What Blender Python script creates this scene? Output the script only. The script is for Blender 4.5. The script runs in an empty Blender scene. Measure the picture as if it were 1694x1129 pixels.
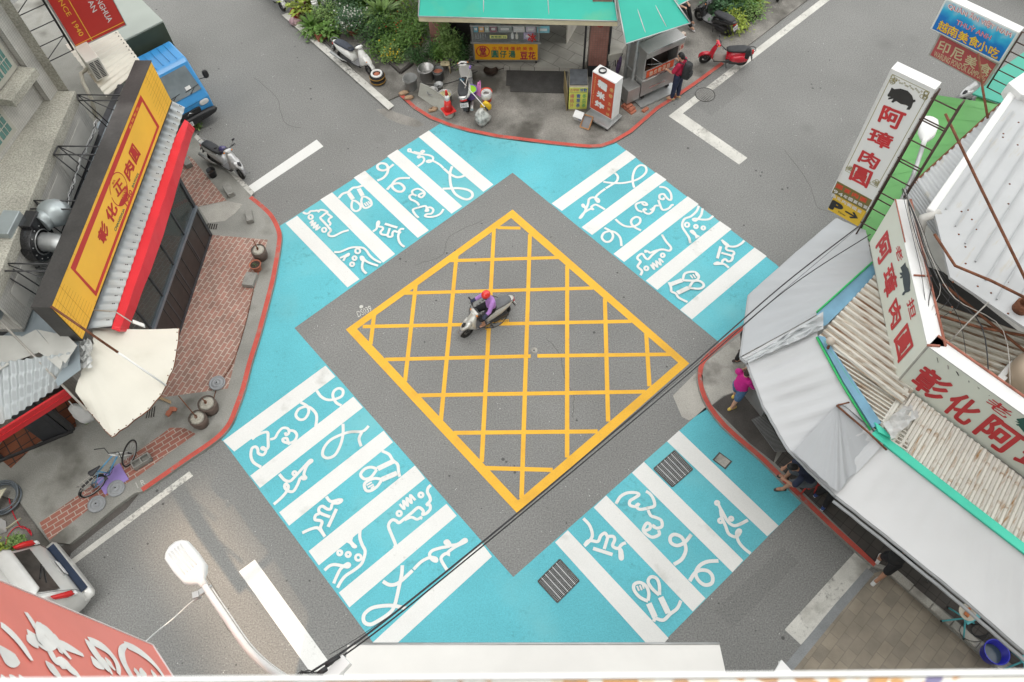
import bpy, bmesh, math, random
from mathutils import Vector, Matrix
from mathutils.geometry import tessellate_polygon
random.seed(11)
S = bpy.context.scene
COL = S.collection
R = math.radians
FPX, TILT, ROLL, CAMH = 1300.0, 0.53396, -0.046976, 17.2046
U_ = Vector((0, math.cos(TILT), math.sin(TILT)))
X_ = Vector((1, 0, 0))
FW = Vector((0, math.sin(TILT), -math.cos(TILT)))
RT = X_ * math.cos(ROLL) + U_ * math.sin(ROLL)
UP = -X_ * math.sin(ROLL) + U_ * math.cos(ROLL)
CAM = Vector((0, 0, CAMH))
cam = bpy.data.cameras.new('camera')
cam.sensor_width = 36.0
cam.lens = FPX / 1694 * 36
cam.clip_start = 0.05
cam.clip_end = 400
cam.dof.use_dof = True
cam.dof.focus_distance = 19.0
cam.dof.aperture_fstop = 3.2
co = bpy.data.objects.new('camera', cam)
COL.objects.link(co)
m_ = Matrix((RT, UP, -FW)).transposed().to_4x4()
m_.translation = CAM
co.matrix_world = m_
S.camera = co
SUN_EL = R(58.5)
world = bpy.data.worlds.new('World')
S.world = world
world.use_nodes = True
nt = world.node_tree
bg = nt.nodes['Background']
sky = nt.nodes.new('ShaderNodeTexSky')
sky.sky_type = 'NISHITA'
sky.sun_disc = False
sky.sun_elevation = SUN_EL
sky.air_density = 1.0
sky.dust_density = 4.0
sky.ozone_density = 1.0
hs = nt.nodes.new('ShaderNodeHueSaturation')
hs.inputs['Saturation'].default_value = 0.12
nt.links.new(sky.outputs[0], hs.inputs['Color'])
wm = nt.nodes.new('ShaderNodeMix')
wm.data_type = 'RGBA'
wm.blend_type = 'MULTIPLY'
wm.inputs[0].default_value = 1
wm.inputs[7].default_value = (1.01, 1.0, .955, 1)
nt.links.new(hs.outputs[0], wm.inputs[6])
nt.links.new(wm.outputs[2], bg.inputs[0])
bg.inputs[1].default_value = 0.15
SUN_DIR = Vector((0.595, -0.804, 0)).normalized() * math.cos(SUN_EL) + Vector((0, 0, math.sin(SUN_EL)))
sky.sun_rotation = math.atan2(SUN_DIR.x, SUN_DIR.y)
sl = bpy.data.lights.new('sun', 'SUN')
sl.energy = 0.9
sl.angle = R(0.6)
sl.color = (1.0, 0.70, 0.44)
so = bpy.data.objects.new('sun', sl)
so.rotation_euler = SUN_DIR.to_track_quat('Z', 'Y').to_euler()
so.location = (0, -20, 40)
COL.objects.link(so)
S.view_settings.view_transform = 'Standard'
S.view_settings.look = 'None'
S.view_settings.gamma = 1
S.view_settings.use_curve_mapping = False
S.view_settings.exposure = 1.9
S.cycles.max_bounces = 6
S.cycles.transparent_max_bounces = 8
def ray(px, py):
 x, y = (px - 847) / FPX, -(py - 564.5) / FPX
 return FW + RT * x + UP * y
def W(px, py, z=0.0):
 d = ray(px, py)
 return CAM + d * ((z - CAMH) / d.z)
def WP(px, py, p0, n):
 d = ray(px, py)
 return CAM + d * ((p0 - CAM).dot(n) / d.dot(n))
def L(a, b, t):
 return a + (b - a) * t
def smooth(pts, n=5, closed=False):
 out = []
 N = len(pts)
 def g(i):
  return pts[i % N] if closed else pts[max(0, min(N - 1, i))]
 for i in range(N if closed else N - 1):
  a, b, c, d = g(i - 1), g(i), g(i + 1), g(i + 2)
  for k in range(n):
   t = k / n
   out.append(tuple(0.5 * (2 * b[j] + (c[j] - a[j]) * t + (2 * a[j] - 5 * b[j] + 4 * c[j] - d[j]) * t * t + (3 * b[j] - a[j] - 3 * c[j] + d[j]) * t ** 3) for j in range(len(b))))
 if not closed:
  out.append(tuple(pts[-1]))
 return out
INV = {}
def thing(name, label, cat, loc=(0, 0, 0), rz=0.0, group=None, rot=None):
 o = bpy.data.objects.new(name, None)
 o.empty_display_size = 0.2
 COL.objects.link(o)
 M = Matrix.Translation(Vector(loc)) @ (rot.to_4x4() if rot else Matrix.Rotation(rz, 4, 'Z'))
 o.matrix_world = M
 INV[o.name] = M.inverted()
 o['label'] = label
 o['category'] = cat
 if group:
  o['group'] = group
 return o
def tag(o, label, cat, group=None):
 o['label'] = label
 o['category'] = cat
 if group:
  o['group'] = group
 return o
def dup(root, M, label, group=None):
 r = root.copy()
 COL.objects.link(r)
 r.matrix_world = M
 r['label'] = label
 if group:
  r['group'] = group
 for ch in root.children:
  c = ch.copy()
  COL.objects.link(c)
  c.parent = r
  for g in ch.children:
   d = g.copy()
   COL.objects.link(d)
   d.parent = c
 return r
class MB:
 def __init__(s):
  s.v, s.f, s.sm = [], [], []
 def add(s, vs, fs, smooth=False):
  n = len(s.v)
  s.v += [Vector(v) for v in vs]
  for f in fs:
   s.f.append([i + n for i in f])
   s.sm.append(smooth)
  return s
 def quad(s, a, b, c, d):
  return s.add([a, b, c, d], [(0, 1, 2, 3)])
 def obox(s, o, a, b, c):
  o, a, b, c = Vector(o), Vector(a), Vector(b), Vector(c)
  if a.cross(b).dot(c) < 0:
   a, b = b, a
  return s.add([o, o + a, o + a + b, o + b, o + c, o + a + c, o + a + b + c, o + b + c],
                     [(3, 2, 1, 0), (4, 5, 6, 7), (0, 1, 5, 4), (1, 2, 6, 5), (2, 3, 7, 6), (3, 0, 4, 7)])
 def box(s, c, d, rz=0.0, M=None):
  c = Vector(c)
  m = M if M is not None else Matrix.Rotation(rz, 3, 'Z')
  a, b, e = m @ Vector((d[0], 0, 0)), m @ Vector((0, d[1], 0)), m @ Vector((0, 0, d[2]))
  return s.obox(c - a / 2 - b / 2 - e / 2, a, b, e)
 def prism(s, poly, off):
  """flat polygon (3-D points) swept along off"""
  poly = [Vector(p) for p in poly]
  off = Vector(off)
  nrm = Vector((0, 0, 0))
  for i, p in enumerate(poly):
   q = poly[(i + 1) % len(poly)]
   nrm += (p - poly[0]).cross(q - poly[0])
  if nrm.dot(off) < 0:
   poly.reverse()
  n = len(poly)
  tri = tessellate_polygon([poly])
  nn = (poly[tri[0][1]] - poly[tri[0][0]]).cross(poly[tri[0][2]] - poly[tri[0][0]])
  fl = nn.dot(off) < 0
  fs = []
  for t in tri:
   t = tuple(reversed(t)) if fl else tuple(t)
   fs.append(tuple(i + n for i in t))
   fs.append(tuple(reversed(t)))
  for i in range(n):
   j = (i + 1) % n
   fs.append((i, j, j + n, i + n))
  return s.add(poly + [p + off for p in poly], fs)
 def sheet(s, poly):
  poly = [Vector(p) for p in poly]
  tri = tessellate_polygon([poly])
  nn = (poly[tri[0][1]] - poly[tri[0][0]]).cross(poly[tri[0][2]] - poly[tri[0][0]])
  return s.add(poly, [tuple(reversed(t)) if nn.z < 0 else tuple(t) for t in tri])
 def loft(s, rings, cap=True, smooth=True, closed=False):
  n = len(rings[0])
  base = len(s.v)
  for r in rings:
   s.v += [Vector(p) for p in r]
  m = len(rings)
  for i in range(m if closed else m - 1):
   k = (i + 1) % m
   for j in range(n):
    l = (j + 1) % n
    s.f.append([base + i * n + j, base + i * n + l, base + k * n + l, base + k * n + j])
    s.sm.append(smooth)
  if cap and not closed:
   s.f.append([base + j for j in reversed(range(n))])
   s.sm.append(False)
   s.f.append([base + (m - 1) * n + j for j in range(n)])
   s.sm.append(False)
  return s
 def tube(s, pts, r, n=8, cap=True, closed=False, flat=1.0, up=None):
  pts = [Vector(p) for p in pts]
  N = len(pts)
  rr = r if isinstance(r, (list, tuple)) else [r] * N
  rings = []
  prev = None
  for i, p in enumerate(pts):
   a = pts[(i - 1) % N] if closed else pts[max(0, i - 1)]
   b = pts[(i + 1) % N] if closed else pts[min(N - 1, i + 1)]
   t = (b - a)
   if t.length < 1e-9:
    t = Vector((0, 0, 1))
   t.normalize()
   ref = up if up is not None else (prev if prev is not None else (Vector((0, 0, 1)) if abs(t.z) < .9 else Vector((1, 0, 0))))
   e1 = ref - t * ref.dot(t)
   if e1.length < 1e-6:
    e1 = Vector((1, 0, 0)) - t * t.x
   e1.normalize()
   prev = e1
   e2 = t.cross(e1)
   rings.append([p + (e1 * math.cos(2 * math.pi * k / n) * flat + e2 * math.sin(2 * math.pi * k / n)) * rr[i] for k in range(n)])
  return s.loft(rings, cap, True, closed)
 def cyl(s, a, b, r0, r1=None, n=16, smooth=True):
  r1 = r0 if r1 is None else r1
  a, b = Vector(a), Vector(b)
  t = (b - a).normalized()
  e1 = t.orthogonal().normalized()
  e2 = t.cross(e1)
  rings = [[p + (e1 * math.cos(2 * math.pi * k / n) + e2 * math.sin(2 * math.pi * k / n)) * r for k in range(n)] for p, r in ((a, r0), (b, r1))]
  return s.loft(rings, True, smooth)
 def lathe(s, c, prof, n=20, axis=None, cap=True):
  c = Vector(c)
  t = Vector((0, 0, 1)) if axis is None else Vector(axis).normalized()
  e1 = t.orthogonal().normalized()
  e2 = t.cross(e1)
  return s.loft([[c + t * z + (e1 * math.cos(2 * math.pi * k / n) + e2 * math.sin(2 * math.pi * k / n)) * max(r, 1e-4) for k in range(n)] for r, z in prof], cap)
 def ball(s, c, r, n=12, m=8, M=None):
  c = Vector(c)
  r = r if isinstance(r, (tuple, list)) else (r, r, r)
  rings = []
  for i in range(m + 1):
   a = -math.pi / 2 + math.pi * i / m
   row = []
   for k in range(n):
    v = Vector((r[0] * max(math.cos(a), .01) * math.cos(2 * math.pi * k / n), r[1] * max(math.cos(a), .01) * math.sin(2 * math.pi * k / n), r[2] * math.sin(a)))
    row.append(c + (M @ v if M is not None else v))
   rings.append(row)
  return s.loft(rings)
 def ring(s, c, R_, r, axis, n=28, m=8):
  c = Vector(c)
  t = Vector(axis).normalized()
  e1 = t.orthogonal().normalized()
  e2 = t.cross(e1)
  return s.tube([c + (e1 * math.cos(2 * math.pi * k / n) + e2 * math.sin(2 * math.pi * k / n)) * R_ for k in range(n)], r, m, False, True)
 def ribbon(s, pts, w, up=Vector((0, 0, 1)), lift=0.0, closed=False):
  pts = [Vector(p) for p in pts]
  N = len(pts)
  vs = []
  for i, p in enumerate(pts):
   a = pts[(i - 1) % N] if closed else pts[max(0, i - 1)]
   b = pts[(i + 1) % N] if closed else pts[min(N - 1, i + 1)]
   t = (b - a).normalized()
   sd = up.cross(t).normalized() * w / 2
   q = p + up * (lift * i)
   vs += [q - sd, q + sd]
  fs = [(2 * i, 2 * i + 2, 2 * i + 3, 2 * i + 1) for i in range(N - 1)]
  if closed:
   fs.append((2 * N - 2, 0, 1, 2 * N - 1))
  fs = [tuple(reversed(f)) for f in fs]
  a, b, c = (vs[i] for i in fs[0][:3])
  if (b - a).cross(c - a).dot(up) < 0:
   fs = [tuple(reversed(f)) for f in fs]
  return s.add(vs, fs)
 def build(s, name, mat, parent=None, bevel=0.0, local=False, seg=2):
  me = bpy.data.meshes.new(name)
  vs = s.v
  root = parent
  if parent is not None and not local:
   while root.parent is not None:
    root = root.parent
   M = INV.get(root.name)
   if M is not None:
    vs = [M @ v for v in vs]
  me.from_pydata([tuple(v) for v in vs], [], s.f)
  me.polygons.foreach_set('use_smooth', s.sm)
  me.materials.append(mat)
  me.update()
  o = bpy.data.objects.new(name, me)
  COL.objects.link(o)
  if parent is not None:
   o.parent = parent
  if bevel:
   b = o.modifiers.new('b', 'BEVEL')
   b.width = bevel
   b.segments = seg
   b.limit_method = 'ANGLE'
  return o
def struct(o):
 o['kind'] = 'structure'
 return o
MATS = {}
def mat(name, col, rough=.6, metal=0.0, var=.12, scale=3.0, bump=0.0, bscale=60.0, fine=0.0, spec=.4, stain=None, coat=0.0):
 if name in MATS:
  return MATS[name]
 m = bpy.data.materials.new(name)
 m.use_nodes = True
 t = m.node_tree
 N, K = t.nodes, t.links
 b = N['Principled BSDF']
 b.inputs['Roughness'].default_value = rough
 b.inputs['Metallic'].default_value = metal
 b.inputs['Specular IOR Level'].default_value = spec
 b.inputs['Coat Weight'].default_value = coat
 g = N.new('ShaderNodeNewGeometry')
 def noise(sc, det=4):
  n = N.new('ShaderNodeTexNoise')
  n.inputs['Scale'].default_value = sc
  n.inputs['Detail'].default_value = det
  K.new(g.outputs['Position'], n.inputs['Vector'])
  return n
 def mix(fac, a, c, mode='MIX'):
  x = N.new('ShaderNodeMix')
  x.data_type = 'RGBA'
  x.blend_type = mode
  if isinstance(fac, float):
   x.inputs[0].default_value = fac
  else:
   K.new(fac, x.inputs[0])
  for i, v in ((6, a), (7, c)):
   if isinstance(v, tuple):
    x.inputs[i].default_value = (*v[:3], 1)
   else:
    K.new(v, x.inputs[i])
  return x.outputs[2]
 def ramp(src, lo, hi, c0=(0, 0, 0), c1=(1, 1, 1)):
  r = N.new('ShaderNodeValToRGB')
  r.color_ramp.elements[0].position = lo
  r.color_ramp.elements[1].position = hi
  r.color_ramp.elements[0].color = (*c0, 1)
  r.color_ramp.elements[1].color = (*c1, 1)
  K.new(src, r.inputs[0])
  return r.outputs[0]
 n1 = noise(scale, 5)
 k0 = tuple(max(0, c * (1 - var)) for c in col)
 k1 = tuple(min(1, c * (1 + var)) for c in col)
 out = ramp(n1.outputs['Fac'], .3, .7, k0, k1)
 if fine:
  n2 = noise(bscale, 2)
  f = ramp(n2.outputs['Fac'], .3, .7, (1 - fine,) * 3, (1 + fine,) * 3)
  out = mix(1.0, out, f, 'MULTIPLY')
 if stain:                                   # (colour, scale, low, high)
  n3 = noise(stain[1], 6)
  out = mix(ramp(n3.outputs['Fac'], stain[2], stain[3]), out, stain[0])
 K.new(out, b.inputs['Base Color'])
 if bump:
  n4 = noise(bscale, 3)
  bp = N.new('ShaderNodeBump')
  bp.inputs['Strength'].default_value = bump
  bp.inputs['Distance'].default_value = .02
  K.new(n4.outputs['Fac'], bp.inputs['Height'])
  K.new(bp.outputs[0], b.inputs['Normal'])
 m['api'] = 0
 MATS[name] = m
 return m
def nodes_of(m):
 return m.node_tree.nodes, m.node_tree.links, m.node_tree.nodes['Principled BSDF']
def asphalt(name, col, big=.10, patch=None):
 m = mat(name, col, .92, 0, big, .35, .35, 32, .27, .25)
 N, K, b = nodes_of(m)
 g = next(n for n in N if n.type == 'NEW_GEOMETRY')
 src = b.inputs['Base Color'].links[0].from_socket
 def vor(sc, lo, hi):
  v = N.new('ShaderNodeTexVoronoi')
  v.inputs['Scale'].default_value = sc
  K.new(g.outputs['Position'], v.inputs['Vector'])
  nz = N.new('ShaderNodeTexNoise')
  nz.inputs['Scale'].default_value = sc * .37
  K.new(g.outputs['Position'], nz.inputs['Vector'])
  ad = N.new('ShaderNodeMath')
  ad.operation = 'MULTIPLY_ADD'
  ad.inputs[1].default_value = .6
  K.new(nz.outputs['Fac'], ad.inputs[0])
  K.new(v.outputs['Distance'], ad.inputs[2])
  r = N.new('ShaderNodeValToRGB')
  r.color_ramp.elements[0].position = lo
  r.color_ramp.elements[1].position = hi
  r.color_ramp.elements[0].color = (1, 1, 1, 1)
  r.color_ramp.elements[1].color = (0, 0, 0, 1)
  K.new(ad.outputs[0], r.inputs[0])
  return r.outputs[0]
 def over(fac, c):
  nonlocal src
  x = N.new('ShaderNodeMix')
  x.data_type = 'RGBA'
  K.new(fac, x.inputs[0])
  K.new(src, x.inputs[6])
  x.inputs[7].default_value = (*c, 1)
  src = x.outputs[2]
 over(vor(3.4, .315, .345), tuple(c * .45 for c in col))     # gum and oil spots
 over(vor(11, .30, .33), tuple(min(.6, c * 2.4) for c in col))   # pale stone chips
 over(vor(.55, .30, .46), tuple(c * .80 for c in col))
 over(vor(.21, .36, .40), tuple(c * .91 for c in col))
 K.new(src, b.inputs['Base Color'])
 return m
def brick(name, c1, c2, mortar, ang, scale, bw=.5, rh=.25, ms=.02, off=.5, rough=.85, uvw=None):
 m = mat(name, c1, rough, 0, .1, 2.0, .25, 45, .12)
 N, K, b = nodes_of(m)
 g = next(n for n in N if n.type == 'NEW_GEOMETRY')
 mp = N.new('ShaderNodeMapping')
 mp.inputs['Rotation'].default_value = ang if isinstance(ang, tuple) else (0, 0, ang)
 mp.inputs['Scale'].default_value = (scale,) * 3
 K.new(g.outputs['Position'], mp.inputs['Vector'])
 t = N.new('ShaderNodeTexBrick')
 t.offset = off
 t.inputs['Color1'].default_value = (*c1, 1)
 t.inputs['Color2'].default_value = (*c2, 1)
 t.inputs['Mortar'].default_value = (*mortar, 1)
 t.inputs['Scale'].default_value = 1
 t.inputs['Mortar Size'].default_value = ms
 t.inputs['Mortar Smooth'].default_value = .2
 t.inputs['Brick Width'].default_value = bw
 t.inputs['Row Height'].default_value = rh
 if uvw:
  sc_ = []
  for d in uvw:
   dt = N.new('ShaderNodeVectorMath')
   dt.operation = 'DOT_PRODUCT'
   dt.inputs[1].default_value = tuple(Vector(d) * scale)
   K.new(g.outputs['Position'], dt.inputs[0])
   sc_.append(dt.outputs['Value'])
  cb = N.new('ShaderNodeCombineXYZ')
  K.new(sc_[0], cb.inputs[0])
  K.new(sc_[1], cb.inputs[1])
  K.new(cb.outputs[0], t.inputs['Vector'])
 else:
  K.new(mp.outputs[0], t.inputs['Vector'])
 nz = N.new('ShaderNodeTexNoise')
 nz.inputs['Scale'].default_value = 2.2
 nz.inputs['Detail'].default_value = 6
 K.new(g.outputs['Position'], nz.inputs['Vector'])
 r = N.new('ShaderNodeValToRGB')
 r.color_ramp.elements[0].position = .3
 r.color_ramp.elements[0].color = (.80, .80, .80, 1)
 r.color_ramp.elements[1].position = .7
 r.color_ramp.elements[1].color = (1.12, 1.12, 1.12, 1)
 K.new(nz.outputs['Fac'], r.inputs[0])
 x = N.new('ShaderNodeMix')
 x.data_type = 'RGBA'
 x.blend_type = 'MULTIPLY'
 x.inputs[0].default_value = 1
 K.new(t.outputs['Color'], x.inputs[6])
 K.new(r.outputs[0], x.inputs[7])
 K.new(x.outputs[2], b.inputs['Base Color'])
 return m
def streaky(name, col, stain, vec, rough=.5, metal=0.0, lo=.5, hi=.62, sc=2.5):
 """sheet metal with stains drawn out along vec"""
 m = mat(name, col, rough, metal, .06, 1.2)
 N, K, b = nodes_of(m)
 g = next(n for n in N if n.type == 'NEW_GEOMETRY')
 mp = N.new('ShaderNodeMapping')
 mp.inputs['Rotation'].default_value = (0, 0, -math.atan2(vec.y, vec.x))
 mp.vector_type = 'POINT'
 mp.inputs['Scale'].default_value = (.16, 1, .16)
 mp2 = N.new('ShaderNodeMapping')
 mp2.inputs['Scale'].default_value = (.16 * sc, sc, .3 * sc)
 mp.inputs['Scale'].default_value = (1, 1, 1)
 K.new(g.outputs['Position'], mp.inputs['Vector'])
 K.new(mp.outputs[0], mp2.inputs['Vector'])
 nz = N.new('ShaderNodeTexNoise')
 nz.inputs['Scale'].default_value = 1.6
 nz.inputs['Detail'].default_value = 7
 nz.inputs['Roughness'].default_value = .65
 K.new(mp2.outputs[0], nz.inputs['Vector'])
 r = N.new('ShaderNodeValToRGB')
 r.color_ramp.elements[0].position = lo
 r.color_ramp.elements[1].position = hi
 K.new(nz.outputs['Fac'], r.inputs[0])
 src = b.inputs['Base Color'].links[0].from_socket
 x = N.new('ShaderNodeMix')
 x.data_type = 'RGBA'
 K.new(r.outputs[0], x.inputs[0])
 K.new(src, x.inputs[6])
 x.inputs[7].default_value = (*stain, 1)
 K.new(x.outputs[2], b.inputs['Base Color'])
 return m
def wear(m, col, lo, hi, sc=11):
 """chips and scuffs that let the ground show through a painted marking"""
 N, K, b = nodes_of(m)
 g = next(n for n in N if n.type == 'NEW_GEOMETRY')
 ns = []
 for q in (sc, .55):
  n = N.new('ShaderNodeTexNoise')
  n.inputs['Scale'].default_value = q
  n.inputs['Detail'].default_value = 9
  n.inputs['Roughness'].default_value = .68
  K.new(g.outputs['Position'], n.inputs['Vector'])
  ns.append(n)
 a = N.new('ShaderNodeMath')
 a.operation = 'ADD'
 K.new(ns[0].outputs['Fac'], a.inputs[0])
 K.new(ns[1].outputs['Fac'], a.inputs[1])
 r = N.new('ShaderNodeMapRange')
 r.inputs['From Min'].default_value = lo
 r.inputs['From Max'].default_value = hi
 K.new(a.outputs[0], r.inputs['Value'])
 x = N.new('ShaderNodeMix')
 x.data_type = 'RGBA'
 K.new(r.outputs[0], x.inputs[0])
 K.new(b.inputs['Base Color'].links[0].from_socket, x.inputs[6])
 x.inputs[7].default_value = (*col, 1)
 K.new(x.outputs[2], b.inputs['Base Color'])
def glassy(name, col, alpha, rough=.05):
 m = mat(name, col, rough, 0, .02)
 N, K, b = nodes_of(m)
 b.inputs['Alpha'].default_value = alpha
 return m
def glyph(body):
 c = bpy.data.curves.new('lettering', 'FONT')
 c.body = body
 c.fill_mode = 'FRONT'
 c.resolution_u = 3
 o = bpy.data.objects.new('lettering', c)
 COL.objects.link(o)
 dg = bpy.context.evaluated_depsgraph_get()
 me = bpy.data.meshes.new_from_object(o.evaluated_get(dg))
 vs = [v.co.copy() for v in me.vertices]
 fs = [list(p.vertices) for p in me.polygons]
 bpy.data.objects.remove(o)
 bpy.data.curves.remove(c)
 bpy.data.meshes.remove(me)
 return vs, fs
def put_text(mb, body, q, n, bold=.02, eps=.004, full=True):
 """body stretched over the quad q = TL, TR, BR, BL (3-D), lifted along n; bold letters are several close strokes"""
 vs, fs = glyph(body)
 if not vs:
  return
 x0, x1 = min(v.x for v in vs), max(v.x for v in vs)
 y0, y1 = min(v.y for v in vs), max(v.y for v in vs)
 tl, tr, br, bl = q
 bold *= .55
 bw = bold / max(.4, x1 - x0), bold / max(.4, y1 - y0)
 k = 8 if bold > .016 else (4 if bold > .004 else 0)
 for i in range(k + 1):
  a = 2 * math.pi * i / max(1, k)
  dx, dy = (0, 0) if i == k else (math.cos(a) * bw[0], math.sin(a) * bw[1])
  out = []
  for v in vs:
   s, t = (v.x - x0) / max(1e-6, x1 - x0), (v.y - y0) / max(1e-6, y1 - y0)
   s, t = s * (1 - 2 * bw[0]) + bw[0] + dx, t * (1 - 2 * bw[1]) + bw[1] + dy
   out.append(L(L(bl, br, s), L(tl, tr, s), t) + n * (eps + .0002 * i))
  f2 = fs
  nn = Vector((0, 0, 0))
  for f in f2:
   nn += (out[f[1]] - out[f[0]]).cross(out[f[2]] - out[f[0]])
  if nn.dot(n) < 0:
   f2 = [list(reversed(f)) for f in f2]
  mb.add(out, f2)
class Board:
 """an upright sign face: bottom-left and bottom-right pixel at height zb, rising h"""
 def __init__(s, bl, br, zb, h, lean=0.0):
  s.bl, s.br = W(*bl, zb), W(*br, zb)
  s.x = (s.br - s.bl)
  s.y = Vector((0, 0, h))
  s.n = s.x.cross(s.y).normalized()
  if lean:
   s.y = s.y + s.n * lean
   s.n = s.x.cross(s.y).normalized()
 def p(s, u, v, d=0.0):
  return s.bl + s.x * u + s.y * v + s.n * d
 def px(s, x, y):
  return WP(x, y, s.bl, s.n)
 def quadpx(s, pts):
  return [s.px(*p) for p in pts]
 def panel(s, mb, u0, v0, u1, v1, d0, d1):
  mb.obox(s.p(u0, v0, d0), s.x * (u1 - u0), s.y * (v1 - v0), s.n * (d1 - d0))
  return mb
 def text(s, mb, body, u0, v0, u1, v1, bold=.02, d=.004):
  put_text(mb, body, [s.p(u0, v1), s.p(u1, v1), s.p(u1, v0), s.p(u0, v0)], s.n, bold, d)
 def textpx(s, mb, body, pts, bold=.02, d=.004):
  put_text(mb, body, s.quadpx(pts), s.n, bold, d)
# ================================================================ ground, roads, paint
A_ROAD = asphalt('asphalt', (.198, .198, .191))
A_APRON = mat('apron_concrete', (.215, .205, .187), .9, 0, .38, 1.1, .3, 34, .2, .3, ((.085, .08, .07), .8, .5, .64))
A_CONC = mat('pavement_concrete', (.265, .262, .24), .9, 0, .2, .8, .3, 40, .14, .3, ((.13, .125, .11), .8, .55, .7))
A_LIGHT = mat('pale_concrete', (.38, .365, .33), .9, 0, .16, 1.5, .3, 45, .14, .3, ((.2, .19, .17), 1.4, .56, .7))
A_TEAL = mat('teal_paint', (.108, .42, .485), .8, 0, .10, .5, .3, 36, .12, .3, ((.165, .45, .485), .45, .5, .75))
A_WHITE = mat('road_white', (.66, .66, .64), .8, 0, .04, .8, .25, 60, .05, .3, ((.48, .48, .45), 1.1, .62, .74))
A_OLDW = mat('worn_road_white', (.56, .55, .51), .85, 0, .1, 2.0, .3, 50, .10, .3, ((.33, .32, .29), 1.6, .55, .7))
A_YEL = mat('road_yellow', (.72, .40, .045), .8, 0, .06, 1.2, .3, 60, .07, .3, ((.60, .33, .05), 1.3, .55, .75))
A_RED = mat('kerb_red', (.46, .085, .065), .8, 0, .14, 2.5, .3, 50, .10, .3, ((.36, .16, .13), 1.7, .56, .72))
A_DARK = mat('dark_wet_asphalt', (.075, .068, .062), .7, 0, .3, 2, .3, 40, .15, .3)
A_BRK = brick('red_brick_paving', (.36, .185, .145), (.27, .16, .13), (.46, .40, .34), R(-66), 2.05, .5, .25, .022)
A_BRK2 = brick('red_brick_paving_strip', (.33, .125, .092), (.25, .11, .085), (.40, .35, .30), R(-35), 2.05, .5, .25, .022)
A_SETT = brick('lane_stone_paving', (.29, .25, .195), (.235, .205, .165), (.20, .175, .14), R(-43), 1.9, .62, .42, .014, .37)
A_TILE = brick('dark_arcade_tile', (.075, .066, .060), (.06, .055, .05), (.04, .036, .033), R(-43), 2.2, .5, .5, .02, 0)
A_TERR = brick('terracotta_floor', (.22, .075, .036), (.17, .06, .032), (.05, .035, .03), R(-38), 1.9, .5, .5, .03, 0)
wear(A_WHITE, (.36, .36, .34), 1.17, 1.36)
wear(A_OLDW, (.24, .235, .22), 1.06, 1.22)
wear(A_YEL, (.40, .28, .12), 1.16, 1.36)
wear(A_TEAL, (.075, .27, .30), 1.10, 1.34, 7)
wear(A_RED, (.25, .2, .18), 1.10, 1.24)
road = MB()
road.sheet([(-90, -60, 0), (90, -60, 0), (90, 140, 0), (-90, 140, 0)])
struct(road.build('road', A_ROAD))
def PX(l, z):
 return [W(x, y, z) for x, y in l]
W_EDGE = smooth([(417, 324), (431, 335), (449.6, 352), (460.5, 370), (466, 387), (465, 406), (459, 442), (454, 467), (442, 514), (431, 555), (417, 600), (406, 643), (395, 674), (385, 699), (371, 718), (350, 736), (310, 763), (279, 785)], 3)
W_ALL = W_EDGE + [(239, 812), (223, 816), (192, 838), (155, 869), (115, 900), (81.5, 897), (32, 830), (-60, 800), (-260, 600), (-200, 200), (100, -60), (250, 120), (327, 225), (387, 290)]
N_EDGE = [(660, 158), (683, 179), (710, 196), (742, 208.5), (776, 218), (823, 227.5), (874, 234), (916, 239), (955, 243), (975, 244.5), (995, 243.5), (1017, 236), (1046, 219), (1090, 180.5), (1124, 159), (1160, 134), (1198, 106)]
N_ALL = [(430, -40), (638, 168)] + N_EDGE + [(1400, -50), (900, -120)]
E_EDGE = smooth([(1229, 537.5), (1211.6, 549), (1190, 567), (1174.6, 580), (1161, 594), (1155, 608), (1154, 625), (1157, 645), (1168.7, 672), (1196, 707), (1233, 740), (1260, 763), (1296, 799), (1329, 831), (1372, 872), (1416, 912), (1445, 938)], 2)
E_ALL = E_EDGE + [(1465, 944), (1560, 1027), (1655, 1112), (1740, 1190), (2000, 900), (2000, 0), (1694, 200)]
def slab(name, pts, z, m):
 b = MB()
 b.prism([Vector((p.x, p.y, -.05)) for p in PX(pts, z)], (0, 0, z + .05))
 return struct(b.build(name, m))
slab('pavement', W_ALL, .10, A_CONC)
slab('pavement', N_ALL, .05, A_APRON)
slab('pavement', E_ALL, .10, A_CONC)
red = MB()
def inset(pts, d, z, close=None):
 P = PX(pts, z)
 out = []
 for i, p in enumerate(P):
  a, b = P[max(0, i - 1)], P[min(len(P) - 1, i + 1)]
  t = (b - a).normalized()
  out.append(p + Vector((-t.y, t.x, 0)) * d)
 return out
red.ribbon(inset(W_EDGE + [(258, 799.5), (237, 814)], -.066, .104), .12)
red.ribbon(inset(N_EDGE, .064, .054), .115)
red.ribbon(inset(E_EDGE, .064, .104), .115)
struct(red.build('red_kerb_line', A_RED))
def flat(name, polys, z, m, dz=0.0):
 b = MB()
 for i, p in enumerate(polys):
  b.sheet(PX(p, z + dz * i))
 return struct(b.build(name, m))
flat('teal_road_paint', [
 [(460, 376), (727, 205.5), (848, 286), (487, 543)],
 [(727, 205.5), (740, 188), (1010, 220), (1020.3, 237.5), (848, 286)],
 [(1020.3, 237.5), (1285, 438.5), (1300, 455), (1230, 545), (1190, 567), (848, 286)],
 [(1168.7, 673), (1200, 700), (1329, 829), (1098, 1062), (849, 955)],
 [(849, 955), (1098, 1062), (1090, 1180), (620, 1180), (617, 1063)],
 [(369, 730), (617, 1063), (849, 955), (487, 543)],
 [(460, 376), (487, 543), (369, 730), (345, 715), (380, 600), (430, 400)]], .004, A_TEAL)
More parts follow.
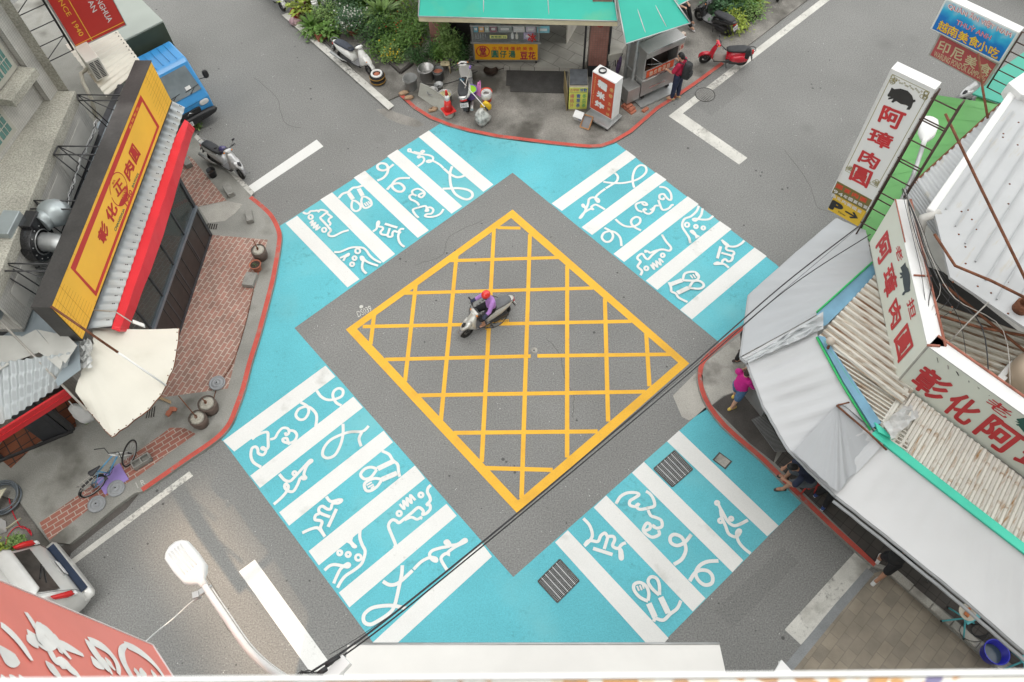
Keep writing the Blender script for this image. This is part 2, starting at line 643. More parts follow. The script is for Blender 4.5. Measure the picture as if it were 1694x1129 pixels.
UL = [[(709.5, 216.2), (692.5, 226.9), (816.3, 305.7), (799.6, 317.6)], [(657.6, 247.6), (640.3, 258.7), (764.7, 341.7), (746.9, 353.9)], [(603.7, 282.8), (585.3, 294.1), (709.5, 381.4), (691, 393.9)], [(549.3, 318.5), (530, 330.4), (653.6, 420.5), (633.8, 434.7)], [(491.7, 357.3), (472.2, 369.5), (594.7, 462.2), (574.8, 475.8)]]
UR = [[(1036.3, 248.7), (1052.2, 260.5), (912.5, 337), (929.4, 349.2)], [(1085.1, 285.4), (1102.6, 297.5), (962, 376.3), (979.5, 389)], [(1137.7, 325.2), (1155.9, 338), (1014.9, 420.3), (1032.4, 433.7)], [(1190.9, 366.1), (1210.1, 379.5), (1068.2, 464.6), (1087.3, 479.9)], [(1248.3, 409.8), (1268.4, 424.1), (1124.9, 512.8), (1144.7, 528.7)]]
LL = [[(368.9, 729.7), (387.5, 747.4), (538.5, 605.2), (554.9, 623.4)], [(414, 787.3), (430, 807.6), (584.5, 656.6), (600.5, 674.3)], [(461.9, 847.9), (478.2, 870.1), (634.6, 712.9), (650.1, 731.9)], [(510.6, 912.2), (527.4, 935.6), (686.4, 770.4), (703.2, 791.7)], [(560.6, 980.8), (577.9, 1005.2), (738.7, 833.8), (755.5, 853.7)], [(608, 1071), (627, 1092), (796.2, 898), (813.9, 921)]]
LR = [[(1288, 870.1), (1269.3, 887.6), (1123.4, 712.6), (1103.5, 730.5)], [(1229.6, 927.3), (1211.7, 947.2), (1065.3, 764.3), (1045.5, 782.6)], [(1167.1, 990.2), (1146.1, 1012), (1002.9, 820), (982.2, 839.9)], [(1106, 1056), (1084, 1081), (939.3, 877.6), (918.2, 897.5)]]
for q in (UL, UR, LL, LR):
 flat('crosswalk_stripes', [[s[0], s[1], s[3], s[2]] for s in q], .008, A_WHITE)
DOOD = [
 (490, 290, 6.272, [
  'w .1 440,240 480,195 540,175 555,160 590,132 640,125 690,108', 'h 545,185 590,250', 'w .085 590,255 575,300 580,350 620,375 660,355 668,320 640,285 600,262', 'h 648,140 690,215',
  'w .085 690,220 675,270 690,320 715,342 755,330 782,305 770,260 730,230 695,222', 'w .05 705,290 730,322', 'w .05 725,280 752,315', 'w .05 745,272 768,300',
  'w .085 70,385 100,400 130,395 150,375 190,372 220,368 240,385', 'w .085 235,375 250,362 290,365 325,385 300,400 270,425 250,445 290,490 330,535 360,575 335,605 345,630 385,635 430,615 480,590 545,572',
  'w .08 325,400 350,420 370,435 345,450 335,475 355,500 345,525', 'o 150,435 22', 'o 290,568 22', 'w .07 140,500 175,470 160,525 200,490 180,550 225,515 205,570 250,535',
  'w .085 795,585 835,555 840,500 855,480 860,500 850,530 890,540 900,560 875,590 890,615 940,620 955,600 970,550', 'w .085 945,625 960,640 995,635 1000,600 1020,580 1055,590 1085,560 1120,560', 'l 920,505 1050,545',
  'w .085 1085,585 1060,620 1065,680 1090,720 1125,745', 'w .085 395,798 450,798 510,775 560,755 620,748 690,755 730,785 760,830 810,875 880,910', 'o 638,788 25', 'o 605,862 20', 'o 580,925 20',
  'w .08 455,860 500,840 545,815 540,835 510,850 490,890', 'w .085 850,940 770,915 715,885 690,850 670,850 680,880 700,890', 'w .085 697,890 685,930 690,980 730,1022']),
 (610, 220, 5.942, [
  'w .085 480,330 530,295 545,260 525,235 490,245 485,230 510,225', 'o 400,172 14', 'w .085 410,185 470,205 520,210 590,220 630,240 625,275 590,290 570,280 595,270 640,280 700,315 735,350', 'w .1 738,352 800,405 860,435 910,432 940,420',
  'w .08 440,185 510,200 545,185 530,175 510,190', 'w .1 820,330 800,390 800,470 815,540 850,600 910,640 970,655 1015,630 1015,590 970,560 880,545 800,548 725,550',
  'w .1 85,470 140,445 180,400 190,350 170,310 120,300 85,325 100,360 150,370 200,345 245,310', 'w .1 180,560 215,520 260,500 310,500 350,540 330,575 280,575 235,540 235,500 280,455 340,445 405,445',
  'w .085 495,715 480,690 450,670 415,655 400,625 430,605 470,620', 'w .085 430,600 430,570 480,550 530,570 550,600 520,635 490,620 510,600 545,590',
  'w .085 490,835 455,800 435,755 490,735 555,720 570,745 560,770 585,765 575,740 610,735 635,760 615,795 570,800 555,820 610,828 670,815 710,790 735,750']),
 (940, 260, 6.272, [
  'w .085 485,165 515,205 500,255 440,295 390,325', 'w .085 385,330 330,370 290,410 285,440 310,470 320,450 300,430 250,420 215,440 205,490 175,560 140,620 120,635 135,610 170,575 230,540 260,545 240,520 280,495 320,510 380,545',
  'w .08 200,520 160,520 145,500 160,495 180,540', 'w .085 365,258 440,268 540,272 620,262 700,240 770,200 810,150 800,100 750,85 700,120 672,190 670,260 685,320',
  'w .085 490,645 540,690 600,720 680,720 740,685 745,640 705,622 660,650 655,690 690,730 755,762', 'w .085 375,735 440,770 465,820 440,870 390,880 350,840 370,790 430,770 490,785 540,840 552,925',
  'w .085 945,310 1010,320 1060,370 1070,435 1045,445 1010,410 990,385 950,395 950,430 985,440 995,420', 'w .085 935,445 950,490 980,548 1040,535 1075,500 1095,500', 'w .08 940,505 900,510 880,560 840,590 800,580 780,550 800,540 810,555',
  'w .08 770,570 720,550 700,500 735,475 790,470 820,495 790,500 765,480', 'w .08 850,540 870,550 880,525']),
 (1040, 330, 5.645, [
  'w .085 655,60 635,110 580,160 520,185 500,250 540,320 565,360 575,410', 'w .085 690,85 675,150 625,200 600,190 620,180 690,190 750,185 790,155', 'o 545,238 20', 'o 628,255 16', 'o 697,268 16', 'w .08 660,350 610,325 580,300 600,295 625,330 635,365',
  'w .085 310,330 350,395 395,450 380,480 330,470 300,470 270,480 220,520 180,560 150,540 130,510 100,520 80,550 110,580 100,600 85,630 125,670 110,710', 'w .08 160,500 155,480 185,490 200,500 240,485 270,475', 'o 318,523 17', 'o 165,645 18',
  'w .065 205,610 240,655 225,595 270,635 255,575 300,615 285,555 325,590', 'w .085 935,640 890,605 830,605 800,605 830,590 865,600 880,570 905,560 925,580 955,575 970,550 965,530 900,510 865,500',
  'w .085 965,530 985,505 970,485 920,475 910,450 930,430 880,390 870,380 900,420 940,440 1000,440 1050,415 1080,385', 'l 860,440 828,552', 'w .085 375,775 395,820 400,860 440,880 470,920 550,960', 'h 390,795 500,755',
  'w .085 505,755 520,700 560,680 620,680 655,715 640,750 600,760 505,757', 'w .05 575,708 600,738', 'w .05 600,700 625,735', 'w .05 622,692 645,722', 'h 455,875 560,825', 'w .085 565,825 600,770 650,760 690,780 700,810 660,835 565,828']),
 (400, 620, 5.645, [
  'w .09 700,150 740,205 800,235 870,230 935,200 945,150 910,128 865,150 850,200 880,260 930,290', 'w .09 550,260 610,295 625,350 590,410 540,420 505,380 530,325 590,300 640,310 690,360 700,410 690,485',
  'w .09 95,605 130,575 190,545 240,540 245,600 245,680 215,700 185,690 200,680 225,710 200,750 155,735 150,700 130,675 95,690 85,760 110,820 180,865', 'w .085 265,605 310,590 340,540 380,500 430,505 440,545 415,565 405,540',
  'w .085 440,520 490,530 515,570 490,620 440,640 390,625 385,600 420,595 430,620 445,655', 'w .09 945,460 945,560 920,660 870,750 800,780 755,750 770,680 830,610 930,560 1020,535 1129,530 1185,480', 'w .09 1120,540 1095,600 1115,670',
  'w .09 350,930 400,985 450,995 490,960 545,900 600,840 640,800 655,810 610,850 580,930 600,965 575,975 550,950', 'w .09 545,965 520,1030 480,1090 430,1085 400,1050 410,1020 435,1045 420,1090 370,1150 299,1212', 'o 492,922 17']),
 (500, 720, 5.645, [
  'w .09 745,150 810,180 845,235 890,275 900,340 910,390', 'h 850,245 705,315', 'w .09 700,318 640,300 580,320 545,370 580,410 640,395 695,325', 'h 885,355 745,415', 'w .09 745,415 680,405 620,425 580,460 595,515 640,520 700,480 742,420',
  'w .05 600,470 650,440', 'w .05 612,490 665,460', 'w .05 640,500 672,475', 'w .09 225,575 265,620 340,605 370,610 340,635 285,640 265,690 230,690 190,665 160,680 155,710 180,735 260,765',
  'w .09 160,735 125,750 120,790 170,800 185,820 170,870 200,930 210,945 150,870 90,875 40,895 0,915', 'l 320,690 242,858']),
 (600, 780, 4.34, [
  'w .09 225,550 235,525 205,450 185,390 210,350 240,355 260,370 300,340 350,300 400,260 435,285 430,310 460,300 485,270 480,240 460,240 485,210 480,180 465,150 470,120 490,100', 'w .08 300,350 350,330 390,345 420,330 415,345', 'o 262,303 17', 'o 418,170 16',
  'w .07 265,235 300,272 290,210 325,250 315,190 352,230 340,170 378,208', 'w .09 610,715 565,640 570,610 600,590 625,600 610,585 660,545 720,515 745,500 730,490 680,525 620,530 590,510 610,500 625,535 560,550 500,570 480,600 500,635 530,645 525,625 480,620 420,650 365,705',
  'w .1 358,712 290,775 240,810 190,815 145,790', 'w .1 285,675 280,740 265,810 230,960 190,1020 100,1080 50,1100 10,1080 10,1030 60,985 130,968 220,965 310,985']),
 (500, 860, 6.253, [
  'w .09 600,100 595,180 620,260 650,320 640,390 610,460 540,520 450,580 400,640 365,705', 'o 388,343 23', 'o 475,360 23', 'o 580,392 30', 'w .08 515,175 505,225 540,265 555,280 530,280 500,240 460,220',
  'w .09 230,525 280,480 330,465 400,475 470,490 490,470 470,455 430,480 390,520 350,600 325,660']),
 (950, 790, 4.34, [
  'w .09 300,190 330,140 380,112 440,110 465,125 430,150 400,170 400,200 440,210 465,190 445,205 470,230 530,220 575,205 570,160 545,120 515,100', 'w .09 530,235 550,275 590,290 625,310 630,350 600,365 570,355 575,340',
  'w .09 605,380 610,410 560,430 515,405 495,375 520,330 545,340 540,370 500,385', 'w .09 65,295 110,345 130,410 115,450 75,490 95,460 125,455 170,460 190,420 220,400 235,420 240,430 215,515',
  'w .09 240,425 280,425 290,450 275,490 300,510 325,515 330,580 345,580 340,530 325,505 345,480 370,470', 'l 135,510 275,555', 'w .1 715,625 770,590 800,530 795,480 770,430 720,410 690,430 695,470 740,490 795,465 840,410',
  'h 535,905 580,1005', 'w .09 580,1005 570,1035', 'w .09 585,1012 640,1025 690,980 740,940 765,885', 'h 620,860 675,975', 'w .09 530,890 470,860 430,810 430,770 470,755 515,780 535,830 530,885', 'w .05 450,780 465,815', 'w .05 470,775 485,810', 'w .05 490,770 500,800',
  'w .09 610,845 560,800 530,750 550,715 590,725 610,770 612,845']),
 (1080, 730, 4.514, [
  'o 480,462 13', 'w .09 490,475 520,530 560,600 600,630 640,625 710,590', 'w .09 505,510 515,570 545,640 565,690 610,715 640,700 655,670 640,665 625,690 640,750 680,800 730,840', 'o 505,595 15', 'o 585,580 13',
  'w .1 275,1045 310,990 350,965 410,970 445,1010 440,1060 390,1075 340,1040 320,985 350,930 410,900 490,895'])]
for ox, oy, sc, lines in DOOD:
 b = MB()
 for k, ln in enumerate(lines):
  t = ln.split()
  z = .0085 + .0012 * k
  if t[0] == 'o':
   x, y = map(float, t[1].split(','))
   r = float(t[2])
   b.ribbon([W(ox + (x + r * math.cos(a / 14 * 6.2832)) / sc, oy + (y + r * math.sin(a / 14 * 6.2832)) / sc, z) for a in range(14)], .06, closed=True)
   continue
  pts = [tuple(map(float, q.split(','))) for q in t[(2 if t[0] == 'w' else 1):]]
  w = .78 * (float(t[1]) if t[0] == 'w' else (.16 if t[0] == 'h' else .10))
  if len(pts) > 2:
   pts = smooth(pts, 5)
  b.ribbon([W(ox + x / sc, oy + y / sc, z) for x, y in pts], w, lift=.00002)
 struct(b.build('crosswalk_line_drawing', A_WHITE))
yb = MB()
oc = PX([(848, 347), (1140.5, 601.5), (857, 851), (572, 545.5)], .006)
ic = PX([(845.5, 361), (1122, 600.3), (857, 828), (590.6, 544.6)], .006)
for i in range(4):
 j = (i + 1) % 4
 yb.quad(oc[i], ic[i], ic[j], oc[j])
for n, rows in enumerate([
 [((823, 377), (861, 377.7)), ((740.7, 431.7), (925, 426.3)), ((666.3, 485.4), (980.8, 476.8)), ((600, 540.6), (1044.5, 531.8)), ((637, 595), (878, 589.5)), ((889, 589), (1108.3, 586.5)), ((692, 654.4), (1068, 648.2)), ((750.5, 716.4), (988.8, 714)), ((802.6, 774.6), (914.4, 777.7))],
 [((619, 520.7), (613, 570)), ((688, 470), (670, 631)), ((755.3, 422.4), (729.4, 695.3)), ((817.2, 380), (796.9, 764.7)), ((876.7, 387.8), (862.8, 824.3)), ((938.3, 439.6), (938.2, 757.3)), ((1000.7, 494), (1006, 697.8)), ((1069, 552.5), (1074.4, 639.5))]]):
 for a, b in rows:
  yb.ribbon([W(*a, .004 + .001 * n), W(*b, .004 + .001 * n)], .105)
yb2 = yb
for f in yb2.f:
 a, b_, c = (yb2.v[i] for i in f[:3])
 if (b_ - a).cross(c - a).z < 0:
  f.reverse()
struct(yb.build('yellow_box_marking', A_YEL))
flat('stop_line', [[(410, 309), (419.5, 319.5), (535, 242.5), (523.8, 231.2)]], .004, A_WHITE)
flat('stop_line', [[(1106, 192.3), (1127, 186), (1236.5, 261.5), (1222.8, 272.6)]], .004, A_OLDW)
flat('stop_line', [[(395, 945.7), (421.5, 926), (560, 1117), (530, 1136)]], .004, A_WHITE)
flat('stop_line', [[(1416, 912), (1443, 936), (1325, 1067), (1298, 1042)]], .004, A_OLDW)
flat('edge_line', [[(1106, 192.3), (1116.5, 198), (1281, 71), (1420, -36), (1404, -36), (1279.5, 59)]], .006, A_OLDW)
flat('edge_line', [[(313, 780), (319.4, 787.5), (117, 938), (60, 980), (52, 975), (111, 931)]], .004, A_OLDW)
flat('edge_line', [[(466, 25), (476, 21), (652, 175), (643, 182)]], .058, A_OLDW)
flat('edge_line', [[(415.5, 324), (421, 318.5), (387, 283.5), (325, 222), (321, 227), (383, 290)]], .104, A_OLDW)
t = MB()
tp = [W(589, 516, .004), W(612, 505.5, .004), W(616, 514, .004), W(593, 525.5, .004)]
put_text(t, 'DS039', tp, Vector((0, 0, 1)), .012, .002)
t.lathe(W(597.7, 508, 0), [(.05, .0), (.05, .008)], 14)
struct(t.build('survey_mark_lettering', A_OLDW))
t = MB()
put_text(t, '1 R', [W(224, 799, .104), W(238, 793, .104), W(241, 801, .104), W(228, 808, .104)], Vector((0, 0, 1)), .01, .002)
struct(t.build('chalk_lettering', A_OLDW))
A_PATCH = asphalt('asphalt_patch', (.178, .178, .172))
flat('road_patch', [[(1118, 150), (1176, 192), (1232, 150), (1180, 112)], [(560, 30), (640, 96), (612, 120), (530, 52)], [(690, 800), (800, 905), (776, 925), (668, 818)], [(1180, 1010), (1296, 905), (1322, 930), (1212, 1040)]], .0015, A_PATCH)
CR = MB()
for pts in ([(905, 560), (925, 590), (934, 625), (950, 655), (946, 690)], [(1130, 720), (1090, 770), (1060, 790), (1010, 850)], [(690, 440), (730, 420), (745, 395), (800, 360)], [(1300, 250), (1340, 300), (1352, 340), (1390, 352)], [(420, 130), (455, 160), (470, 200), (500, 215)], [(320, 930), (360, 985), (372, 1030), (420, 1090)]):
 pp = smooth([(x + random.uniform(-3, 3), y + random.uniform(-3, 3)) for x, y in pts], 6)
 CR.ribbon([W(x + random.uniform(-1.2, 1.2), y + random.uniform(-1.2, 1.2), .0025) for x, y in pp], .014)
struct(CR.build('road_crack', mat('crack_dark', (.11, .108, .1), .95)))
flat('brick_paving', [[(352, 389), (443, 397), (403, 545), (377, 643), (250, 660), (180, 640), (260, 480)], [(290, 245), (318, 262), (375, 332), (328, 342), (280, 320)]], .104, A_BRK)
flat('brick_paving', [[(64, 866), (140, 812), (204, 763), (266, 720), (281, 708), (304, 708), (324, 718), (300, 735), (230, 787), (168, 826), (81.5, 894)]], .104, A_BRK2)
flat('cement_patch', [[(329, 343), (376, 333), (402, 338), (390, 352), (372, 366), (345, 369)]], .107, A_LIGHT)
flat('terracotta_floor', [[(-60, 800), (4, 763), (18, 775), (60, 735), (125, 692), (140, 668), (60, 600), (-60, 640)]], .106, A_TERR)
flat('wet_gutter', [[(222, 817), (232, 815), (210, 842), (160, 880), (118, 915), (112, 930), (90, 935), (100, 905), (155, 871), (192, 841)]], .003, A_DARK)
flat('concrete_apron_patch', [[(1113, 655), (1157, 611), (1164, 640), (1176, 673), (1140, 696), (1128, 690)]], .004, A_LIGHT)
flat('cement_stain', [[(622, 181), (640, 180), (655, 186), (690, 198), (702, 207), (690, 211), (664, 206), (640, 196)]], .002, A_APRON)
flat('concrete_apron_patch', [[(1166, 600), (1228, 552), (1250, 560), (1240, 640), (1196, 655), (1178, 670), (1164, 640), (1160, 620)]], .104, A_LIGHT)
flat('asphalt_infill', [[(1178, 671), (1198, 656), (1240, 641), (1300, 700), (1280, 765), (1240, 733)]], .1045, A_DARK)
flat('asphalt_infill', [[(1282, 766), (1300, 740), (1460, 850), (1900, 1130), (1800, 1200), (1474, 940), (1447, 930), (1340, 826)]], .1045, A_TILE)
flat('lane_paving', [[(1440, 950), (1462, 944), (1660, 1114), (1740, 1200), (1240, 1200), (1312, 1108)]], .004, A_SETT)
s_ = MB()
s_.ribbon([W(1440, 945, .006), W(1385, 1008, .006), (W(1311, 1098, .006)), W(1240, 1180, .006)], .18)
struct(s_.build('lane_threshold', mat('blue_grey_stone', (.23, .24, .245), .8, 0, .15, 2, .2, 40, .1)))
s_ = MB()
a, b = W(1466, 947, .1), W(1662, 1116, .1)
d = (b - a).normalized()
nrm = Vector((-d.y, d.x, 0))
pos, Ln = 0.0, (b - a).length
while pos < Ln + 1:
 w = random.uniform(.25, .6)
 s_.obox(a + d * pos + nrm * random.uniform(-.01, .02) + Vector((0, 0, -.02)), d * (w - .015), nrm * random.uniform(.14, .19), Vector((0, 0, .05 + random.uniform(-.01, .008))))
 pos += w
struct(s_.build('kerb_stones', A_LIGHT, bevel=.012))
IRON = mat('cast_iron', (.085, .082, .078), .7, .3, .2, 6, .4, 60, .2)
GALV = mat('galvanised_steel', (.42, .43, .43), .4, .6, .12, 4)
HOLE = mat('dark_pit', (.015, .014, .012), .9)
def grate(pxs, label, nx, ny, z=.004, name='drain_grate', fm=None):
 P = PX(pxs, z)
 c = sum(P, Vector()) / 4
 t = thing(name, label, 'drain grate', c, group='steel drain grates set in the crosswalk')
 b = MB()
 b.sheet([c + (p - c) * .97 + Vector((0, 0, .001)) for p in P])
 b.build('pit', HOLE, t)
 b = MB()
 for i in range(4):
  b.ribbon([P[i] + Vector((0, 0, .012)), P[(i + 1) % 4] + Vector((0, 0, .012))], .035)
 b.build('frame', IRON, t)
 b = MB()
 for i in range(1, nx):
  a, e = L(P[0], P[1], i / nx), L(P[3], P[2], i / nx)
  b.obox(a, e - a, (P[1] - P[0]).normalized() * .006, Vector((0, 0, .012)))
 for i in range(1, ny):
  a, e = L(P[0], P[3], i / ny), L(P[1], P[2], i / ny)
  b.obox(a + Vector((0, 0, .003)), e - a, (P[3] - P[0]).normalized() * .014, Vector((0, 0, .014)))
 b.build('grating', GALV, t)
grate([(1116, 746), (1145.5, 777), (1112, 806), (1081.5, 776)], 'square drain grate in the teal paint near the red kerb', 20, 6)
grate([(926, 926), (958, 961), (922, 997), (890, 962)], 'square drain grate with a patch of leaf litter near the white awning', 20, 6)
t = thing('utility_cover', 'small rectangular utility cover beside the outermost crosswalk stripe', 'manhole cover', W(1194, 762, .004))
P = PX([(1190, 748), (1211.5, 764), (1200, 777), (1178.5, 761)], .004)
b = MB(); b.prism(P, (0, 0, .006)); b.build('frame', IRON, t)
b = MB(); c = sum(P, Vector()) / 4; b.prism([c + (p - c) * .8 + Vector((0, 0, .004)) for p in P], (0, 0, .006)); b.build('lid', A_LIGHT, t)
def manhole(px, py, r, label, m, z=.004, tm=None):
 c = W(px, py, z)
 t = thing('manhole_cover', label, 'manhole cover', c)
 b = MB(); b.ring(c + Vector((0, 0, .002)), r, .014, (0, 0, 1), 40, 6); b.build('rim', IRON, t)
 b = MB(); b.lathe(c, [(r - .01, -.004), (r - .01, .003)], 40); b.build('lid', m, t)
 b = MB()
 for i in range(-6, 7):
  for j in range(-6, 7):
   if math.hypot(i, j) < 6.2 and (i + j) % 2:
    b.box(c + Vector((i, j, 0)) * (r / 7) + Vector((0, 0, .004)), (r / 9, r / 9, .006))
 b.build('tread', tm or IRON, t)
 return t
t = manhole(808, 516, .50, 'round iron manhole cover with yellow paint remnants under the moving scooter', A_ROAD)
b = MB()
c = W(808, 516, .004)
for a, e, n in ((W(806, 546, .012), W(809, 524, .012), 9), (W(812, 532, .012), W(842, 531, .012), 12)):
 for i in range(n):
  q = L(a, e, (i + .5) / n)
  for k in (-1, 0, 1):
   if random.random() < .85:
    b.box(q + Vector((.035 * k if n == 9 else 0, 0 if n == 9 else .035 * k, 0)), (.028, .028, .004), .4)
b.build('paint_remnant', A_YEL, t)
manhole(1166.5, 157, .30, 'round manhole cover crossed by the white edge line near the red line', A_ROAD, tm=A_APRON)
t = thing('survey_cap', 'small round steel cap set in the asphalt between yellow lines', 'survey cap', W(883.5, 580, .004))
b = MB(); b.lathe(W(883.5, 580, .002), [(.09, 0), (.09, .006), (.03, .009)], 20); b.build('plate', A_LIGHT, t)
b = MB(); b.lathe(W(883.5, 580, .008), [(.025, 0), (.02, .012)], 10); b.build('stud', IRON, t)
def slots(pxs, label, n):
 P = PX(pxs, .105)
 c = sum(P, Vector()) / 4
 t = thing('floor_drain', label, 'floor drain', c)
 b = MB(); b.prism(P, (0, 0, .004)); b.build('plate', A_APRON, t)
 b = MB()
 for i in range(n):
  u = (i + .3) / n
  a, e = L(P[0], P[1], u), L(P[3], P[2], u)
  b.obox(a + Vector((0, 0, .004)), e - a, (P[1] - P[0]) / n * .45, Vector((0, 0, .003)))
 b.build('slot', HOLE, t)
slots([(343, 370), (361, 371), (359, 380), (340, 379)], 'slotted floor drain in the pavement by the glass shopfront corner', 5)
slots([(243, 679), (258, 672), (256, 690), (240, 693)], 'slotted floor drain beside the edge of the cream canopy', 4)
# ================================================================ builders for repeated kinds
BLACK = mat('black_plastic', (.022, .022, .024), .45, 0, .2, 8)
RUBBER = mat('tyre_rubber', (.022, .021, .02), .85, 0, .2, 10, .3, 90)
CHROME = mat('polished_metal', (.62, .62, .62), .22, .9, .05)
STEEL = mat('stainless_steel', (.40, .395, .385), .38, .75, .12, 2, .05, 20, .05)
DKSTEEL = mat('dark_steel', (.06, .06, .062), .5, .4, .2, 5)
ALLOY = mat('wheel_alloy', (.26, .25, .24), .45, .6, .2)
AMBER = mat('amber_lens', (.7, .22, .03), .25)
REDLENS = mat('red_lens', (.5, .02, .02), .2)
CLEARL = mat('clear_lens', (.65, .66, .66), .15)
GREYP = mat('grey_plastic', (.19, .19, .195), .5, 0, .15, 6)
WHITEP = mat('white_plastic', (.68, .68, .67), .4, 0, .06, 5)
PLATE = mat('licence_plate', (.7, .7, .7), .5)
SKIN = mat('skin', (.50, .29, .20), .55, 0, .08, 12)
SKIN2 = mat('tanned_skin', (.40, .21, .135), .55, 0, .08, 12)
HAIRM = mat('black_hair', (.012, .011, .011), .5, 0, .3, 30)
SILVER = mat('silver_paint', (.52, .52, .52), .28, .3, .06, 6, coat=.5)
CHAMP = mat('champagne_paint', (.54, .53, .49), .28, .3, .06, 6, coat=.5)
PEARL = mat('white_paint', (.72, .72, .70), .3, 0, .05, 6, coat=.5)
REDP = mat('red_paint', (.52, .012, .03), .22, 0, .08, 6, coat=.6)
BLKP = mat('black_paint', (.02, .02, .022), .25, 0, .2, 6, coat=.5)
MAROON = mat('maroon_paint', (.16, .02, .025), .25, 0, .1, 6, coat=.5)
SCW = 1.0
SEATB = mat('black_vinyl', (.028, .029, .032), .55, 0, .15, 14, .1, 50)
SEATN = mat('navy_vinyl', (.035, .042, .06), .55, 0, .15, 14, .1, 50)
SEATG = mat('grey_vinyl', (.13, .135, .14), .6, 0, .15, 14, .1, 50)
def sring(x, z, hw, hh, n=14, e=.75, y=0.0):
 out = []
 hw *= SCW
 for k in range(n):
  a = 2 * math.pi * k / n
  c, s = math.cos(a), math.sin(a)
  out.append(Vector((x, y + hw * math.copysign(abs(c) ** e, c), z + hh * math.copysign(abs(s) ** e, s))))
 return out
def wheel(root, x, z, r, w, rimm, steer=0.0):
 ax = Vector((math.sin(-steer), math.cos(steer), 0))
 c = Vector((x, 0, z))
 h = MB(); h.cyl(c - ax * .05, c + ax * .05, .045, n=12); hub = h.build('wheel', DKSTEEL, root, local=True)
 t = MB(); t.ring(c, r - w, w, ax, 30, 10); t.build('tyre', RUBBER, hub, local=True)
 m = MB(); m.ring(c, r - 1.75 * w, .016, ax, 26, 6)
 e1 = Vector((math.cos(steer), math.sin(steer), 0))
 for k in range(5):
  d = e1 * math.cos(k * 1.2566) + Vector((0, 0, 1)) * math.sin(k * 1.2566)
  m.tube([c + d * .04, c + d * (r - 1.75 * w)], [.022, .016], 6)
 m.cyl(c - ax * .03, c - ax * .024, .085, n=16)
 m.build('rim', rimm, hub, local=True)
def scooter(label, loc, rz, paint, seat=SEATB, floor=GREYP, kind='sport', lean=0.0, steer=0.0, group=None, mirrors=True, plate=None, trim=GREYP, size=.89):
 rot = (Matrix.Rotation(rz, 3, 'Z') @ Matrix.Rotation(lean, 3, 'X')) * size
 t = thing('motor_scooter', label, 'scooter', loc, group=group, rot=rot)
 global SCW
 SCW = 1.22
 sp = kind == 'sport'
 ve = kind == 'vespa'
 wheel(t, -.62, .23, .23, .058, ALLOY)
 wheel(t, .62, .23, .23, .055, ALLOY, steer)
 b = MB()                                            # rear bodywork
 if ve:
  b.loft([sring(-.84, .62, .05, .05), sring(-.78, .60, .12, .12), sring(-.6, .56, .15, .17), sring(-.35, .54, .14, .17), sring(-.15, .48, .12, .16), sring(-.06, .42, .1, .12)])
  for s in (-1, 1):
   b.loft([sring(-.83, .5, .03, .06, y=s * .13), sring(-.74, .49, .075, .12, y=s * .15), sring(-.5, .48, .09, .15, y=s * .16), sring(-.3, .46, .07, .13, y=s * .15), sring(-.18, .44, .03, .07, y=s * .13)])
 else:
  b.loft([sring(-.95, .74, .03, .025), sring(-.88, .72, .09, .06), sring(-.7, .66, .14, .11), sring(-.45, .60, .165, .15), sring(-.2, .53, .15, .17), sring(-.05, .44, .12, .15), sring(.02, .36, .09, .08)])
 b.build('body', paint, t, local=True)
 b = MB()                                            # engine, swing arm, belly
 b.loft([sring(-.66, .25, .05, .07), sring(-.5, .27, .11, .1), sring(-.2, .28, .12, .11), sring(0, .25, .12, .06), sring(.34, .26, .13, .05)])
 b.box((-.45, .12, .24), (.5, .07, .12))
 b.build('engine', DKSTEEL, t, local=True)
 b = MB()
 b.loft([sring(-.86, .765, .05, .02), sring(-.8, .785, .11, .045), sring(-.6, .79, .135, .06), sring(-.38, .775, .13, .055), sring(-.3, .755, .125, .055), sring(-.1, .745, .10, .05), sring(-.02, .73, .06, .03)], smooth=True)
 b.build('seat', seat, t, local=True)
 b = MB()
 b.loft([sring(-.06, .33, .13, .025), sring(.1, .31, .15, .022), sring(.3, .31, .15, .022), sring(.38, .36, .14, .03)])
 b.build('floorboard', floor, t, local=True)
 b = MB()                                            # leg shield and nose
 w0 = .16 if ve else .17
 b.loft([[Vector((x + d, y, z)) for d, y, z in ((0, -w, zz), (-.02, -w * .5, zz + .005), (-.03, 0, zz + .008), (-.02, w * .5, zz + .005), (0, w, zz), (f * .5, w * .72, zz - .01), (f, w * .25, zz - .02), (f, -w * .25, zz - .02), (f * .5, -w * .72, zz - .01))]
   for x, zz, w, f in ((.36, .30, w0 * .9, .05), (.40, .42, w0 * 1.05, .12 if ve else .22), (.40, .56, w0 * 1.1, .12 if ve else .27), (.37, .72, w0, .11 if ve else .21), (.33, .84, w0 * .8, .09 if ve else .13), (.30, .93, w0 * .5, .06))])
 if not ve:
  b.loft([sring(.80, .47, .02, .02), sring(.74, .51, .07, .05), sring(.62, .58, .11, .08), sring(.5, .66, .12, .1)])
 b.build('front_apron', paint, t, local=True)
 if sp:
  b = MB()
  b.add([(.70, -.055, .615), (.70, .055, .615), (.60, .0, .69), (.76, 0, .55)], [(0, 3, 1), (0, 1, 2)])
  b.add([(.735, -.04, .60), (.735, .04, .60), (.64, .03, .675), (.64, -.03, .675)], [(0, 1, 2, 3)])
  b.loft([sring(.655, .668, .045, .006), sring(.72, .625, .035, .006), sring(.765, .58, .01, .004)])
  b.build('nose_grille', BLACK, t, local=True)
 b = MB()                                            # fork and mudguard
 for s in (-1, 1):
  b.tube([(.60, s * .075, .25), (.47, s * .07, .5)], .02, 8)
 b.build('fork', DKSTEEL, t, local=True)
 b = MB()
 for k in range(9):
  pass
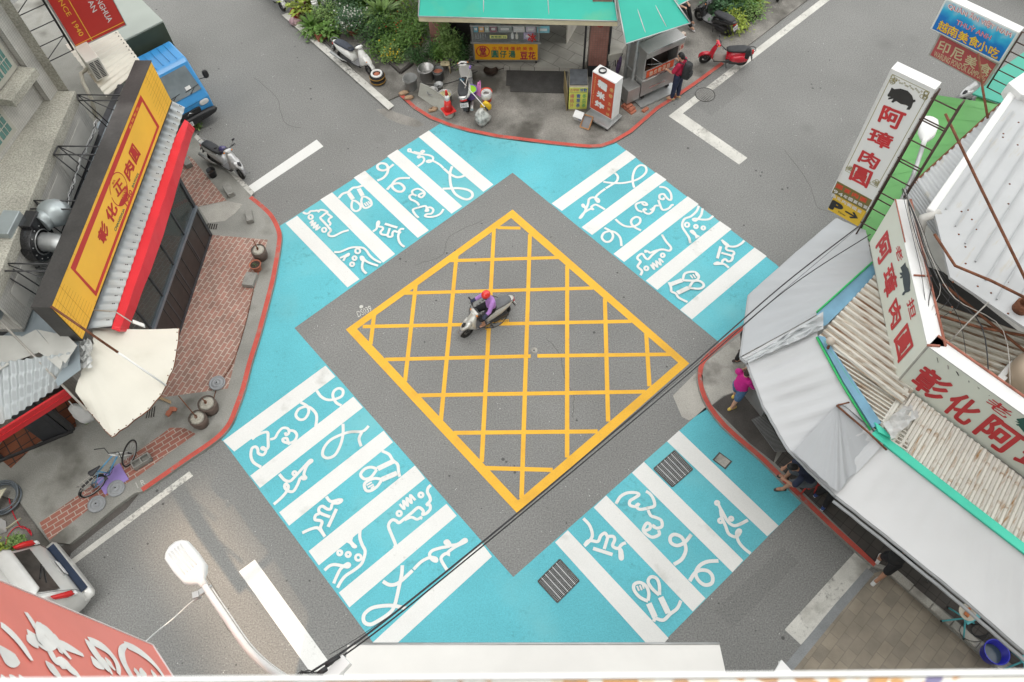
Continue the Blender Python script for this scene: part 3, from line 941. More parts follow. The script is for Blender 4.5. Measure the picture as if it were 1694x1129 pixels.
 arc = [(.62 + .27 * math.cos(a), .23 + .27 * math.sin(a)) for a in [R(x) for x in range(15, 166, 15)]]
 b.loft([[Vector((x * 1, y, z)) for x, y, z in ((px, -.085, pz - .03), (px, -.06, pz + .012), (px, 0, pz + .024), (px, .06, pz + .012), (px, .085, pz - .03), (px, 0, pz + .0))] for px, pz in arc])
 b.build('mudguard', paint if not sp else trim, t, local=True)
 b = MB()                                            # handlebar
 c, s_ = math.cos(steer), math.sin(steer)
 def hb(x, y, z):
  x -= .27
  return Vector((.27 + x * c - y * s_, x * s_ + y * c, z))
 b.tube([hb(.16, -.34, 1.0), hb(.24, -.16, 1.02), hb(.27, 0, 1.0), hb(.24, .16, 1.02), hb(.16, .34, 1.0)], .013, 8)
 hbar = b.build('handlebar', DKSTEEL, t, local=True)
 b = MB()
 for s in (-1, 1):
  b.tube([hb(.15, s * .35, .998), hb(.205, s * .235, 1.01)], .021, 8)
  b.tube([hb(.2, s * .24, 1.03), hb(.26, s * .3, 1.025), hb(.24, s * .36, 1.02)], .007, 5)
 b.build('grip', BLACK, hbar, local=True)
 b = MB()
 b.ball(hb(.29, 0, .985), (.085, .15, .055), 14, 8, Matrix.Rotation(steer, 3, 'Z') @ Matrix.Rotation(-.35, 3, 'Y'))
 if ve:
  b.ball(hb(.33, 0, .97), (.07, .08, .07), 12, 8)
 b.build('headset', paint, t, local=True)
 b = MB()
 b.ball(hb(.26, 0, 1.025), (.055, .085, .018), 12, 6, Matrix.Rotation(steer, 3, 'Z') @ Matrix.Rotation(.45, 3, 'Y'))
 b.build('instrument_panel', BLACK, t, local=True)
 b = MB()
 b.ball(hb(.365, 0, .975), (.025, .075, .035), 12, 6, Matrix.Rotation(steer, 3, 'Z'))
 b.build('headlight', CLEARL, t, local=True)
 for s in (-1, 1):
  b = MB()
  if sp or ve:
   b.ball(hb(.33, s * .135, .98), (.025, .035, .022), 8, 6)
  else:
   b.ball((.66, s * .1, .58), (.03, .025, .02), 8, 6)
  b.build('indicator', AMBER, t, local=True)
  if mirrors:
   b = MB()
   b.tube([hb(.23, s * .17, 1.02), hb(.25, s * .24, 1.13), hb(.22, s * .3, 1.2)], .006, 6)
   b.loft([[hb(.215 + dx, s * .32 + yy * math.cos(a), 1.225 + zz * math.sin(a)) for a in [k * .5236 for k in range(12)]] for dx, yy, zz in ((0, .055, .038), (.012, .06, .042), (.03, .03, .02))])
   b.build('mirror', BLACK if not ve else CHROME, t, local=True)
 b = MB()
 b.loft([sring(-.97, .70, .04, .02), sring(-.94, .68, .085, .035), sring(-.9, .66, .09, .03)])
 b.build('tail_light', REDLENS, t, local=True)
 b = MB()
 b.box((-.93, 0, .46), (.03, .13, .3), M=Matrix.Rotation(.35, 3, 'Y'))
 b.build('rear_mudguard', BLACK, t, local=True)
 b = MB()
 b.box((-.965, 0, .53), (.008, .24, .13), M=Matrix.Rotation(.35, 3, 'Y'))
 pl = b.build('licence_plate', PLATE, t, local=True)
 if plate:
  b = MB()
  m3 = Matrix.Rotation(.35, 3, 'Y')
  q = [Vector((-.97, 0, .53)) + m3 @ Vector(v) for v in ((0, .1, .045), (0, -.1, .045), (0, -.1, -.045), (0, .1, -.045))]
  put_text(b, plate, q, m3 @ Vector((-1, 0, 0)), .02, .004)
  b.build('lettering', BLACK, pl, local=True)
 b = MB()
 b.tube([(-.7, .13, .76), (-.93, .12, .80), (-1.0, .06, .81), (-1.0, -.06, .81), (-.93, -.12, .80), (-.7, -.13, .76)], .014, 8)
 b.build('grab_rail', trim if not ve else BLACK, t, local=True)
 b = MB()
 b.tube([(-.3, -.13, .22), (-.5, -.17, .24), (-.62, -.18, .27), (-1.0, -.19, .36)], [.02, .03, .05, .048], 10)
 b.build('exhaust', GALV if not sp else STEEL, t, local=True)
 b = MB()
 b.tube([(-.1, .14, .2), (-.16, .2, .015)], .012, 6)
 b.build('side_stand', DKSTEEL, t, local=True)
 SCW = 1.0
 return t
def remesh(b, voxel, sm=3):
 me = bpy.data.meshes.new('tmp')
 me.from_pydata([tuple(v) for v in b.v], [], b.f)
 o = bpy.data.objects.new('tmp', me)
 COL.objects.link(o)
 r = o.modifiers.new('r', 'REMESH')
 r.mode = 'VOXEL'
 r.voxel_size = voxel
 r.use_smooth_shade = True
 s = o.modifiers.new('s', 'SMOOTH')
 s.iterations = sm
 s.factor = .5
 dg = bpy.context.evaluated_depsgraph_get()
 out = bpy.data.meshes.new_from_object(o.evaluated_get(dg))
 bpy.data.objects.remove(o)
 bpy.data.meshes.remove(me)
 for p in out.polygons:
  p.use_smooth = True
 return out
def limb(b, pts, rad, flat=1.0, n=12, up=None):
 pts = [Vector(p) for p in pts]
 b.tube(pts, list(rad), n, True, False, flat, up)
 for p, r in zip(pts, rad):
  b.ball(p, r * .99 if flat == 1 else r * min(1, flat), 10, 6)
def hand(b, wr, d, side, curl=.9, nrm=None):
 d = Vector(d).normalized()
 nrm = Vector(nrm or (0, 0, -1))
 nrm = (nrm - d * nrm.dot(d)).normalized()
 s = d.cross(nrm).normalized() * side
 wr = Vector(wr)
 b.obox(wr - s * .033 - nrm * .012, d * .072, s * .07, nrm * .026)
 for k, (o, ln) in enumerate(((-.028, .055), (-.009, .062), (.011, .057), (.03, .044))):
  p = wr + d * .068 + s * o
  a1, a2 = curl * .6, curl * 1.4
  q = p + (d * math.cos(a1) + nrm * math.sin(a1)) * ln * .5
  e = q + (d * math.cos(a2) + nrm * math.sin(a2)) * ln * .5
  b.tube([p - d * .015, p, q, e], [.0095, .0095, .009, .0075], 8)
 p = wr + d * .025 - s * .03
 q = p + (d * .6 - s * .7 + nrm * .35).normalized() * .035
 e = q + (d * .85 - s * .1 + nrm * .55).normalized() * .03
 b.tube([p + s * .01, p, q, e], [.012, .012, .01, .008], 8)
def person(label, M, J, top, bottom, sleeve=.5, legs=1.0, skin=SKIN, hair='short', shoe=BLACK, shoec=None, curl=(.9, .9), group=None, sock=None, handn=((0, 0, -1), (0, 0, -1)), hairm=None, slim=1.0, blouse=0.0):
 """J holds joint positions in the person's own frame (x ahead, y to their left, z up)"""
 J = {k: Vector(v) for k, v in J.items()}
 b = MB()
 pel, ch, nk, hd = J['pelvis'], J['chest'], J['neck'], J['head']
 fwd = Vector(J.get('face', (1, 0, 0))).normalized()
 side = (J['sl'] - J['sr']).normalized()
 tr = [L(pel, ch, t) for t in (0, .3, .65, 1.0)] + [nk]
 limb(b, [pel - (ch - pel) * .12] + tr, [r * slim for r in (.135, .15, .135, .15, .14, .06)], .72, 14, up=(ch - pel).cross(side))
 limb(b, [nk, hd], (.052, .052))
 hup = (hd - nk).normalized()
 hf = (fwd - hup * fwd.dot(hup)).normalized()
 hs = hup.cross(hf)
 HM = Matrix((hf, hs, hup)).transposed()
 hc = hd + hup * .09
 b.ball(hc, (.098, .077, .115), 16, 12, HM)
 b.ball(hc + hf * .03 - hup * .06, (.068, .058, .065), 12, 8, HM)
 b.ball(hc + hf * .105 - hup * .012, (.022, .016, .025), 8, 6, HM)      # nose
 b.ball(hc + hf * .085 - hup * .055, (.02, .028, .008), 8, 6, HM)       # lips
 b.ball(hc + hf * .085 + hup * .025, (.018, .05, .012), 8, 6, HM)       # brow
 for s in (-1, 1):
  b.ball(hc + hs * s * .078 - hup * .005, (.022, .012, .033), 8, 6, HM)
  k = 'l' if s > 0 else 'r'
  limb(b, [ch + (J['s' + k] - ch) * .4, J['s' + k], L(J['s' + k], J['e' + k], .5), J['e' + k], L(J['e' + k], J['w' + k], .4), J['w' + k]], [r * slim for r in (.07, .062, .052, .042, .04, .028)])
  hd_ = (J['w' + k] - J['e' + k]).normalized() if 'h' + k not in J else J['h' + k]
  hand(b, J['w' + k] - hd_ * .01, hd_, -s, curl[0 if s > 0 else 1], handn[0 if s > 0 else 1])
  limb(b, [pel + side * s * .06, J['h_' + k], L(J['h_' + k], J['k' + k], .5), J['k' + k], L(J['k' + k], J['a' + k], .3), J['a' + k]], [r * slim for r in (.11, .098, .08, .058, .056, .036)])
  t = J['t' + k]
  b.tube([J['a' + k] - (t - J['a' + k]) * .28 + Vector((0, 0, -.035)), J['a' + k] + Vector((0, 0, -.03)), L(J['a' + k], t, .6), t], [.035, .045, .042, .028], 10)
 me = remesh(b, .011)
 o = bpy.data.objects.new('person', me)
 COL.objects.link(o)
 o.matrix_world = M
 INV[o.name] = M.inverted()
 me.materials.append(skin)
 tag(o, label, 'person', group)
 def cloth(name, bb, m, v=.013):
  me = remesh(bb, v, 2)
  me.materials.append(m)
  c = bpy.data.objects.new(name, me)
  COL.objects.link(c)
  c.parent = o
  return c
 b = MB()                                           # shirt
 limb(b, [pel - (ch - pel) * .06] + tr, [r * slim + blouse * k for r, k in ((.155, 1.3), (.166, 1.2), (.158, 1), (.168, .6), (.152, .3), (.068, 0))], .76, 16, up=(ch - pel).cross(side))
 for s in (-1, 1):
  k = 'l' if s > 0 else 'r'
  S_, E_, W_ = J['s' + k], J['e' + k], J['w' + k]
  if sleeve <= .5:
   limb(b, [ch + (S_ - ch) * .5, S_, L(S_, E_, sleeve * 1.6)], [r * slim for r in (.085, .078, .074 + blouse * .4)])
  else:
   limb(b, [ch + (S_ - ch) * .5, S_, L(S_, E_, .5), E_, L(E_, W_, .9)], [r * slim for r in (.085, .077, .066, .058, .046)])
 cloth('shirt', b, top)
 b = MB()                                           # trousers
 limb(b, [pel + (ch - pel) * .12, pel, pel - (ch - pel) * .16], [r * slim for r in (.155, .166, .15)], .8, 14, up=(ch - pel).cross(side))
 for s in (-1, 1):
  k = 'l' if s > 0 else 'r'
  H_, K_, A_ = J['h_' + k], J['k' + k], J['a' + k]
  if legs < 1:
   limb(b, [pel + side * s * .06, H_, L(H_, K_, .5), L(H_, K_, min(1, legs * 1.9))], [r * slim for r in (.13, .12, .105, .092)])
  else:
   limb(b, [pel + side * s * .06, H_, L(H_, K_, .5), K_, L(K_, A_, .45), L(K_, A_, .93)], [r * slim for r in (.13, .115, .097, .078, .072, .06)])
 cloth('trousers', b, bottom)
 for s in (-1, 1):
  k = 'l' if s > 0 else 'r'
  A_, T_ = J['a' + k], J['t' + k]
  d = (T_ - A_)
  dn = Vector((d.x, d.y, d.z * .4)).normalized()
  b = MB()
  hz = Vector((0, 0, 1))
  sd = hz.cross(dn).normalized()
  up = dn.cross(sd)
  c0 = A_ - up * .055
  rings = []
  for x, hw, h in ((-.085, .02, .03), (-.075, .036, .06), (-.02, .042, .07), (.06, .044, .055), (.13, .047, .04), (.175, .035, .028), (.195, .012, .015)):
   rings.append([c0 + dn * x + sd * hw * math.cos(a) + up * (h * .5 + h * .55 * math.sin(a) - .03) for a in [i * .5236 for i in range(12)]])
  b.loft(rings)
  sh = b.build('shoe', shoe, o, local=True)
  if shoec:
   b = MB()
   b.loft([[c0 + dn * x + sd * hw * math.cos(a) + up * (-.045 + .014 * math.sin(a)) for a in [i * .5236 for i in range(12)]] for x, hw in ((-.09, .025), (-.08, .042), (0, .047), (.09, .052), (.15, .05), (.2, .018))])
   b.build('sole', shoec, sh, local=True)
 if hair in ('short', 'long', 'bun'):
  b = MB()
  b.ball(hc - hf * .012 + hup * .022, (.102, .086, .108), 16, 10, HM)
  b.ball(hc - hf * .05 - hup * .02, (.07, .078, .085), 12, 8, HM)
  if hair == 'long':
   b.ball(hc - hf * .06 - hup * .10, (.06, .075, .11), 12, 8, HM)
  me = remesh(b, .011, 2)
  bm = bmesh.new()
  bm.from_mesh(me)
  bmesh.ops.delete(bm, geom=[v for v in bm.verts if (v.co - hc).dot(hf) > .035 and (v.co - hc).dot(hup) < .065], context='VERTS')
  bm.to_mesh(me)
  bm.free()
  me.materials.append(hairm or HAIRM)
  h = bpy.data.objects.new('hair', me)
  COL.objects.link(h)
  h.parent = o
 b = MB()
 for s in (-1, 1):
  b.ball(hc + hf * .088 + hs * s * .033 + hup * .008, (.012, .014, .008), 8, 6, HM)
 b.build('eyes', BLACK, o, local=True)
 return o, HM, hc
def stand(h=1.65, step=.1, arms='down', lean=0.0):
 k = h / 1.65
 J = dict(pelvis=(0, 0, .90), chest=(lean * .6, 0, 1.25), neck=(lean, 0, 1.41), head=(lean + .02, 0, 1.46),
             sl=(lean, .17, 1.35), sr=(lean, -.17, 1.35), el=(lean - .03, .22, 1.08), er=(lean - .03, -.22, 1.08), wl=(lean + .05, .23, .84), wr=(lean + .05, -.23, .84),
             h_l=(0, .09, .86), h_r=(0, -.09, .86), kl=(step * .6, .1, .46), kr=(-step * .4, -.1, .46), al=(step, .1, .085), ar=(-step, -.1, .085), tl=(step + .13, .12, .04), tr=(-step + .13, -.12, .04))
 return {a: Vector(v) * k for a, v in J.items()}
def leafm(name, c, var=.35):
 m = mat(name, c, .5, 0, var, 7, 0, 40, .12, .35)
 b = m.node_tree.nodes['Principled BSDF']
 b.inputs['Transmission Weight'].default_value = 0
 b.inputs['Subsurface Weight'].default_value = 0
 return m
LEAF = [leafm('leaf_mid_green', (0.105, 0.203, 0.039)), leafm('leaf_dark_green', (0.045, 0.105, 0.031)), leafm('leaf_yellow_green', (0.266, 0.336, 0.049)), leafm('leaf_pale_green', (0.168, 0.266, 0.077)), leafm('leaf_blue_green', (0.070, 0.147, 0.070))]
BARK = mat('plant_stem', (.11, .085, .055), .9, 0, .2, 10)
SOIL = mat('potting_soil', (.045, .033, .025), .95, 0, .3, 12)
TERRA = mat('terracotta', (.36, .125, .075), .8, 0, .15, 6)
FLOWR = mat('red_flower', (.6, .05, .02), .5)
FLOWY = mat('yellow_flower', (.7, .5, .03), .5)
FLOWW = mat('white_flower', (.6, .6, .55), .5)
def leaf(b, p, d, ln, wd, droop=.25):
 d = d.normalized()
 s = d.cross(Vector((0, 0, 1)))
 s = s.normalized() if s.length > .01 else Vector((1, 0, 0))
 u = s.cross(d)
 m = p + d * ln * .5 + Vector((0, 0, -droop * ln * .12))
 t = p + d * ln + Vector((0, 0, -droop * ln * .55))
 b.add([p, m + s * wd * .5 - u * wd * .12, t, m - s * wd * .5 - u * wd * .12, m], [(0, 1, 4), (1, 2, 4), (2, 3, 4), (3, 0, 4)])
def rdir(z0=-.2):
 while True:
  v = Vector((random.uniform(-1, 1), random.uniform(-1, 1), random.uniform(z0, 1)))
  if .1 < v.length < 1:
   return v.normalized()
def bush(label, cat, c, r, n, ls, lm, name='potted_plant', pot=None, group=None, flower=None, kind='leaf', lump=5, clear=.25):
 """c: ground point; r: radii of the crown; leaves sit in several clumps around stems"""
 c = Vector(c)
 t = thing(name, label, cat, c, group=group)
 z0 = 0
 if pot:
  pr, ph, pm = pot
  b = MB()
  b.lathe(c, [(pr * .72, 0), (pr * .8, ph * .3), (pr * .96, ph * .88), (pr * 1.06, ph * .9), (pr * 1.06, ph), (pr * .93, ph), (pr * .9, ph * .86), (.01, ph * .86)], 20, cap=False)
  b.build('pot', pm, t)
  b = MB(); b.lathe(c + Vector((0, 0, ph * .87)), [(.01, .01), (pr * .9, 0)], 16, cap=False); b.build('soil', SOIL, t)
  z0 = ph * .87
 st, lf, fl = MB(), MB(), MB()
 top = c + Vector((0, 0, z0))
 if kind == 'strap':
  for i in range(n):
   a = random.uniform(0, 6.283)
   e = random.uniform(.15, 1.2)
   d = Vector((math.cos(a) * math.cos(e), math.sin(a) * math.cos(e), math.sin(e)))
   ln = r[2] * random.uniform(.7, 1.1)
   s = d.cross(Vector((0, 0, 1))).normalized() * ls * .5
   pts = [top + d * ln * q + Vector((0, 0, -ln * .45 * q * q * math.cos(e))) for q in (0, .35, .7, 1)]
   vs = []
   for p, w in zip(pts, (.6, 1, .8, .08)):
    vs += [p - s * w, p + s * w]
   lf.add(vs, [(0, 2, 3, 1), (2, 4, 5, 3), (4, 6, 7, 5)])
  st.tube([c + Vector((0, 0, z0 * .9)), top + Vector((0, 0, .05))], .02, 6)
 else:
  clumps = []
  for i in range(lump):
   d = rdir(0)
   q = Vector((d.x * r[0], d.y * r[1], abs(d.z) * r[2])) * random.uniform(.45, .85) + Vector((0, 0, r[2] * clear))
   clumps.append(q)
   st.tube([top - Vector((0, 0, .02)), top + q * .5 + Vector((random.uniform(-.05, .05), random.uniform(-.05, .05), 0)), top + q], [.012, .009, .005], 5)
  n = int(n * 1.9)
  ls *= 1.22
  for i in range(n):
   q = random.choice(clumps)
   rr = .42
   p = top + q + Vector((random.gauss(0, r[0] * rr * .8), random.gauss(0, r[1] * rr * .8), random.gauss(0, r[2] * rr * .6)))
   if p.z < c.z + .03:
    p.z = c.z + random.uniform(.03, .12)
   d = (p - top - q * .6) * .8 + rdir(-.4) * .35
   leaf(lf, p, d, ls * random.uniform(.7, 1.25), ls * random.uniform(.42, .6), random.uniform(.1, .8))
   if flower and random.random() < flower[1]:
    fl.ball(p + Vector((0, 0, ls * .4)), random.uniform(.018, .032), 6, 4)
 st.build('stem', BARK, t)
 lf.build('foliage', lm, t)
 if fl.v:
  fl.build('flowers', flower[0], t)
 return t
def bucket(label, px, py, r, h, m, z, name='bucket', cat='bucket', inner=None, handle=True, group=None, content=None, taper=.82):
 c = W(px, py, z)
 t = thing(name, label, cat, c, group=group)
 b = MB()
 b.lathe(c, [(r * taper, 0), (r * .99, h * .93), (r * 1.06, h * .94), (r * 1.06, h), (r * .97, h), (r * taper * .95, h * .06), (.001, h * .05)], 24, cap=False)
 b.build('shell', m, t)
 if handle:
  b = MB()
  a0 = random.uniform(0, 3)
  e = Vector((math.cos(a0), math.sin(a0), 0))
  f = Vector((-e.y, e.x, 0))
  b.tube([c + Vector((0, 0, h * .9)) + e * r * 1.04 * math.cos(k * math.pi / 8) + f * r * 1.12 * math.sin(k * math.pi / 8) + Vector((0, 0, -.02 * math.sin(k * math.pi / 8))) for k in range(9)], .007, 6)
  b.build('handle', GALV, t)
 if content:
  b = MB()
  b.lathe(c + Vector((0, 0, h * content[1])), [(.001, .012), (r * (taper + (.97 - taper) * content[1]) * .96, 0)], 20, cap=False)
  b.build('contents', content[0], t)
 return t
def boxthing(name, label, cat, quadpx, z, h, m, part='body', group=None, bevel=.01):
 P = PX(quadpx, z)
 c = sum(P, Vector()) / len(P)
 t = thing(name, label, cat, c, group=group)
 b = MB(); b.prism(P, (0, 0, h)); b.build(part, m, t, bevel=bevel)
 return t
# ================================================================ south side: the building the view is taken from
WALLW = mat('pale_wall_tile', (.50, .49, .46), .6, 0, .08, 3)
CANVASW = mat('white_canvas', (.66, .65, .62), .7, 0, .05, 1.2, .15, 9)
ENAMEL = mat('white_enamel', (.70, .70, .69), .35, 0, .04, 4)
TERRAZZO = mat('terrazzo', (.62, .5, .38), .5, 0, .1, 3)
N, K, b_ = nodes_of(TERRAZZO)
g = next(n for n in N if n.type == 'NEW_GEOMETRY')
v = N.new('ShaderNodeTexVoronoi'); v.inputs['Scale'].default_value = 34
K.new(g.outputs['Position'], v.inputs['Vector'])
r = N.new('ShaderNodeValToRGB'); r.color_ramp.interpolation = 'CONSTANT'
cr = r.color_ramp
cr.elements[0].position = 0; cr.elements[0].color = (.72, .70, .64, 1)
cr.elements[1].position = .32; cr.elements[1].color = (.60, .33, .13, 1)
for p, c in ((.55, (.75, .72, .66)), (.72, (.50, .30, .16)), (.84, (.22, .2, .34)), (.9, (.68, .56, .40))):
 e = cr.elements.new(p); e.color = (*c, 1)
sx = N.new('ShaderNodeSeparateColor')
K.new(v.outputs['Color'], sx.inputs[0]); K.new(sx.outputs[0], r.inputs[0]); K.new(r.outputs[0], b_.inputs['Base Color'])
t = thing('viewpoint_building', 'pale building below the camera with a terrazzo parapet along the bottom of the view', 'building', (0, 0, 0))
b = MB(); b.prism([(-1.9, 0, 0), (22, 0, 0), (22, -12, 0), (7, -12, 0)], (0, 0, 15.1)); b.build('wall', WALLW, t)
pa, pc = W(300, 1131, 15.6), W(1694, 1119.5, 15.6)
d = (pc - pa).normalized()
nrm = Vector((-d.y, d.x, 0))
b = MB(); b.obox(pa - d * 2.2 + Vector((0, 0, -.4)), d * 9, -nrm * .28, Vector((0, 0, .4))); b.build('parapet', TERRAZZO, t)
b = MB(); b.obox(pa - d * 2.2 + Vector((0, 0, -.43)) + nrm * .012, d * 9, -nrm * .01, Vector((0, 0, .437))); b.build('parapet_edge', ENAMEL, t)
for fl in range(4):
 for k in range(4):
  b = MB()
  b.obox((-.9 + 2.6 * k, 0.0, 3.6 + 3 * fl), (1.6, 0, 0), (0, .03, 0), (0, 0, 1.3))
  b.build('window', mat('window_dark_glass', (.05, .06, .065), .1), t)
z0 = 5.2
t = thing('wall_awning', 'plain white awning projecting over the pavement at the bottom centre', 'awning', W(880, 1090, z0))
A, B_ = W(575, 1065.5, z0), W(1190, 1065, z0)
bk = Vector((0, -2.6, .75))
b = MB()
n = 14
rows = []
for j in range(7):
 row = []
 for i in range(n * 2 + 1):
  u, w = i / (n * 2), j / 6
  sag = -.05 * math.sin(math.pi * w) - .018 * abs(math.sin(math.pi * u * 6)) * math.sin(math.pi * w) + .006 * random.uniform(-1, 1) * (0 < j < 6)
  row.append(L(A, B_, u) + bk * w + Vector((0, 0, sag)))
 rows.append(row)
vs = [p for r_ in rows for p in r_]
W_ = n * 2 + 1
fs = [(j * W_ + i, j * W_ + i + 1, (j + 1) * W_ + i + 1, (j + 1) * W_ + i) for j in range(6) for i in range(W_ - 1)]
b.add(vs, fs, True)
cv = b.build('canopy', CANVASW, t)
b = MB()
b.quad(A, B_, B_ + Vector((0, .01, -.18)), A + Vector((0, .01, -.18)))
b.build('valance', CANVASW, t)
b = MB()
b.tube([A, B_], .018, 8)
for u in (0, .33, .66, 1):
 p = L(A, B_, u)
 b.tube([p + Vector((0, 0, -.11)), p + bk + Vector((0, 0, -.11))], .015, 6)
b.build('frame', GALV, t)
t = thing('box_beam', 'short white steel box beam under the tangle of cables at the bottom', 'beam', W(540, 1112, 8.4))
p0, p1 = W(566, 1083, 8.4), W(500, 1150, 8.4)
dd = (p1 - p0).normalized(); nn = Vector((-dd.y, dd.x, 0))
b = MB(); b.obox(p0, dd * 1.6, nn * .13, Vector((0, 0, -.1))); b.build('beam', ENAMEL, t, bevel=.006)
b = MB(); b.obox(p0 + nn * .12 - Vector((0, 0, .1)), dd * 1.6, nn * .012, Vector((0, 0, .06))); b.build('flange', ENAMEL, t)
t = thing('wall_bracket', 'pointed white bracket at the bottom right of the white awning', 'bracket', W(1290, 1108, 8))
b = MB(); b.prism([W(1291, 1093, 8), W(1312, 1116, 8), W(1322, 1140, 8), W(1270, 1140, 8), W(1280, 1112, 8)], (0, 0, .05)); b.build('plate', ENAMEL, t)
b = MB(); b.tube([W(1291, 1095, 8), W(1285, 1150, 7.9)], .02, 6); b.build('rib', ENAMEL, t)
zl = 8.0
t = thing('street_lamp', 'white street lamp on a long curved arm reaching over the road', 'street lamp', (-2.4, .2, 5))
hd0, hd1 = W(288, 905, zl), W(330, 958, zl)
dx = (hd1 - hd0).normalized(); dy = Vector((-dx.y, dx.x, 0))
Lh = (hd1 - hd0).length
b = MB()
rings = []
for u, hw, hh in ((-.06, .06, .03), (.02, .12, .06), (.13, .16, .085), (.5, .17, .10), (.85, .158, .09), (.98, .11, .07), (1.07, .05, .05), (1.2, .04, .045)):
 c = hd0 + dx * Lh * u
 rings.append([c + dy * hw * math.copysign(abs(math.cos(a)) ** .6, math.cos(a)) + Vector((0, 0, hh * math.copysign(abs(math.sin(a)) ** .6, math.sin(a)))) for a in [k * math.pi / 8 for k in range(16)]])
b.loft(rings)
hb_ = b.build('lamp_head', ENAMEL, t)
b = MB()
for k in range(5):
 o = dy * (-.08 + .04 * k)
 b.tube([hd0 + dx * Lh * .12 + o + Vector((0, 0, .088)), hd0 + dx * Lh * .5 + o + Vector((0, 0, .104)), hd0 + dx * Lh * .78 + o + Vector((0, 0, .09))], .008, 6)
b.build('cooling_rib', ENAMEL, hb_)
b = MB(); b.ball(hd0 + dx * Lh * .45 - Vector((0, 0, .08)), (.15, .15, .06), 14, 8); b.build('lens', CLEARL, hb_)
arm = [W(x, y, z) for x, y, z in smooth([(334, 962, zl), (345, 980, zl), (372, 1020, zl - .02), (405, 1068, zl - .1), (432, 1096, zl - .25), (462, 1118, zl - .5), (500, 1140, zl - .9), (560, 1175, zl - 1.5)], 4)]
b = MB(); b.tube(arm, [.036 + .010 * i / len(arm) for i in range(len(arm))], 12); b.build('arm', ENAMEL, t)
b = MB()
c = W(338, 979, zl)
b.box(c + Vector((-.03, .0, .0)), (.13, .06, .05), .6)
b.box(c + Vector((-.08, -.04, .0)), (.07, .07, .1), .3)
b.cyl(c + dy * .1, c - dy * .14, .016, n=8)
b.build('clamp', GALV, t)
b = MB(); b.tube([p + dy * .05 + Vector((0, 0, -.03)) for p in arm[3:]], .008, 6); b.build('cable', WHITEP, t)
t = thing('lamp_wire', 'thin pale wire hanging from the street lamp clamp to the red sign', 'wire', W(300, 1020, 7.9))
b = MB(); b.tube([W(x, y, z) for x, y, z in smooth([(330, 986, 7.95), (312, 1000, 7.7), (288, 1022, 7.6), (262, 1043, 7.7), (238, 1064, 8.1)], 4)], .007, 6); b.build('wire', ENAMEL, t)
SALMON = mat('salmon_red_sign', (.74, .20, .16), .45, 0, .05, 1.5)
zb = 8.0
p0 = W(252, 1068, zb); p1 = W(295, 1135, zb)
dirh = (p1 - p0).normalized()
t = thing('projecting_sign', 'large salmon red upright sign with white brush calligraphy at the bottom edge', 'sign', p0)
wS = 1.75
Bd = Board.__new__(Board)
Bd.bl, Bd.br = p0 + dirh * wS, p0
Bd.x, Bd.y = Bd.br - Bd.bl, Vector((0, 0, 5.6))
Bd.n = Bd.x.cross(Bd.y).normalized()
b = MB(); Bd.panel(b, 0, 0, 1, 1, -.22, 0); b.build('panel', SALMON, t)
b = MB(); Bd.panel(b, 1.0, -.001, 1.006, 1.001, -.225, .012); Bd.panel(b, 0, -.003, 1.006, 0, -.225, .012); b.build('trim', ENAMEL, t)
b = MB()
def strokes(lines, w):
 for ln in lines:
  pts = smooth([tuple(map(float, q.split(','))) for q in ln.split()[1:]], 4)
  k = float(ln.split()[0])
  P = [WP(x / 5.647, 960 + y / 5.647, Bd.bl, Bd.n) + Bd.n * .006 for x, y in pts]
  nP = len(P)
  for i in range(nP - 1):
   pass
  up = Bd.n
  vs = []
  for i, p in enumerate(P):
   tt = (P[min(nP - 1, i + 1)] - P[max(0, i - 1)]).normalized()
   sd = up.cross(tt) * (k * .66 * (.35 + .65 * math.sin(math.pi * min(1, .12 + .88 * i / (nP - 1)) ** .8)) / 2)
   vs += [p - sd + up * .0004 * i, p + sd + up * .0004 * i]
  b.add(vs, [(2 * i, 2 * i + 1, 2 * i + 3, 2 * i + 2) for i in range(nP - 1)])
strokes(['.16 0,420 60,470 130,540 200,630 250,710 285,765', '.3 0,705 70,725 155,740', '.12 236,305 290,390 345,490 390,560', '.24 250,500 330,560 400,600 470,560 420,500 370,450 350,520 360,600', '.17 240,540 300,590 350,630',
         '.18 370,440 440,480 500,560 560,640 600,690 650,750', '.17 520,590 600,620 680,660 770,710', '.15 430,620 470,690 500,760 540,790', '.18 480,500 530,590 560,690', '.2 455,775 480,830 530,900 545,930', '.2 540,790 600,780 640,830 700,880 740,940',
         '.24 820,570 860,650 920,740 960,800 1010,860', '.2 830,570 900,600 980,650 1050,730 1090,810 1095,890', '.22 850,750 890,780 960,820', '.15 940,730 990,800 1040,890', '.15 1000,740 1020,790 1070,850',
         '.19 1250,950 1190,850 1140,750 1130,660 1170,610', '.21 1170,610 1260,650 1360,720 1440,800 1500,880 1550,960', '.17 1245,835 1290,890 1300,960', '.17 1340,850 1330,900 1400,960', '.15 1430,860 1440,900 1490,960', '.1 0,905 30,930 60,960', '.1 90,920 130,930 160,960', '.1 170,910 200,930 240,950', '.1 1030,920 1060,940 1090,960', '.1 1160,930 1180,950 1190,970'], 1)
b.build('lettering', mat('sign_white', (.78, .77, .75), .5), t)
for z in (8.6, 10.6, 12.6):
 b = MB()
 q = p0 + dirh * wS
 b.tube([Vector((q.x, q.y, z)) - Bd.n * .1, Vector((q.x + .75, q.y - .75, z))], .03, 8)
 b.build('bracket', GALV, t)
CABLE = mat('black_cable', (.03, .03, .032), .6)
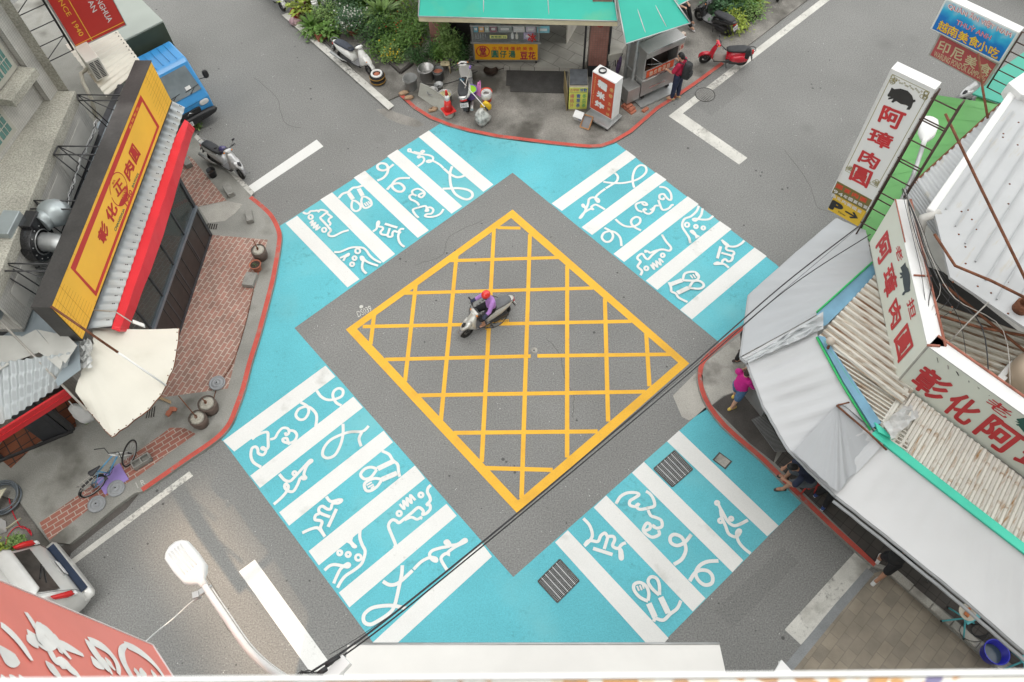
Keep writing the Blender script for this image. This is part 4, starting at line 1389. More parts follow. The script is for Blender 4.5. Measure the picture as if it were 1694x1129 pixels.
for k, (pts, r) in enumerate([([(515, 1112, 8.3), (620, 1040, 7.9), (860, 846, 7.2), (1120, 625, 6.3), (1290, 476, 5.4), (1420, 375, 4.7)], .013), ([(520, 1118, 8.25), (640, 1032, 7.75), (880, 836, 7.0), (1140, 618, 6.0), (1300, 480, 5.1), (1440, 388, 4.4)], .010), ([(545, 1083, 8.2), (600, 1050, 8.0), (690, 985, 7.6), (800, 894, 7.3), (900, 812, 7.0), (1100, 646, 6.3), (1250, 520, 5.5), (1440, 360, 4.6)], .004)]):
 t = thing('overhead_cable', ['thick black overhead cable running from the bottom beam to the pig sign', 'thinner black overhead cable just below the thick one', 'fine black wire strung beside the two overhead cables'][k], 'cable', W(*pts[0]), group='cables crossing over the junction')
 b = MB(); b.tube([W(*p) for p in smooth(pts, 6)], r, 7); b.build('cable', CABLE, t)
t = thing('cable_tangle', 'tangle of black cable ends looped over the white box beam', 'cable', W(515, 1115, 8.5))
b = MB()
for k in range(6):
 x, y = random.uniform(498, 522), random.uniform(1112, 1124)
 b.tube([W(x + random.uniform(6, 16) * math.cos(a), y + random.uniform(4, 9) * math.sin(a), 8.5 + .05 * math.sin(a * 2)) for a in [i * .7 for i in range(10)]], .007, 6)
b.build('loop', CABLE, t)
b = MB(); b.tube([W(526, 1116, 8.5), W(540, 1106, 8.52)], .03, 8); b.tube([W(538, 1101, 8.5), W(562, 1086, 8.45)], .022, 8); b.build('sleeve', BLACK, t)
az = Vector((SUN_DIR.x, SUN_DIR.y, 0)).normalized()
lf = Vector((-az.y, az.x, 0))                       # to the right seen from the sun side is -lf
if lf.x < 0:
 lf = -lf                                        # lf points to +x (east)
o = W(430, 930) + az * 62
tl = mat('sun_blocker_grey', (.4, .39, .37), .9)
b = MB()
b.obox(o, lf * 70, az * 14, Vector((0, 0, 190)))
b.obox(o - lf * 1.75, -lf * 60, az * 14, Vector((0, 0, 190)))
b.obox(o + Vector((0, 0, 105.5)), -lf * 1.75, az * .4, Vector((0, 0, 80)))
struct(b.build('building', tl))  # unseen blocks added to shade the scene, slot shaped to pass a sun band
# ================================================================ west corner: meatball shop with the yellow sign, house behind
YSIGN = mat('sign_yellow', (.84, .47, .05), .45, 0, .05, 1.5)
SRED = mat('sign_red', (.50, .035, .028), .45, 0, .06, 2)
SREDT = mat('sign_red_letters', (.46, .03, .025), .5)
SGRN = mat('sign_green_letters', (.03, .14, .09), .5)
SBLK = mat('sign_box_black', (.055, .052, .05), .45, .2, .3, 1.2, .05, 20, .1, .4, ((.20, .19, .18), .5, .6, .8))
CORR = mat('grey_corrugated_sheet', (.40, .43, .44), .45, .25, .12, .9, 0, 40, 0, .4, ((.30, .27, .23), .9, .56, .75))
CORRC = mat('cream_corrugated_sheet', (.56, .53, .46), .5, .1, .1, .9, 0, 40, 0, .4, ((.40, .33, .24), 1.1, .58, .75))
BLUEF = mat('blue_grey_sheet', (.30, .35, .38), .45, .3, .18, .8, 0, 40, 0, .4, ((.2, .2, .2), .8, .58, .75))
RFAB = mat('red_vinyl', (.62, .022, .035), .35, 0, .08, 1.5, .12, 7)
FRAMEK = mat('charcoal_frame', (.05, .052, .058), .45, .3, .15, 4)
DGLASS = glassy('shop_glass', (.09, .10, .095), .42, .04)
DPANEL = mat('dark_brown_panel', (.035, .028, .026), .5, 0, .2, 5)
CREAM = mat('cream_canvas', (.63, .61, .54), .75, 0, .05, 1.0, .2, 8, 0, .3, ((.52, .49, .41), .9, .6, .8))
RUST = mat('rusty_steel', (.16, .062, .032), .85, .1, .4, 6, .3, 30, .15)
POLEW = mat('weathered_pole', (.38, .36, .33), .55, .2, .2, 5)
GRAN = mat('granite_render', (.34, .33, .285), .9, 0, .16, 1.2, .4, 28, .28, .3, ((.22, .215, .19), .7, .58, .75))
WTILE = brick('white_wall_tile', (.50, .49, .46), (.46, .45, .42), (.30, .29, .27), 0, 9, .5, .5, .03, 0, .5, ((-.62, -.78, 0), (0, 0, 1)))
WIN = mat('green_window_glass', (.10, .21, .19), .12, 0, .2, 3)
WFR = mat('window_frame_beige', (.40, .39, .34), .5, 0, .08)
DUCT = mat('spiral_duct', (.40, .41, .41), .35, .7, .15, 6)
ACW = mat('ac_casing', (.62, .60, .55), .45, 0, .06, 3)
PAVE_Z = .104
def corr(b, p00, p10, p01, p11, waves, amp=.02, seg=6, rows=2, shape=1.0, sag=0.0):
 """sheet p00-p10 (along the waves) to p01-p11, waves run from row 0 to the last row"""
 n = waves * seg
 vs, fs = [], []
 nrm = (p10 - p00).cross(p01 - p00).normalized()
 if nrm.z < 0:
  nrm = -nrm
 for j in range(rows + 1):
  for i in range(n + 1):
   u, v = i / n, j / rows
   w = math.sin(2 * math.pi * u * waves)
   w = math.copysign(abs(w) ** shape, w)
   vs.append(L(L(p00, p10, u), L(p01, p11, u), v) + nrm * (amp * w) - Vector((0, 0, sag * math.sin(math.pi * v))))
 for j in range(rows):
  for i in range(n):
   a = j * (n + 1) + i
   fs.append((a, a + 1, a + n + 2, a + n + 1))
 k = len(b.v)
 b.add(vs, fs, True)
 m = len(vs)
 b.add([v - nrm * .006 for v in vs], [tuple(reversed(f)) for f in fs], True)
zL = 4.6
C = W(154, 212, 3.4)
C2 = W(80, 150.6, zL)
C3 = W(0, 262, zL)
H = thing('granite_house', 'grey granite and white tile house with green windows at the top left corner', 'house', (C3.x, C3.y, 0))
d1 = (C3 - C2).normalized(); d1.z = 0; d1.normalize()
n1 = Vector((d1.y, -d1.x, 0)) if Vector((d1.y, -d1.x, 0)).x > 0 else Vector((-d1.y, d1.x, 0))
C.z = 0
C2.z = 0
d2 = (C - C2).normalized()
end = C2 + d1 * 12
far = C + Vector((-8, 7, 0))
b = MB()
foot = [C, C2, end, end + Vector((-9, 0, 0)), far]
b.prism(foot, (0, 0, 13)); b.build('wall', GRAN, H)
def wallq(u0, u1, z0, z1, d0, d1_, m, nm, par=H):
 b = MB(); b.obox(C2 + d1 * u0 + n1 * d0 + Vector((0, 0, z0)), d1 * (u1 - u0), n1 * (d1_ - d0), Vector((0, 0, z1 - z0)))
 return b.build(nm, m, par)
wallq(-.1, .30, zL, 13, .004, .22, WTILE, 'pilaster')
wallq(.30, 12, zL, 13, .003, .05, WTILE, 'tile_facing')
for u0, wd, z0, z1 in ((.42, .82, 5.65, 7.3), (1.42, .95, 4.75, 6.2), (2.6, .95, 4.75, 6.2), (1.6, .9, 7.4, 8.9)):
 w = wallq(u0, u0 + wd, z0, z1, .05, .09, WFR, 'window')
 pw = (wd - .26) / 2
 for k in range(2):
  p = wallq(u0 + .1 + (pw + .06) * k, u0 + .1 + (pw + .06) * k + pw, z0 + .12, z1 - .12, .09, .10, WIN, 'pane', w)
 b = MB()
 for k in range(2):
  for i in range(1, 3):
   b.obox(C2 + d1 * (u0 + .1 + (pw + .06) * k + pw * i / 3) + n1 * .1 + Vector((0, 0, z0 + .12)), d1 * .014, n1 * .01, Vector((0, 0, z1 - z0 - .24)))
  for i in range(1, 6):
   b.obox(C2 + d1 * (u0 + .1 + (pw + .06) * k) + n1 * .1 + Vector((0, 0, z0 + .12 + (z1 - z0 - .24) * i / 6)), d1 * pw, n1 * .013, Vector((0, 0, .014)))
 b.build('grille', WFR, w)
wallq(.33, 1.36, 5.42, 5.60, .05, .46, GRAN, 'window_sill')
wallq(.75, 3.2, 9.0, 9.5, .05, .6, GRAN, 'cornice')
LE = [(124, 151), (89, 256), (53, 331), (35, 375), (0, 452)]
lo0, lo1 = W(124, 151, zL), W(0, 452, zL)
LL_ = (W(-14, 490, zL) - lo0).length
li0, li1 = W(78, 150.6, zL), W(0, 262, zL)
dl = (lo1 - lo0).normalized()
lo1 = lo0 + dl * LL_
li1 = C2 + d1 * LL_ + Vector((0, 0, zL))
b = MB(); b.prism([p + Vector((0, 0, -.28)) for p in (lo0, lo1, li1, li0)], (0, 0, .28)); b.build('ledge', GRAN, H)
nl = Vector((dl.y, -dl.x, 0)); nl = nl if nl.x > 0 else -nl
b = MB(); b.obox(lo0 - nl * .10 + Vector((0, 0, -1.25)), dl * LL_, nl * .06, Vector((0, 0, .97))); b.build('parapet_face', WTILE, H)
for k in range(3):
 b = MB(); b.obox(lo0 - nl * .04 + dl * (.35 + 1.75 * k) + Vector((0, 0, -1.05)), dl * 1.5, nl * .012, Vector((0, 0, .55))); b.build('parapet_panel', WALLW, H)
b = MB(); b.obox(lo0 - nl * .6 + Vector((0, 0, -4.6)), dl * LL_, nl * .5, Vector((0, 0, 3.36))); b.build('lower_wall', WTILE, H)
zb = 4.0
Bd = Board((127, 80), (208, 41), zb, 4.4)
t = thing('vertical_shop_sign', 'red upright sign with white and yellow lettering at the top left above the truck', 'sign', Bd.bl)
b = MB(); Bd.panel(b, 0, 0, 1, 1, -.25, 0); b.build('panel', SRED, t)
b = MB(); Bd.panel(b, -.012, -.004, 0, 1, -.26, .01); Bd.panel(b, 1, -.004, 1.012, 1, -.26, .01); Bd.panel(b, 0, -.006, 1, 0, -.26, .01); b.build('trim', GALV, t)
Z = 5.643
def zq(*p):
 return [(x / Z, y / Z) for x, y in p]
b = MB()
Bd.textpx(b, 'CHANGHUA', zq((867, -155), (1055, 190), (1008, 215), (820, -130)), .02)
Bd.textpx(b, 'BAWAN', zq((788, -177), (908, 95), (865, 122), (745, -150)), .02)
b.build('lettering', WHITEP, t)
b = MB()
Bd.textpx(b, 'SINCE  1940', zq((545, -65), (785, 322), (745, 345), (505, -45)), .01)
for a, e in (((640, 0), (862, 383)), ((540, -172), (640, 0)), ((703, 427), (1160, 203))):
 b.ribbon([Bd.px(a[0] / Z, a[1] / Z) + Bd.n * .006, Bd.px(e[0] / Z, e[1] / Z) + Bd.n * .006], .02, Bd.n)
b.build('yellow_lettering', YSIGN, t)
b = MB()
r0, r1 = Bd.p(-.06, -.02, -.13), Bd.p(-.06, 1, -.13)
e0, e1 = Bd.p(-.62, -.02, -.13), Bd.p(-.62, 1, -.13)
b.tube([r0, r1], .03, 6); b.tube([e0, e1], .03, 6)
for k in range(11):
 u = k / 10
 b.tube([L(r0, r1, u), L(e0, e1, u)], .014, 6)
 if k % 3 == 1:
  b.tube([L(r0, r1, u), L(e0, e1, u - .1)], .012, 6)
b.build('mounting_frame', DKSTEEL, t)
def rooft(name, label, pts, z, waves, m, amp=.02, parts=None):
 P = [W(x, y, q) for (x, y), q in zip(pts, z)]
 t = thing(name, label, 'roof', (P[0].x, P[0].y, P[0].z))
 b = MB(); corr(b, *P, waves, amp); b.build('sheet', m, t)
 return t, P
t, P = rooft('corrugated_roof', 'cream corrugated lean-to roof between the red sign and the blue truck', [(186, 40), (237, 108), (108, 74), (176, 160)], (3.1, 3.05, 3.4, 3.35), 12, CORRC, .022)
b = MB()
for i in range(12):
 p = L(P[0], P[1], (i + .5) / 12); q = L(P[2], P[3], (i + .5) / 12)
 b.ball(L(p, q, .05) + Vector((0, 0, .025)), .016, 6, 4)
b.build('bolts', DKSTEEL, t)
b = MB(); b.obox(L(P[0], P[2], .25) - Vector((0, 0, 3.0)), (P[1] - P[0]), L(P[0], P[2], .35) - L(P[0], P[2], .25), Vector((0, 0, 2.9))); b.build('supporting_wall', WTILE, t)
t = thing('air_conditioner', 'cream outdoor air conditioner with a slotted grille below the red sign', 'air conditioner', W(168, 118, 3.45))
A, B_ = W(161, 135.5, 3.45), W(182, 125.5, 3.45)
dx = (B_ - A); dx.normalize(); dy = Vector((-dx.y, dx.x, 0))
A2 = A
b = MB(); b.obox(A, dx * .34, dy * .78, Vector((0, 0, .6)))
ac = b.build('casing', ACW, t, bevel=.02)
b = MB()
for i in range(14):
 for j in range(2):
  b.obox(A + dx * (.02) + Vector((0, 0, .05 + .27 * j)) + dy * (-.004), dx * .001, dy * .001, Vector((0, 0, .001)))
b = MB()
for i in range(2):
 for k in range(12):
  b.obox(A + dx * (.04 + .14 * i) - dy * .004 + Vector((0, 0, .05 + .042 * k)), dx * .11, dy * .006, Vector((0, 0, .024)))
b.build('grille', DKSTEEL, t)
b = MB(); b.tube([A + dy * .5 + Vector((0, 0, .1)), A + dy * .5 - dx * .2 + Vector((0, 0, .05)), A + dy * .2 - dx * .3, A - dx * .35 + Vector((0, 0, -.4)), A - dx * .5 + Vector((0, 0, -.9))], .05, 8); b.build('pipe', CORRC, t)
zb = 3.3
Bd = Board((136.4, 561), (283.7, 167.4), zb, 1.23)
YS = thing('yellow_shop_sign', 'long yellow shop sign with red border and red characters on a black box', 'sign', Bd.bl)
b = MB(); Bd.panel(b, 0, 0, 1, 1, -.02, 0); b.build('panel', YSIGN, YS)
b = MB(); Bd.panel(b, -.004, -.03, 1.004, 1.0, -.40, -.022); Bd.panel(b, -.004, 1.0, 1.004, 1.012, -.40, .006); Bd.panel(b, -.004, -.03, 1.004, -.005, -.022, .006); b.build('box', SBLK, YS)
b = MB()
Z = 5.643
def zy(x, y):
 return (x / Z, y / Z)
fo = [zy(1312, 888), zy(1604 - 3, 943)]
o4 = [Bd.px(232.5, 157.2), Bd.px(263.6, 209.5), Bd.px(159, 491), Bd.px(116.5, 443.5)]   # top-right, bottom-right, bottom-left, top-left
i4 = [Bd.px(235.2, 168.3), Bd.px(259.5, 210.8), Bd.px(157.3, 482), Bd.px(125, 447)]
for i in range(4):
 j = (i + 1) % 4
 b.quad(o4[i] + Bd.n * .003, o4[j] + Bd.n * .003, i4[j] + Bd.n * .003, i4[i] + Bd.n * .003)
for i in range(4):
 f = b.f[i]
 if (b.v[f[1]] - b.v[f[0]]).cross(b.v[f[2]] - b.v[f[0]]).dot(Bd.n) < 0:
  f.reverse()
b.build('red_border', SRED, YS)
b = MB()
for v in [k / 12 for k in range(1, 12)]:
 for u0, u1 in ((0, .115 - .03 * v), (.875 + .035 * v, 1)):
  b.ribbon([Bd.p(u0, v, .002), Bd.p(u1, v, .002)], .006, Bd.n)
for u in (.03, .07, .93, .965):
 b.ribbon([Bd.p(u, 0, .003), Bd.p(u, 1, .003)], .006, Bd.n)
for k in range(14):
 u = .13 + k * .055
 b.ribbon([Bd.p(u, 0, .002), Bd.p(u, .045, .002)], .006, Bd.n)
 b.ribbon([Bd.p(u, .955, .002), Bd.p(u, 1, .002)], .006, Bd.n)
b.build('groove', mat('groove_brown', (.32, .13, .015), .6), YS)
b = MB()
zc = lambda x, y: (130 + x / 6.27, 240 + y / 6.27)
def chars(lst, bold):
 for ch, q in lst:
  Bd.textpx(b, ch, [zc(*p) for p in q], bold)
chars([('彰', [(185, 960), (240, 765), (325, 880), (270, 1045)]), ('化', [(262, 720), (328, 572), (412, 665), (352, 835)]), ('肉', [(453, 262), (512, 135), (585, 225), (530, 390)]), ('圓', [(515, 85), (555, -25), (645, 95), (598, 212)])], .06)
cc = Bd.px(*zc(418, 460))
ex = (Bd.p(1, 0) - Bd.p(0, 0)).normalized(); ey = Vector((0, 0, 1))
rr = .37
def circ(r, a0, a1, n, d):
 return [cc + (ex * math.cos(a0 + (a1 - a0) * k / n) + ey * math.sin(a0 + (a1 - a0) * k / n)) * r + Bd.n * d for k in range(n + 1)]
b.ribbon(circ(rr, R(-200), R(150), 40, .004), .022, Bd.n)
low = circ(rr, R(-150), R(-30), 20, .005)
b.add(low, [tuple(range(len(low)))])
Bd.textpx(b, '正', [zc(350, 440), (zc(425, 335)), zc(490, 440), zc(405, 545)], .05, .006)
Bd.textpx(b, 'BA', [zc(343, 400), zc(368, 352), zc(382, 370), zc(357, 412)], .01, .005)
Bd.textpx(b, '1940', [zc(470, 600), zc(530, 455), zc(557, 492), zc(500, 640)], .03, .005)
b.build('red_lettering', SREDT, YS)
b = MB()
Bd.textpx(b, 'CHANGHUA', [zc(366, 875), zc(462, 655), zc(480, 672), zc(385, 905)], .04)
Bd.textpx(b, 'BAWAN', [zc(548, 430), zc(606, 288), zc(624, 305), zc(566, 448)], .04)
b.build('green_lettering', SGRN, YS)
b = MB()
Bd.textpx(b, 'WAN', [zc(428, 545), zc(482, 455), zc(492, 480), zc(440, 572)], .02, .009)
zr = lambda x, y: (150 + x / 8.064, 160 + y / 8.064)
for ch, (x, y) in zip('創始彰化', ((530, 400), (560, 315), (592, 240), (622, 165))):
 Bd.textpx(b, ch, [zr(x - 24, y + 12), zr(x + 3, y - 38), zr(x + 20, y - 14), zr(x - 8, y + 38)], .02, .006)
b.build('yellow_lettering', YSIGN, YS)
def rods(b, lst, r=.018):
 for (x0, y0, z0), (x1, y1, z1) in lst:
  b.tube([W(x0, y0, z0), W(x1, y1, z1)], r, 6)
zt = 4.5
for prs in ([((540, 350), (945, 355)), ((500, 430), (925, 430))], [((305, 858), (740, 862)), ((268, 935), (705, 940))], [((40, 1445), (492, 1452)), ((-20, 1515), (470, 1520))], [((722, -130), (1130, -125)), ((730, -76), (1120, -76))]):
 b = MB()
 P4 = []
 for a, e in prs:
  A_, E_ = W(a[0] / Z, 180 + a[1] / Z, zt), W(e[0] / Z, 180 + e[1] / Z, zt)
  b.tube([A_, E_], .017, 6)
  lo = E_ + Vector((0, 0, -1.0)); la = L(A_, E_, .35) + Vector((0, 0, -1.0))
  b.tube([la, lo], .017, 6)
  b.tube([A_, la], .015, 6)
  P4.append((A_, E_, la, lo))
 b.tube([P4[0][0], P4[1][0]], .017, 6)
 b.tube([P4[0][2], P4[1][2]], .017, 6)
 b.tube([P4[0][0], P4[1][1] - Vector((0, 0, .5))], .013, 6)
 b.build('bracket', DKSTEEL, YS)
SH = thing('corner_shop', 'charcoal framed glass corner shop under the red awning on the left pavement', 'shop', W(330, 430, .1))
f0, f1 = W(350.4, 389.5, .1), W(297.7, 550.8, .1)
df = (f1 - f0).normalized(); nf = Vector((-df.y, df.x, 0)); nf = nf if nf.x > 0 else -nf
Hf = 2.62
b = MB()
b.obox(f0 - df * .02 - nf * .07, df * .11, nf * .09, Vector((0, 0, Hf)))
for k in range(1, 5):
 b.obox(f0 + df * (.95 * k) - nf * .05, df * .05, nf * .055, Vector((0, 0, Hf)))
b.obox(f0 - nf * .06, df * 4.3, nf * .08, Vector((0, 0, .07)))
b.obox(f0 - nf * .08 + Vector((0, 0, Hf - .34)), df * 4.3, nf * .12, Vector((0, 0, .34)))
b.build('window_frame', FRAMEK, SH, bevel=.006)
b = MB(); b.obox(f0 - nf * .06 + Vector((0, 0, 1.18)), df * 4.3, nf * .11, Vector((0, 0, .09))); b.build('handrail', mat('blue_steel_rail', (.22, .25, .29), .35, .6, .1), SH)
b = MB(); b.obox(f0 - nf * .035 + Vector((0, 0, .07)), df * 4.3, nf * .03, Vector((0, 0, 1.11))); b.build('lower_panel', DPANEL, SH)
b = MB()
for k in range(7):
 for j in range(4):
  pass
for k in range(1, 9):
 b.obox(f0 + df * (.52 * k) - nf * .005 + Vector((0, 0, .08)), df * .022, nf * .012, Vector((0, 0, 1.1)))
b.build('panel_joint', FRAMEK, SH)
b = MB(); b.obox(f0 - nf * .03 + Vector((0, 0, 1.27)), df * 4.3, nf * .012, Vector((0, 0, 1.0))); b.build('glass', DGLASS, SH)
b = MB()
q = f0 - df * .02 - nf * .02
b.obox(q, -nf * 2.6, df * .1, Vector((0, 0, Hf))); b.build('side_wall', FRAMEK, SH)
b = MB(); b.obox(f0 - nf * 2.7, df * 4.3, nf * .1, Vector((0, 0, Hf))); b.build('back_wall', WALLW, SH)
b = MB(); b.obox(f0 - nf * 2.6 + Vector((0, 0, .006)), df * 4.3, nf * 2.5, Vector((0, 0, .004))); b.build('floor', A_BRK, SH)
pts = [(306, 178), (184, 540), (250, 150), (110, 548)]
P = [W(x, y, z) for (x, y), z in zip(pts, (3.02, 3.02, 3.22, 3.22))]
b = MB(); corr(b, *P, 32, .022); sh = b.build('roof_sheet', CORR, SH)
b = MB()
for i in range(32):
 p, q = L(P[0], P[1], (i + .25) / 32), L(P[2], P[3], (i + .25) / 32)
 for w in (.09, .13):
  b.ball(L(p, q, w) + Vector((0, 0, .028)), .014, 6, 4)
b.build('bolts', DKSTEEL, sh)
b = MB()
zf = 3.24
b.prism([W(x, y, zf) for x, y in ((262, 128), (215, 150), (150, 215), (118, 290), (60, 420), (0, 505), (-60, 610), (0, 600), (60, 560), (125, 552))], (0, 0, -.03))
b.build('flat_roof', BLUEF, SH)
b = MB()
b.ribbon([W(x, y, zf + .012) for x, y in ((200, 140), (177, 190), (140, 280), (106, 364), (70, 440), (36, 528), (0, 553), (-60, 590))], .17)
b.build('gutter', FRAMEK, SH)
t = thing('red_awning', 'long narrow red vinyl awning along the edge of the shop roof', 'awning', W(250, 390, 2.9))
el = [(305.5, 198), (280.6, 250), (235.6, 383), (189, 529), (186, 541)]
er = [(312, 203), (297.7, 250), (257, 374), (203, 534), (200, 541)]
ef = [(322.8, 213), (310, 250), (270, 389.5), (216, 536), (213, 543)]
b = MB()
rows = [[W(*p, z) for p in smooth(e, 8)] for e, z in ((el, 3.0), (er, 2.97), (ef, 2.62))]
for r_ in rows[1:]:
 for i, p in enumerate(r_):
  p += Vector((random.uniform(-1, 1), random.uniform(-1, 1), random.uniform(-1, 1))) * .008
n = len(rows[0])
b.add([p for r_ in rows for p in r_], [(j * n + i, j * n + i + 1, (j + 1) * n + i + 1, (j + 1) * n + i) for j in range(2) for i in range(n - 1)])
o = b.build('canvas', RFAB, t)
m = o.modifiers.new('s', 'SOLIDIFY'); m.thickness = .012
b = MB(); b.tube([p + Vector((0, 0, .008)) for p in rows[1]], .008, 6); b.build('seam', RFAB, t)
b = MB(); b.add([rows[0][0], rows[1][0], rows[2][0], rows[0][0] - Vector((0, 0, .35))], [(0, 1, 2, 3)]); b.build('end_flap', RFAB, t)
t = thing('exhaust_blower', 'black centrifugal exhaust blower with a silver duct on the wall behind the yellow sign', 'exhaust fan', W(62, 395, 4.0))
c = W(62, 400, 4.1)
axd = (W(100, 402, 4.1) - c).normalized()
b = MB()
b.cyl(c - axd * .13, c + axd * .13, .42, n=28)
b.obox(c - axd * .13 + Vector((0, 0, .1)) - axd.cross(Vector((0, 0, 1))) * .42, axd * .26, axd.cross(Vector((0, 0, 1))) * .42, Vector((0, 0, .42)))
b.build('housing', BLKP, t, bevel=.01)
b = MB()
sd = axd.cross(Vector((0, 0, 1)))
for k in range(12):
 a = k * math.pi / 6
 b.ball(c + axd * .135 + (sd * math.cos(a) + Vector((0, 0, math.sin(a)))) * .36, .016, 6, 4)
b.ring(c + axd * .135, .27, .012, axd, 28, 6)
b.build('bolts', GALV, t)
b = MB(); pp = [c + axd * .13, c + axd * .3, c + axd * .5 + Vector((0, 0, -.03)), c + axd * .72 + Vector((0, 0, -.14)), c + axd * .9 + Vector((0, 0, -.4))]
for i in range(1):
 b.tube([Vector(p) for p in smooth([tuple(p) for p in pp], 6)], [.2 + .008 * (k % 2) for k in range(25)], 18)
b.build('duct', DUCT, t)
b = MB(); b.obox(c - axd * .5 - sd * .3 + Vector((0, 0, .15)), axd * .36, sd * .62, Vector((0, 0, .5))); b.build('intake_hood', mat('galvanised_hood', (.36, .40, .41), .4, .5, .1, 3), t, bevel=.015)
b = MB(); b.ball(c + sd * -.62 + axd * .25 + Vector((0, 0, .22)), (.36, .3, .3), 18, 12); b.cyl(c + sd * -.3 + axd * .1 + Vector((0, 0, .25)), c + sd * -.55 + axd * .2 + Vector((0, 0, .25)), .22, n=18); b.build('round_cap', mat('galvanised_hood', (.36, .40, .41)), t)
b = MB()
for s in (-.4, .4):
 b.tube([c + sd * s + Vector((0, 0, -.35)), c + sd * s - axd * .5 + Vector((0, 0, -.75))], .02, 6)
 b.tube([c + sd * s + axd * .2 + Vector((0, 0, -.4)), c + sd * s - axd * .5 + Vector((0, 0, -.4))], .02, 6)
b.build('bracket', DKSTEEL, t)
t = thing('wall_cables', 'bundle of grey cables hanging along the house wall behind the yellow sign', 'cable', W(120, 300, 3.6))
for k in range(4):
 b = MB()
 b.tube([W(x + random.uniform(-3, 3), y + random.uniform(-3, 3), 3.75 + .1 * k) for x, y in smooth([(160, 200), (152, 225), (140, 250), (130, 275), (122, 300), (115, 322), (108, 345), (98, 370)], 3)], .012, 6)
 b.build('cable', [GALV, WHITEP, DKSTEEL, GALV][k], t)
t = thing('corner_canopy', 'fan shaped cream canvas canopy at the corner of the left pavement', 'canopy', W(200, 620, 2.5))
inner = [(153, 542), (154, 560), (154, 574), (146, 595), (135, 615), (124, 648)]
outer = smooth([(296, 543.5), (294, 563), (289, 598.5), (280, 623), (266, 653), (246, 676.5), (221.5, 696), (198, 713), (184, 722.5), (165, 701), (145, 678)], 2)
b = MB()
nI = len(outer)
inn = smooth(inner, 5)
rows = []
for j in range(9):
 v = j / 8
 row = []
 for i in range(nI):
  ii = inn[int(round(i / (nI - 1) * (len(inn) - 1)))]
  p0, p1 = W(*ii, 2.95), W(*outer[i], 2.45 if i < nI - 4 else 2.55)
  sag = .07 * math.sin(math.pi * v) * (.6 + .4 * math.sin(i * 1.1)) + .02 * math.sin(i * 2.3 + v * 3)
  row.append(L(p0, p1, v) - Vector((0, 0, sag)))
 rows.append(row)
b.add([p for r_ in rows for p in r_], [(j * nI + i, j * nI + i + 1, (j + 1) * nI + i + 1, (j + 1) * nI + i) for j in range(8) for i in range(nI - 1)], True)
b.build('canvas', CREAM, t)
b = MB()
for i in range(0, nI):
 b.ball(rows[8][i] + Vector((0, 0, .01)) + (rows[7][i] - rows[8][i]).normalized() * .02, .014, 6, 4)
b.build('eyelet', RUST, t)
b = MB(); b.tube([p - Vector((0, 0, .02)) for p in rows[8]], .012, 6); b.build('hem_rope', RUST, t)
t = thing('canopy_pole', 'long half rusty half white pole lying across the cream canopy', 'pole', W(180, 570, 3.2))
A, B_ = W(84, 507, 4.62), W(274.7, 638, 2.5)
mid = L(A, B_, .56)
b = MB(); b.tube([A, mid], .026, 8); b.build('rusty_section', RUST, t)
b = MB(); b.tube([mid, B_], .022, 8); b.build('white_section', ENAMEL, t)
t = thing('canopy_pole', 'pale steel pole over the tiled roof along the left side of the canopy', 'pole', W(70, 600, 3.2))
b = MB(); b.tube([W(-8, 523, 4.0), W(144, 680, 2.65)], .024, 8); b.build('pole', POLEW, t)
t = thing('sign_lamp', 'small white lamp on a thin rod above the red awning end', 'lamp', W(222, 534, 3.1))
b = MB(); b.tube([W(150, 513, 3.3), W(191, 516, 3.2), W(222, 536, 3.1)], .014, 6); b.build('arm', POLEW, t)
b = MB(); b.obox(W(221, 531, 3.1), W(240, 538, 3.1) - W(221, 531, 3.1), Vector((.02, -.08, 0)), Vector((0, 0, .06))); b.build('lamp', ENAMEL, t, bevel=.008)
t = thing('plastic_wrap', 'crumpled translucent plastic sheet stuffed in the roof corner beside the canopy', 'plastic sheet', W(140, 590, 3.1))
b = MB()
vs = []
for j in range(8):
 for i in range(8):
  vs.append(W(124 + 4 * i + random.uniform(-3, 3), 562 + 6.5 * j + random.uniform(-3, 3), 3.1 + random.uniform(-.1, .1)))
b.add(vs, [(j * 8 + i, j * 8 + i + 1, j * 8 + i + 9, j * 8 + i + 8) for j in range(7) for i in range(7)])
b.build('sheet', mat('clear_wrap', (.52, .53, .52), .25, 0, .15, 6), t)
t = thing('tiled_roof_shop', 'small shop with grey wavy tile sheet roof and red fascia at the left edge', 'shop', W(40, 680, .1))
P = [W(x, y, z) for (x, y), z in zip([(104, 636), (-46, 732), (118, 585), (-60, 610)], (2.9, 2.9, 3.42, 3.42))]
vs, fs = [], []
wv, sg, rw = 13, 6, 24
nrm = Vector((0, 0, 1))
for j in range(rw + 1):
 for i in range(wv * sg + 1):
  u, v = i / (wv * sg), j / rw
  step = (v * 4) % 1.0
  vs.append(L(L(P[0], P[1], u), L(P[2], P[3], u), v) + nrm * (.028 * math.sin(2 * math.pi * u * wv) + .03 * (step if j % 6 else 1.0 if j == rw else 0)))
n = wv * sg + 1
fs = [(j * n + i, j * n + i + 1, (j + 1) * n + i + 1, (j + 1) * n + i) for j in range(rw) for i in range(n - 1)]
b = MB(); b.add(vs, fs, True); b.build('tile_sheet', CORR, t)
b = MB(); b.prism([W(x, y, 3.40) for x, y in ((28, 562), (60, 546), (105, 596), (100, 612), (72, 588))], (0, 0, .012)); b.prism([W(x, y, 3.42) for x, y in ((62, 546), (112, 556), (128, 572), (108, 602))], (0, 0, .012)); b.prism([W(x, y, 3.41) for x, y in ((-60, 600), (-10, 556), (34, 556), (64, 584), (20, 600), (-40, 640))], (0, 0, .012)); b.build('flashing', mat('flashing', (.50, .50, .47), .5, .2, .1, 2), t)
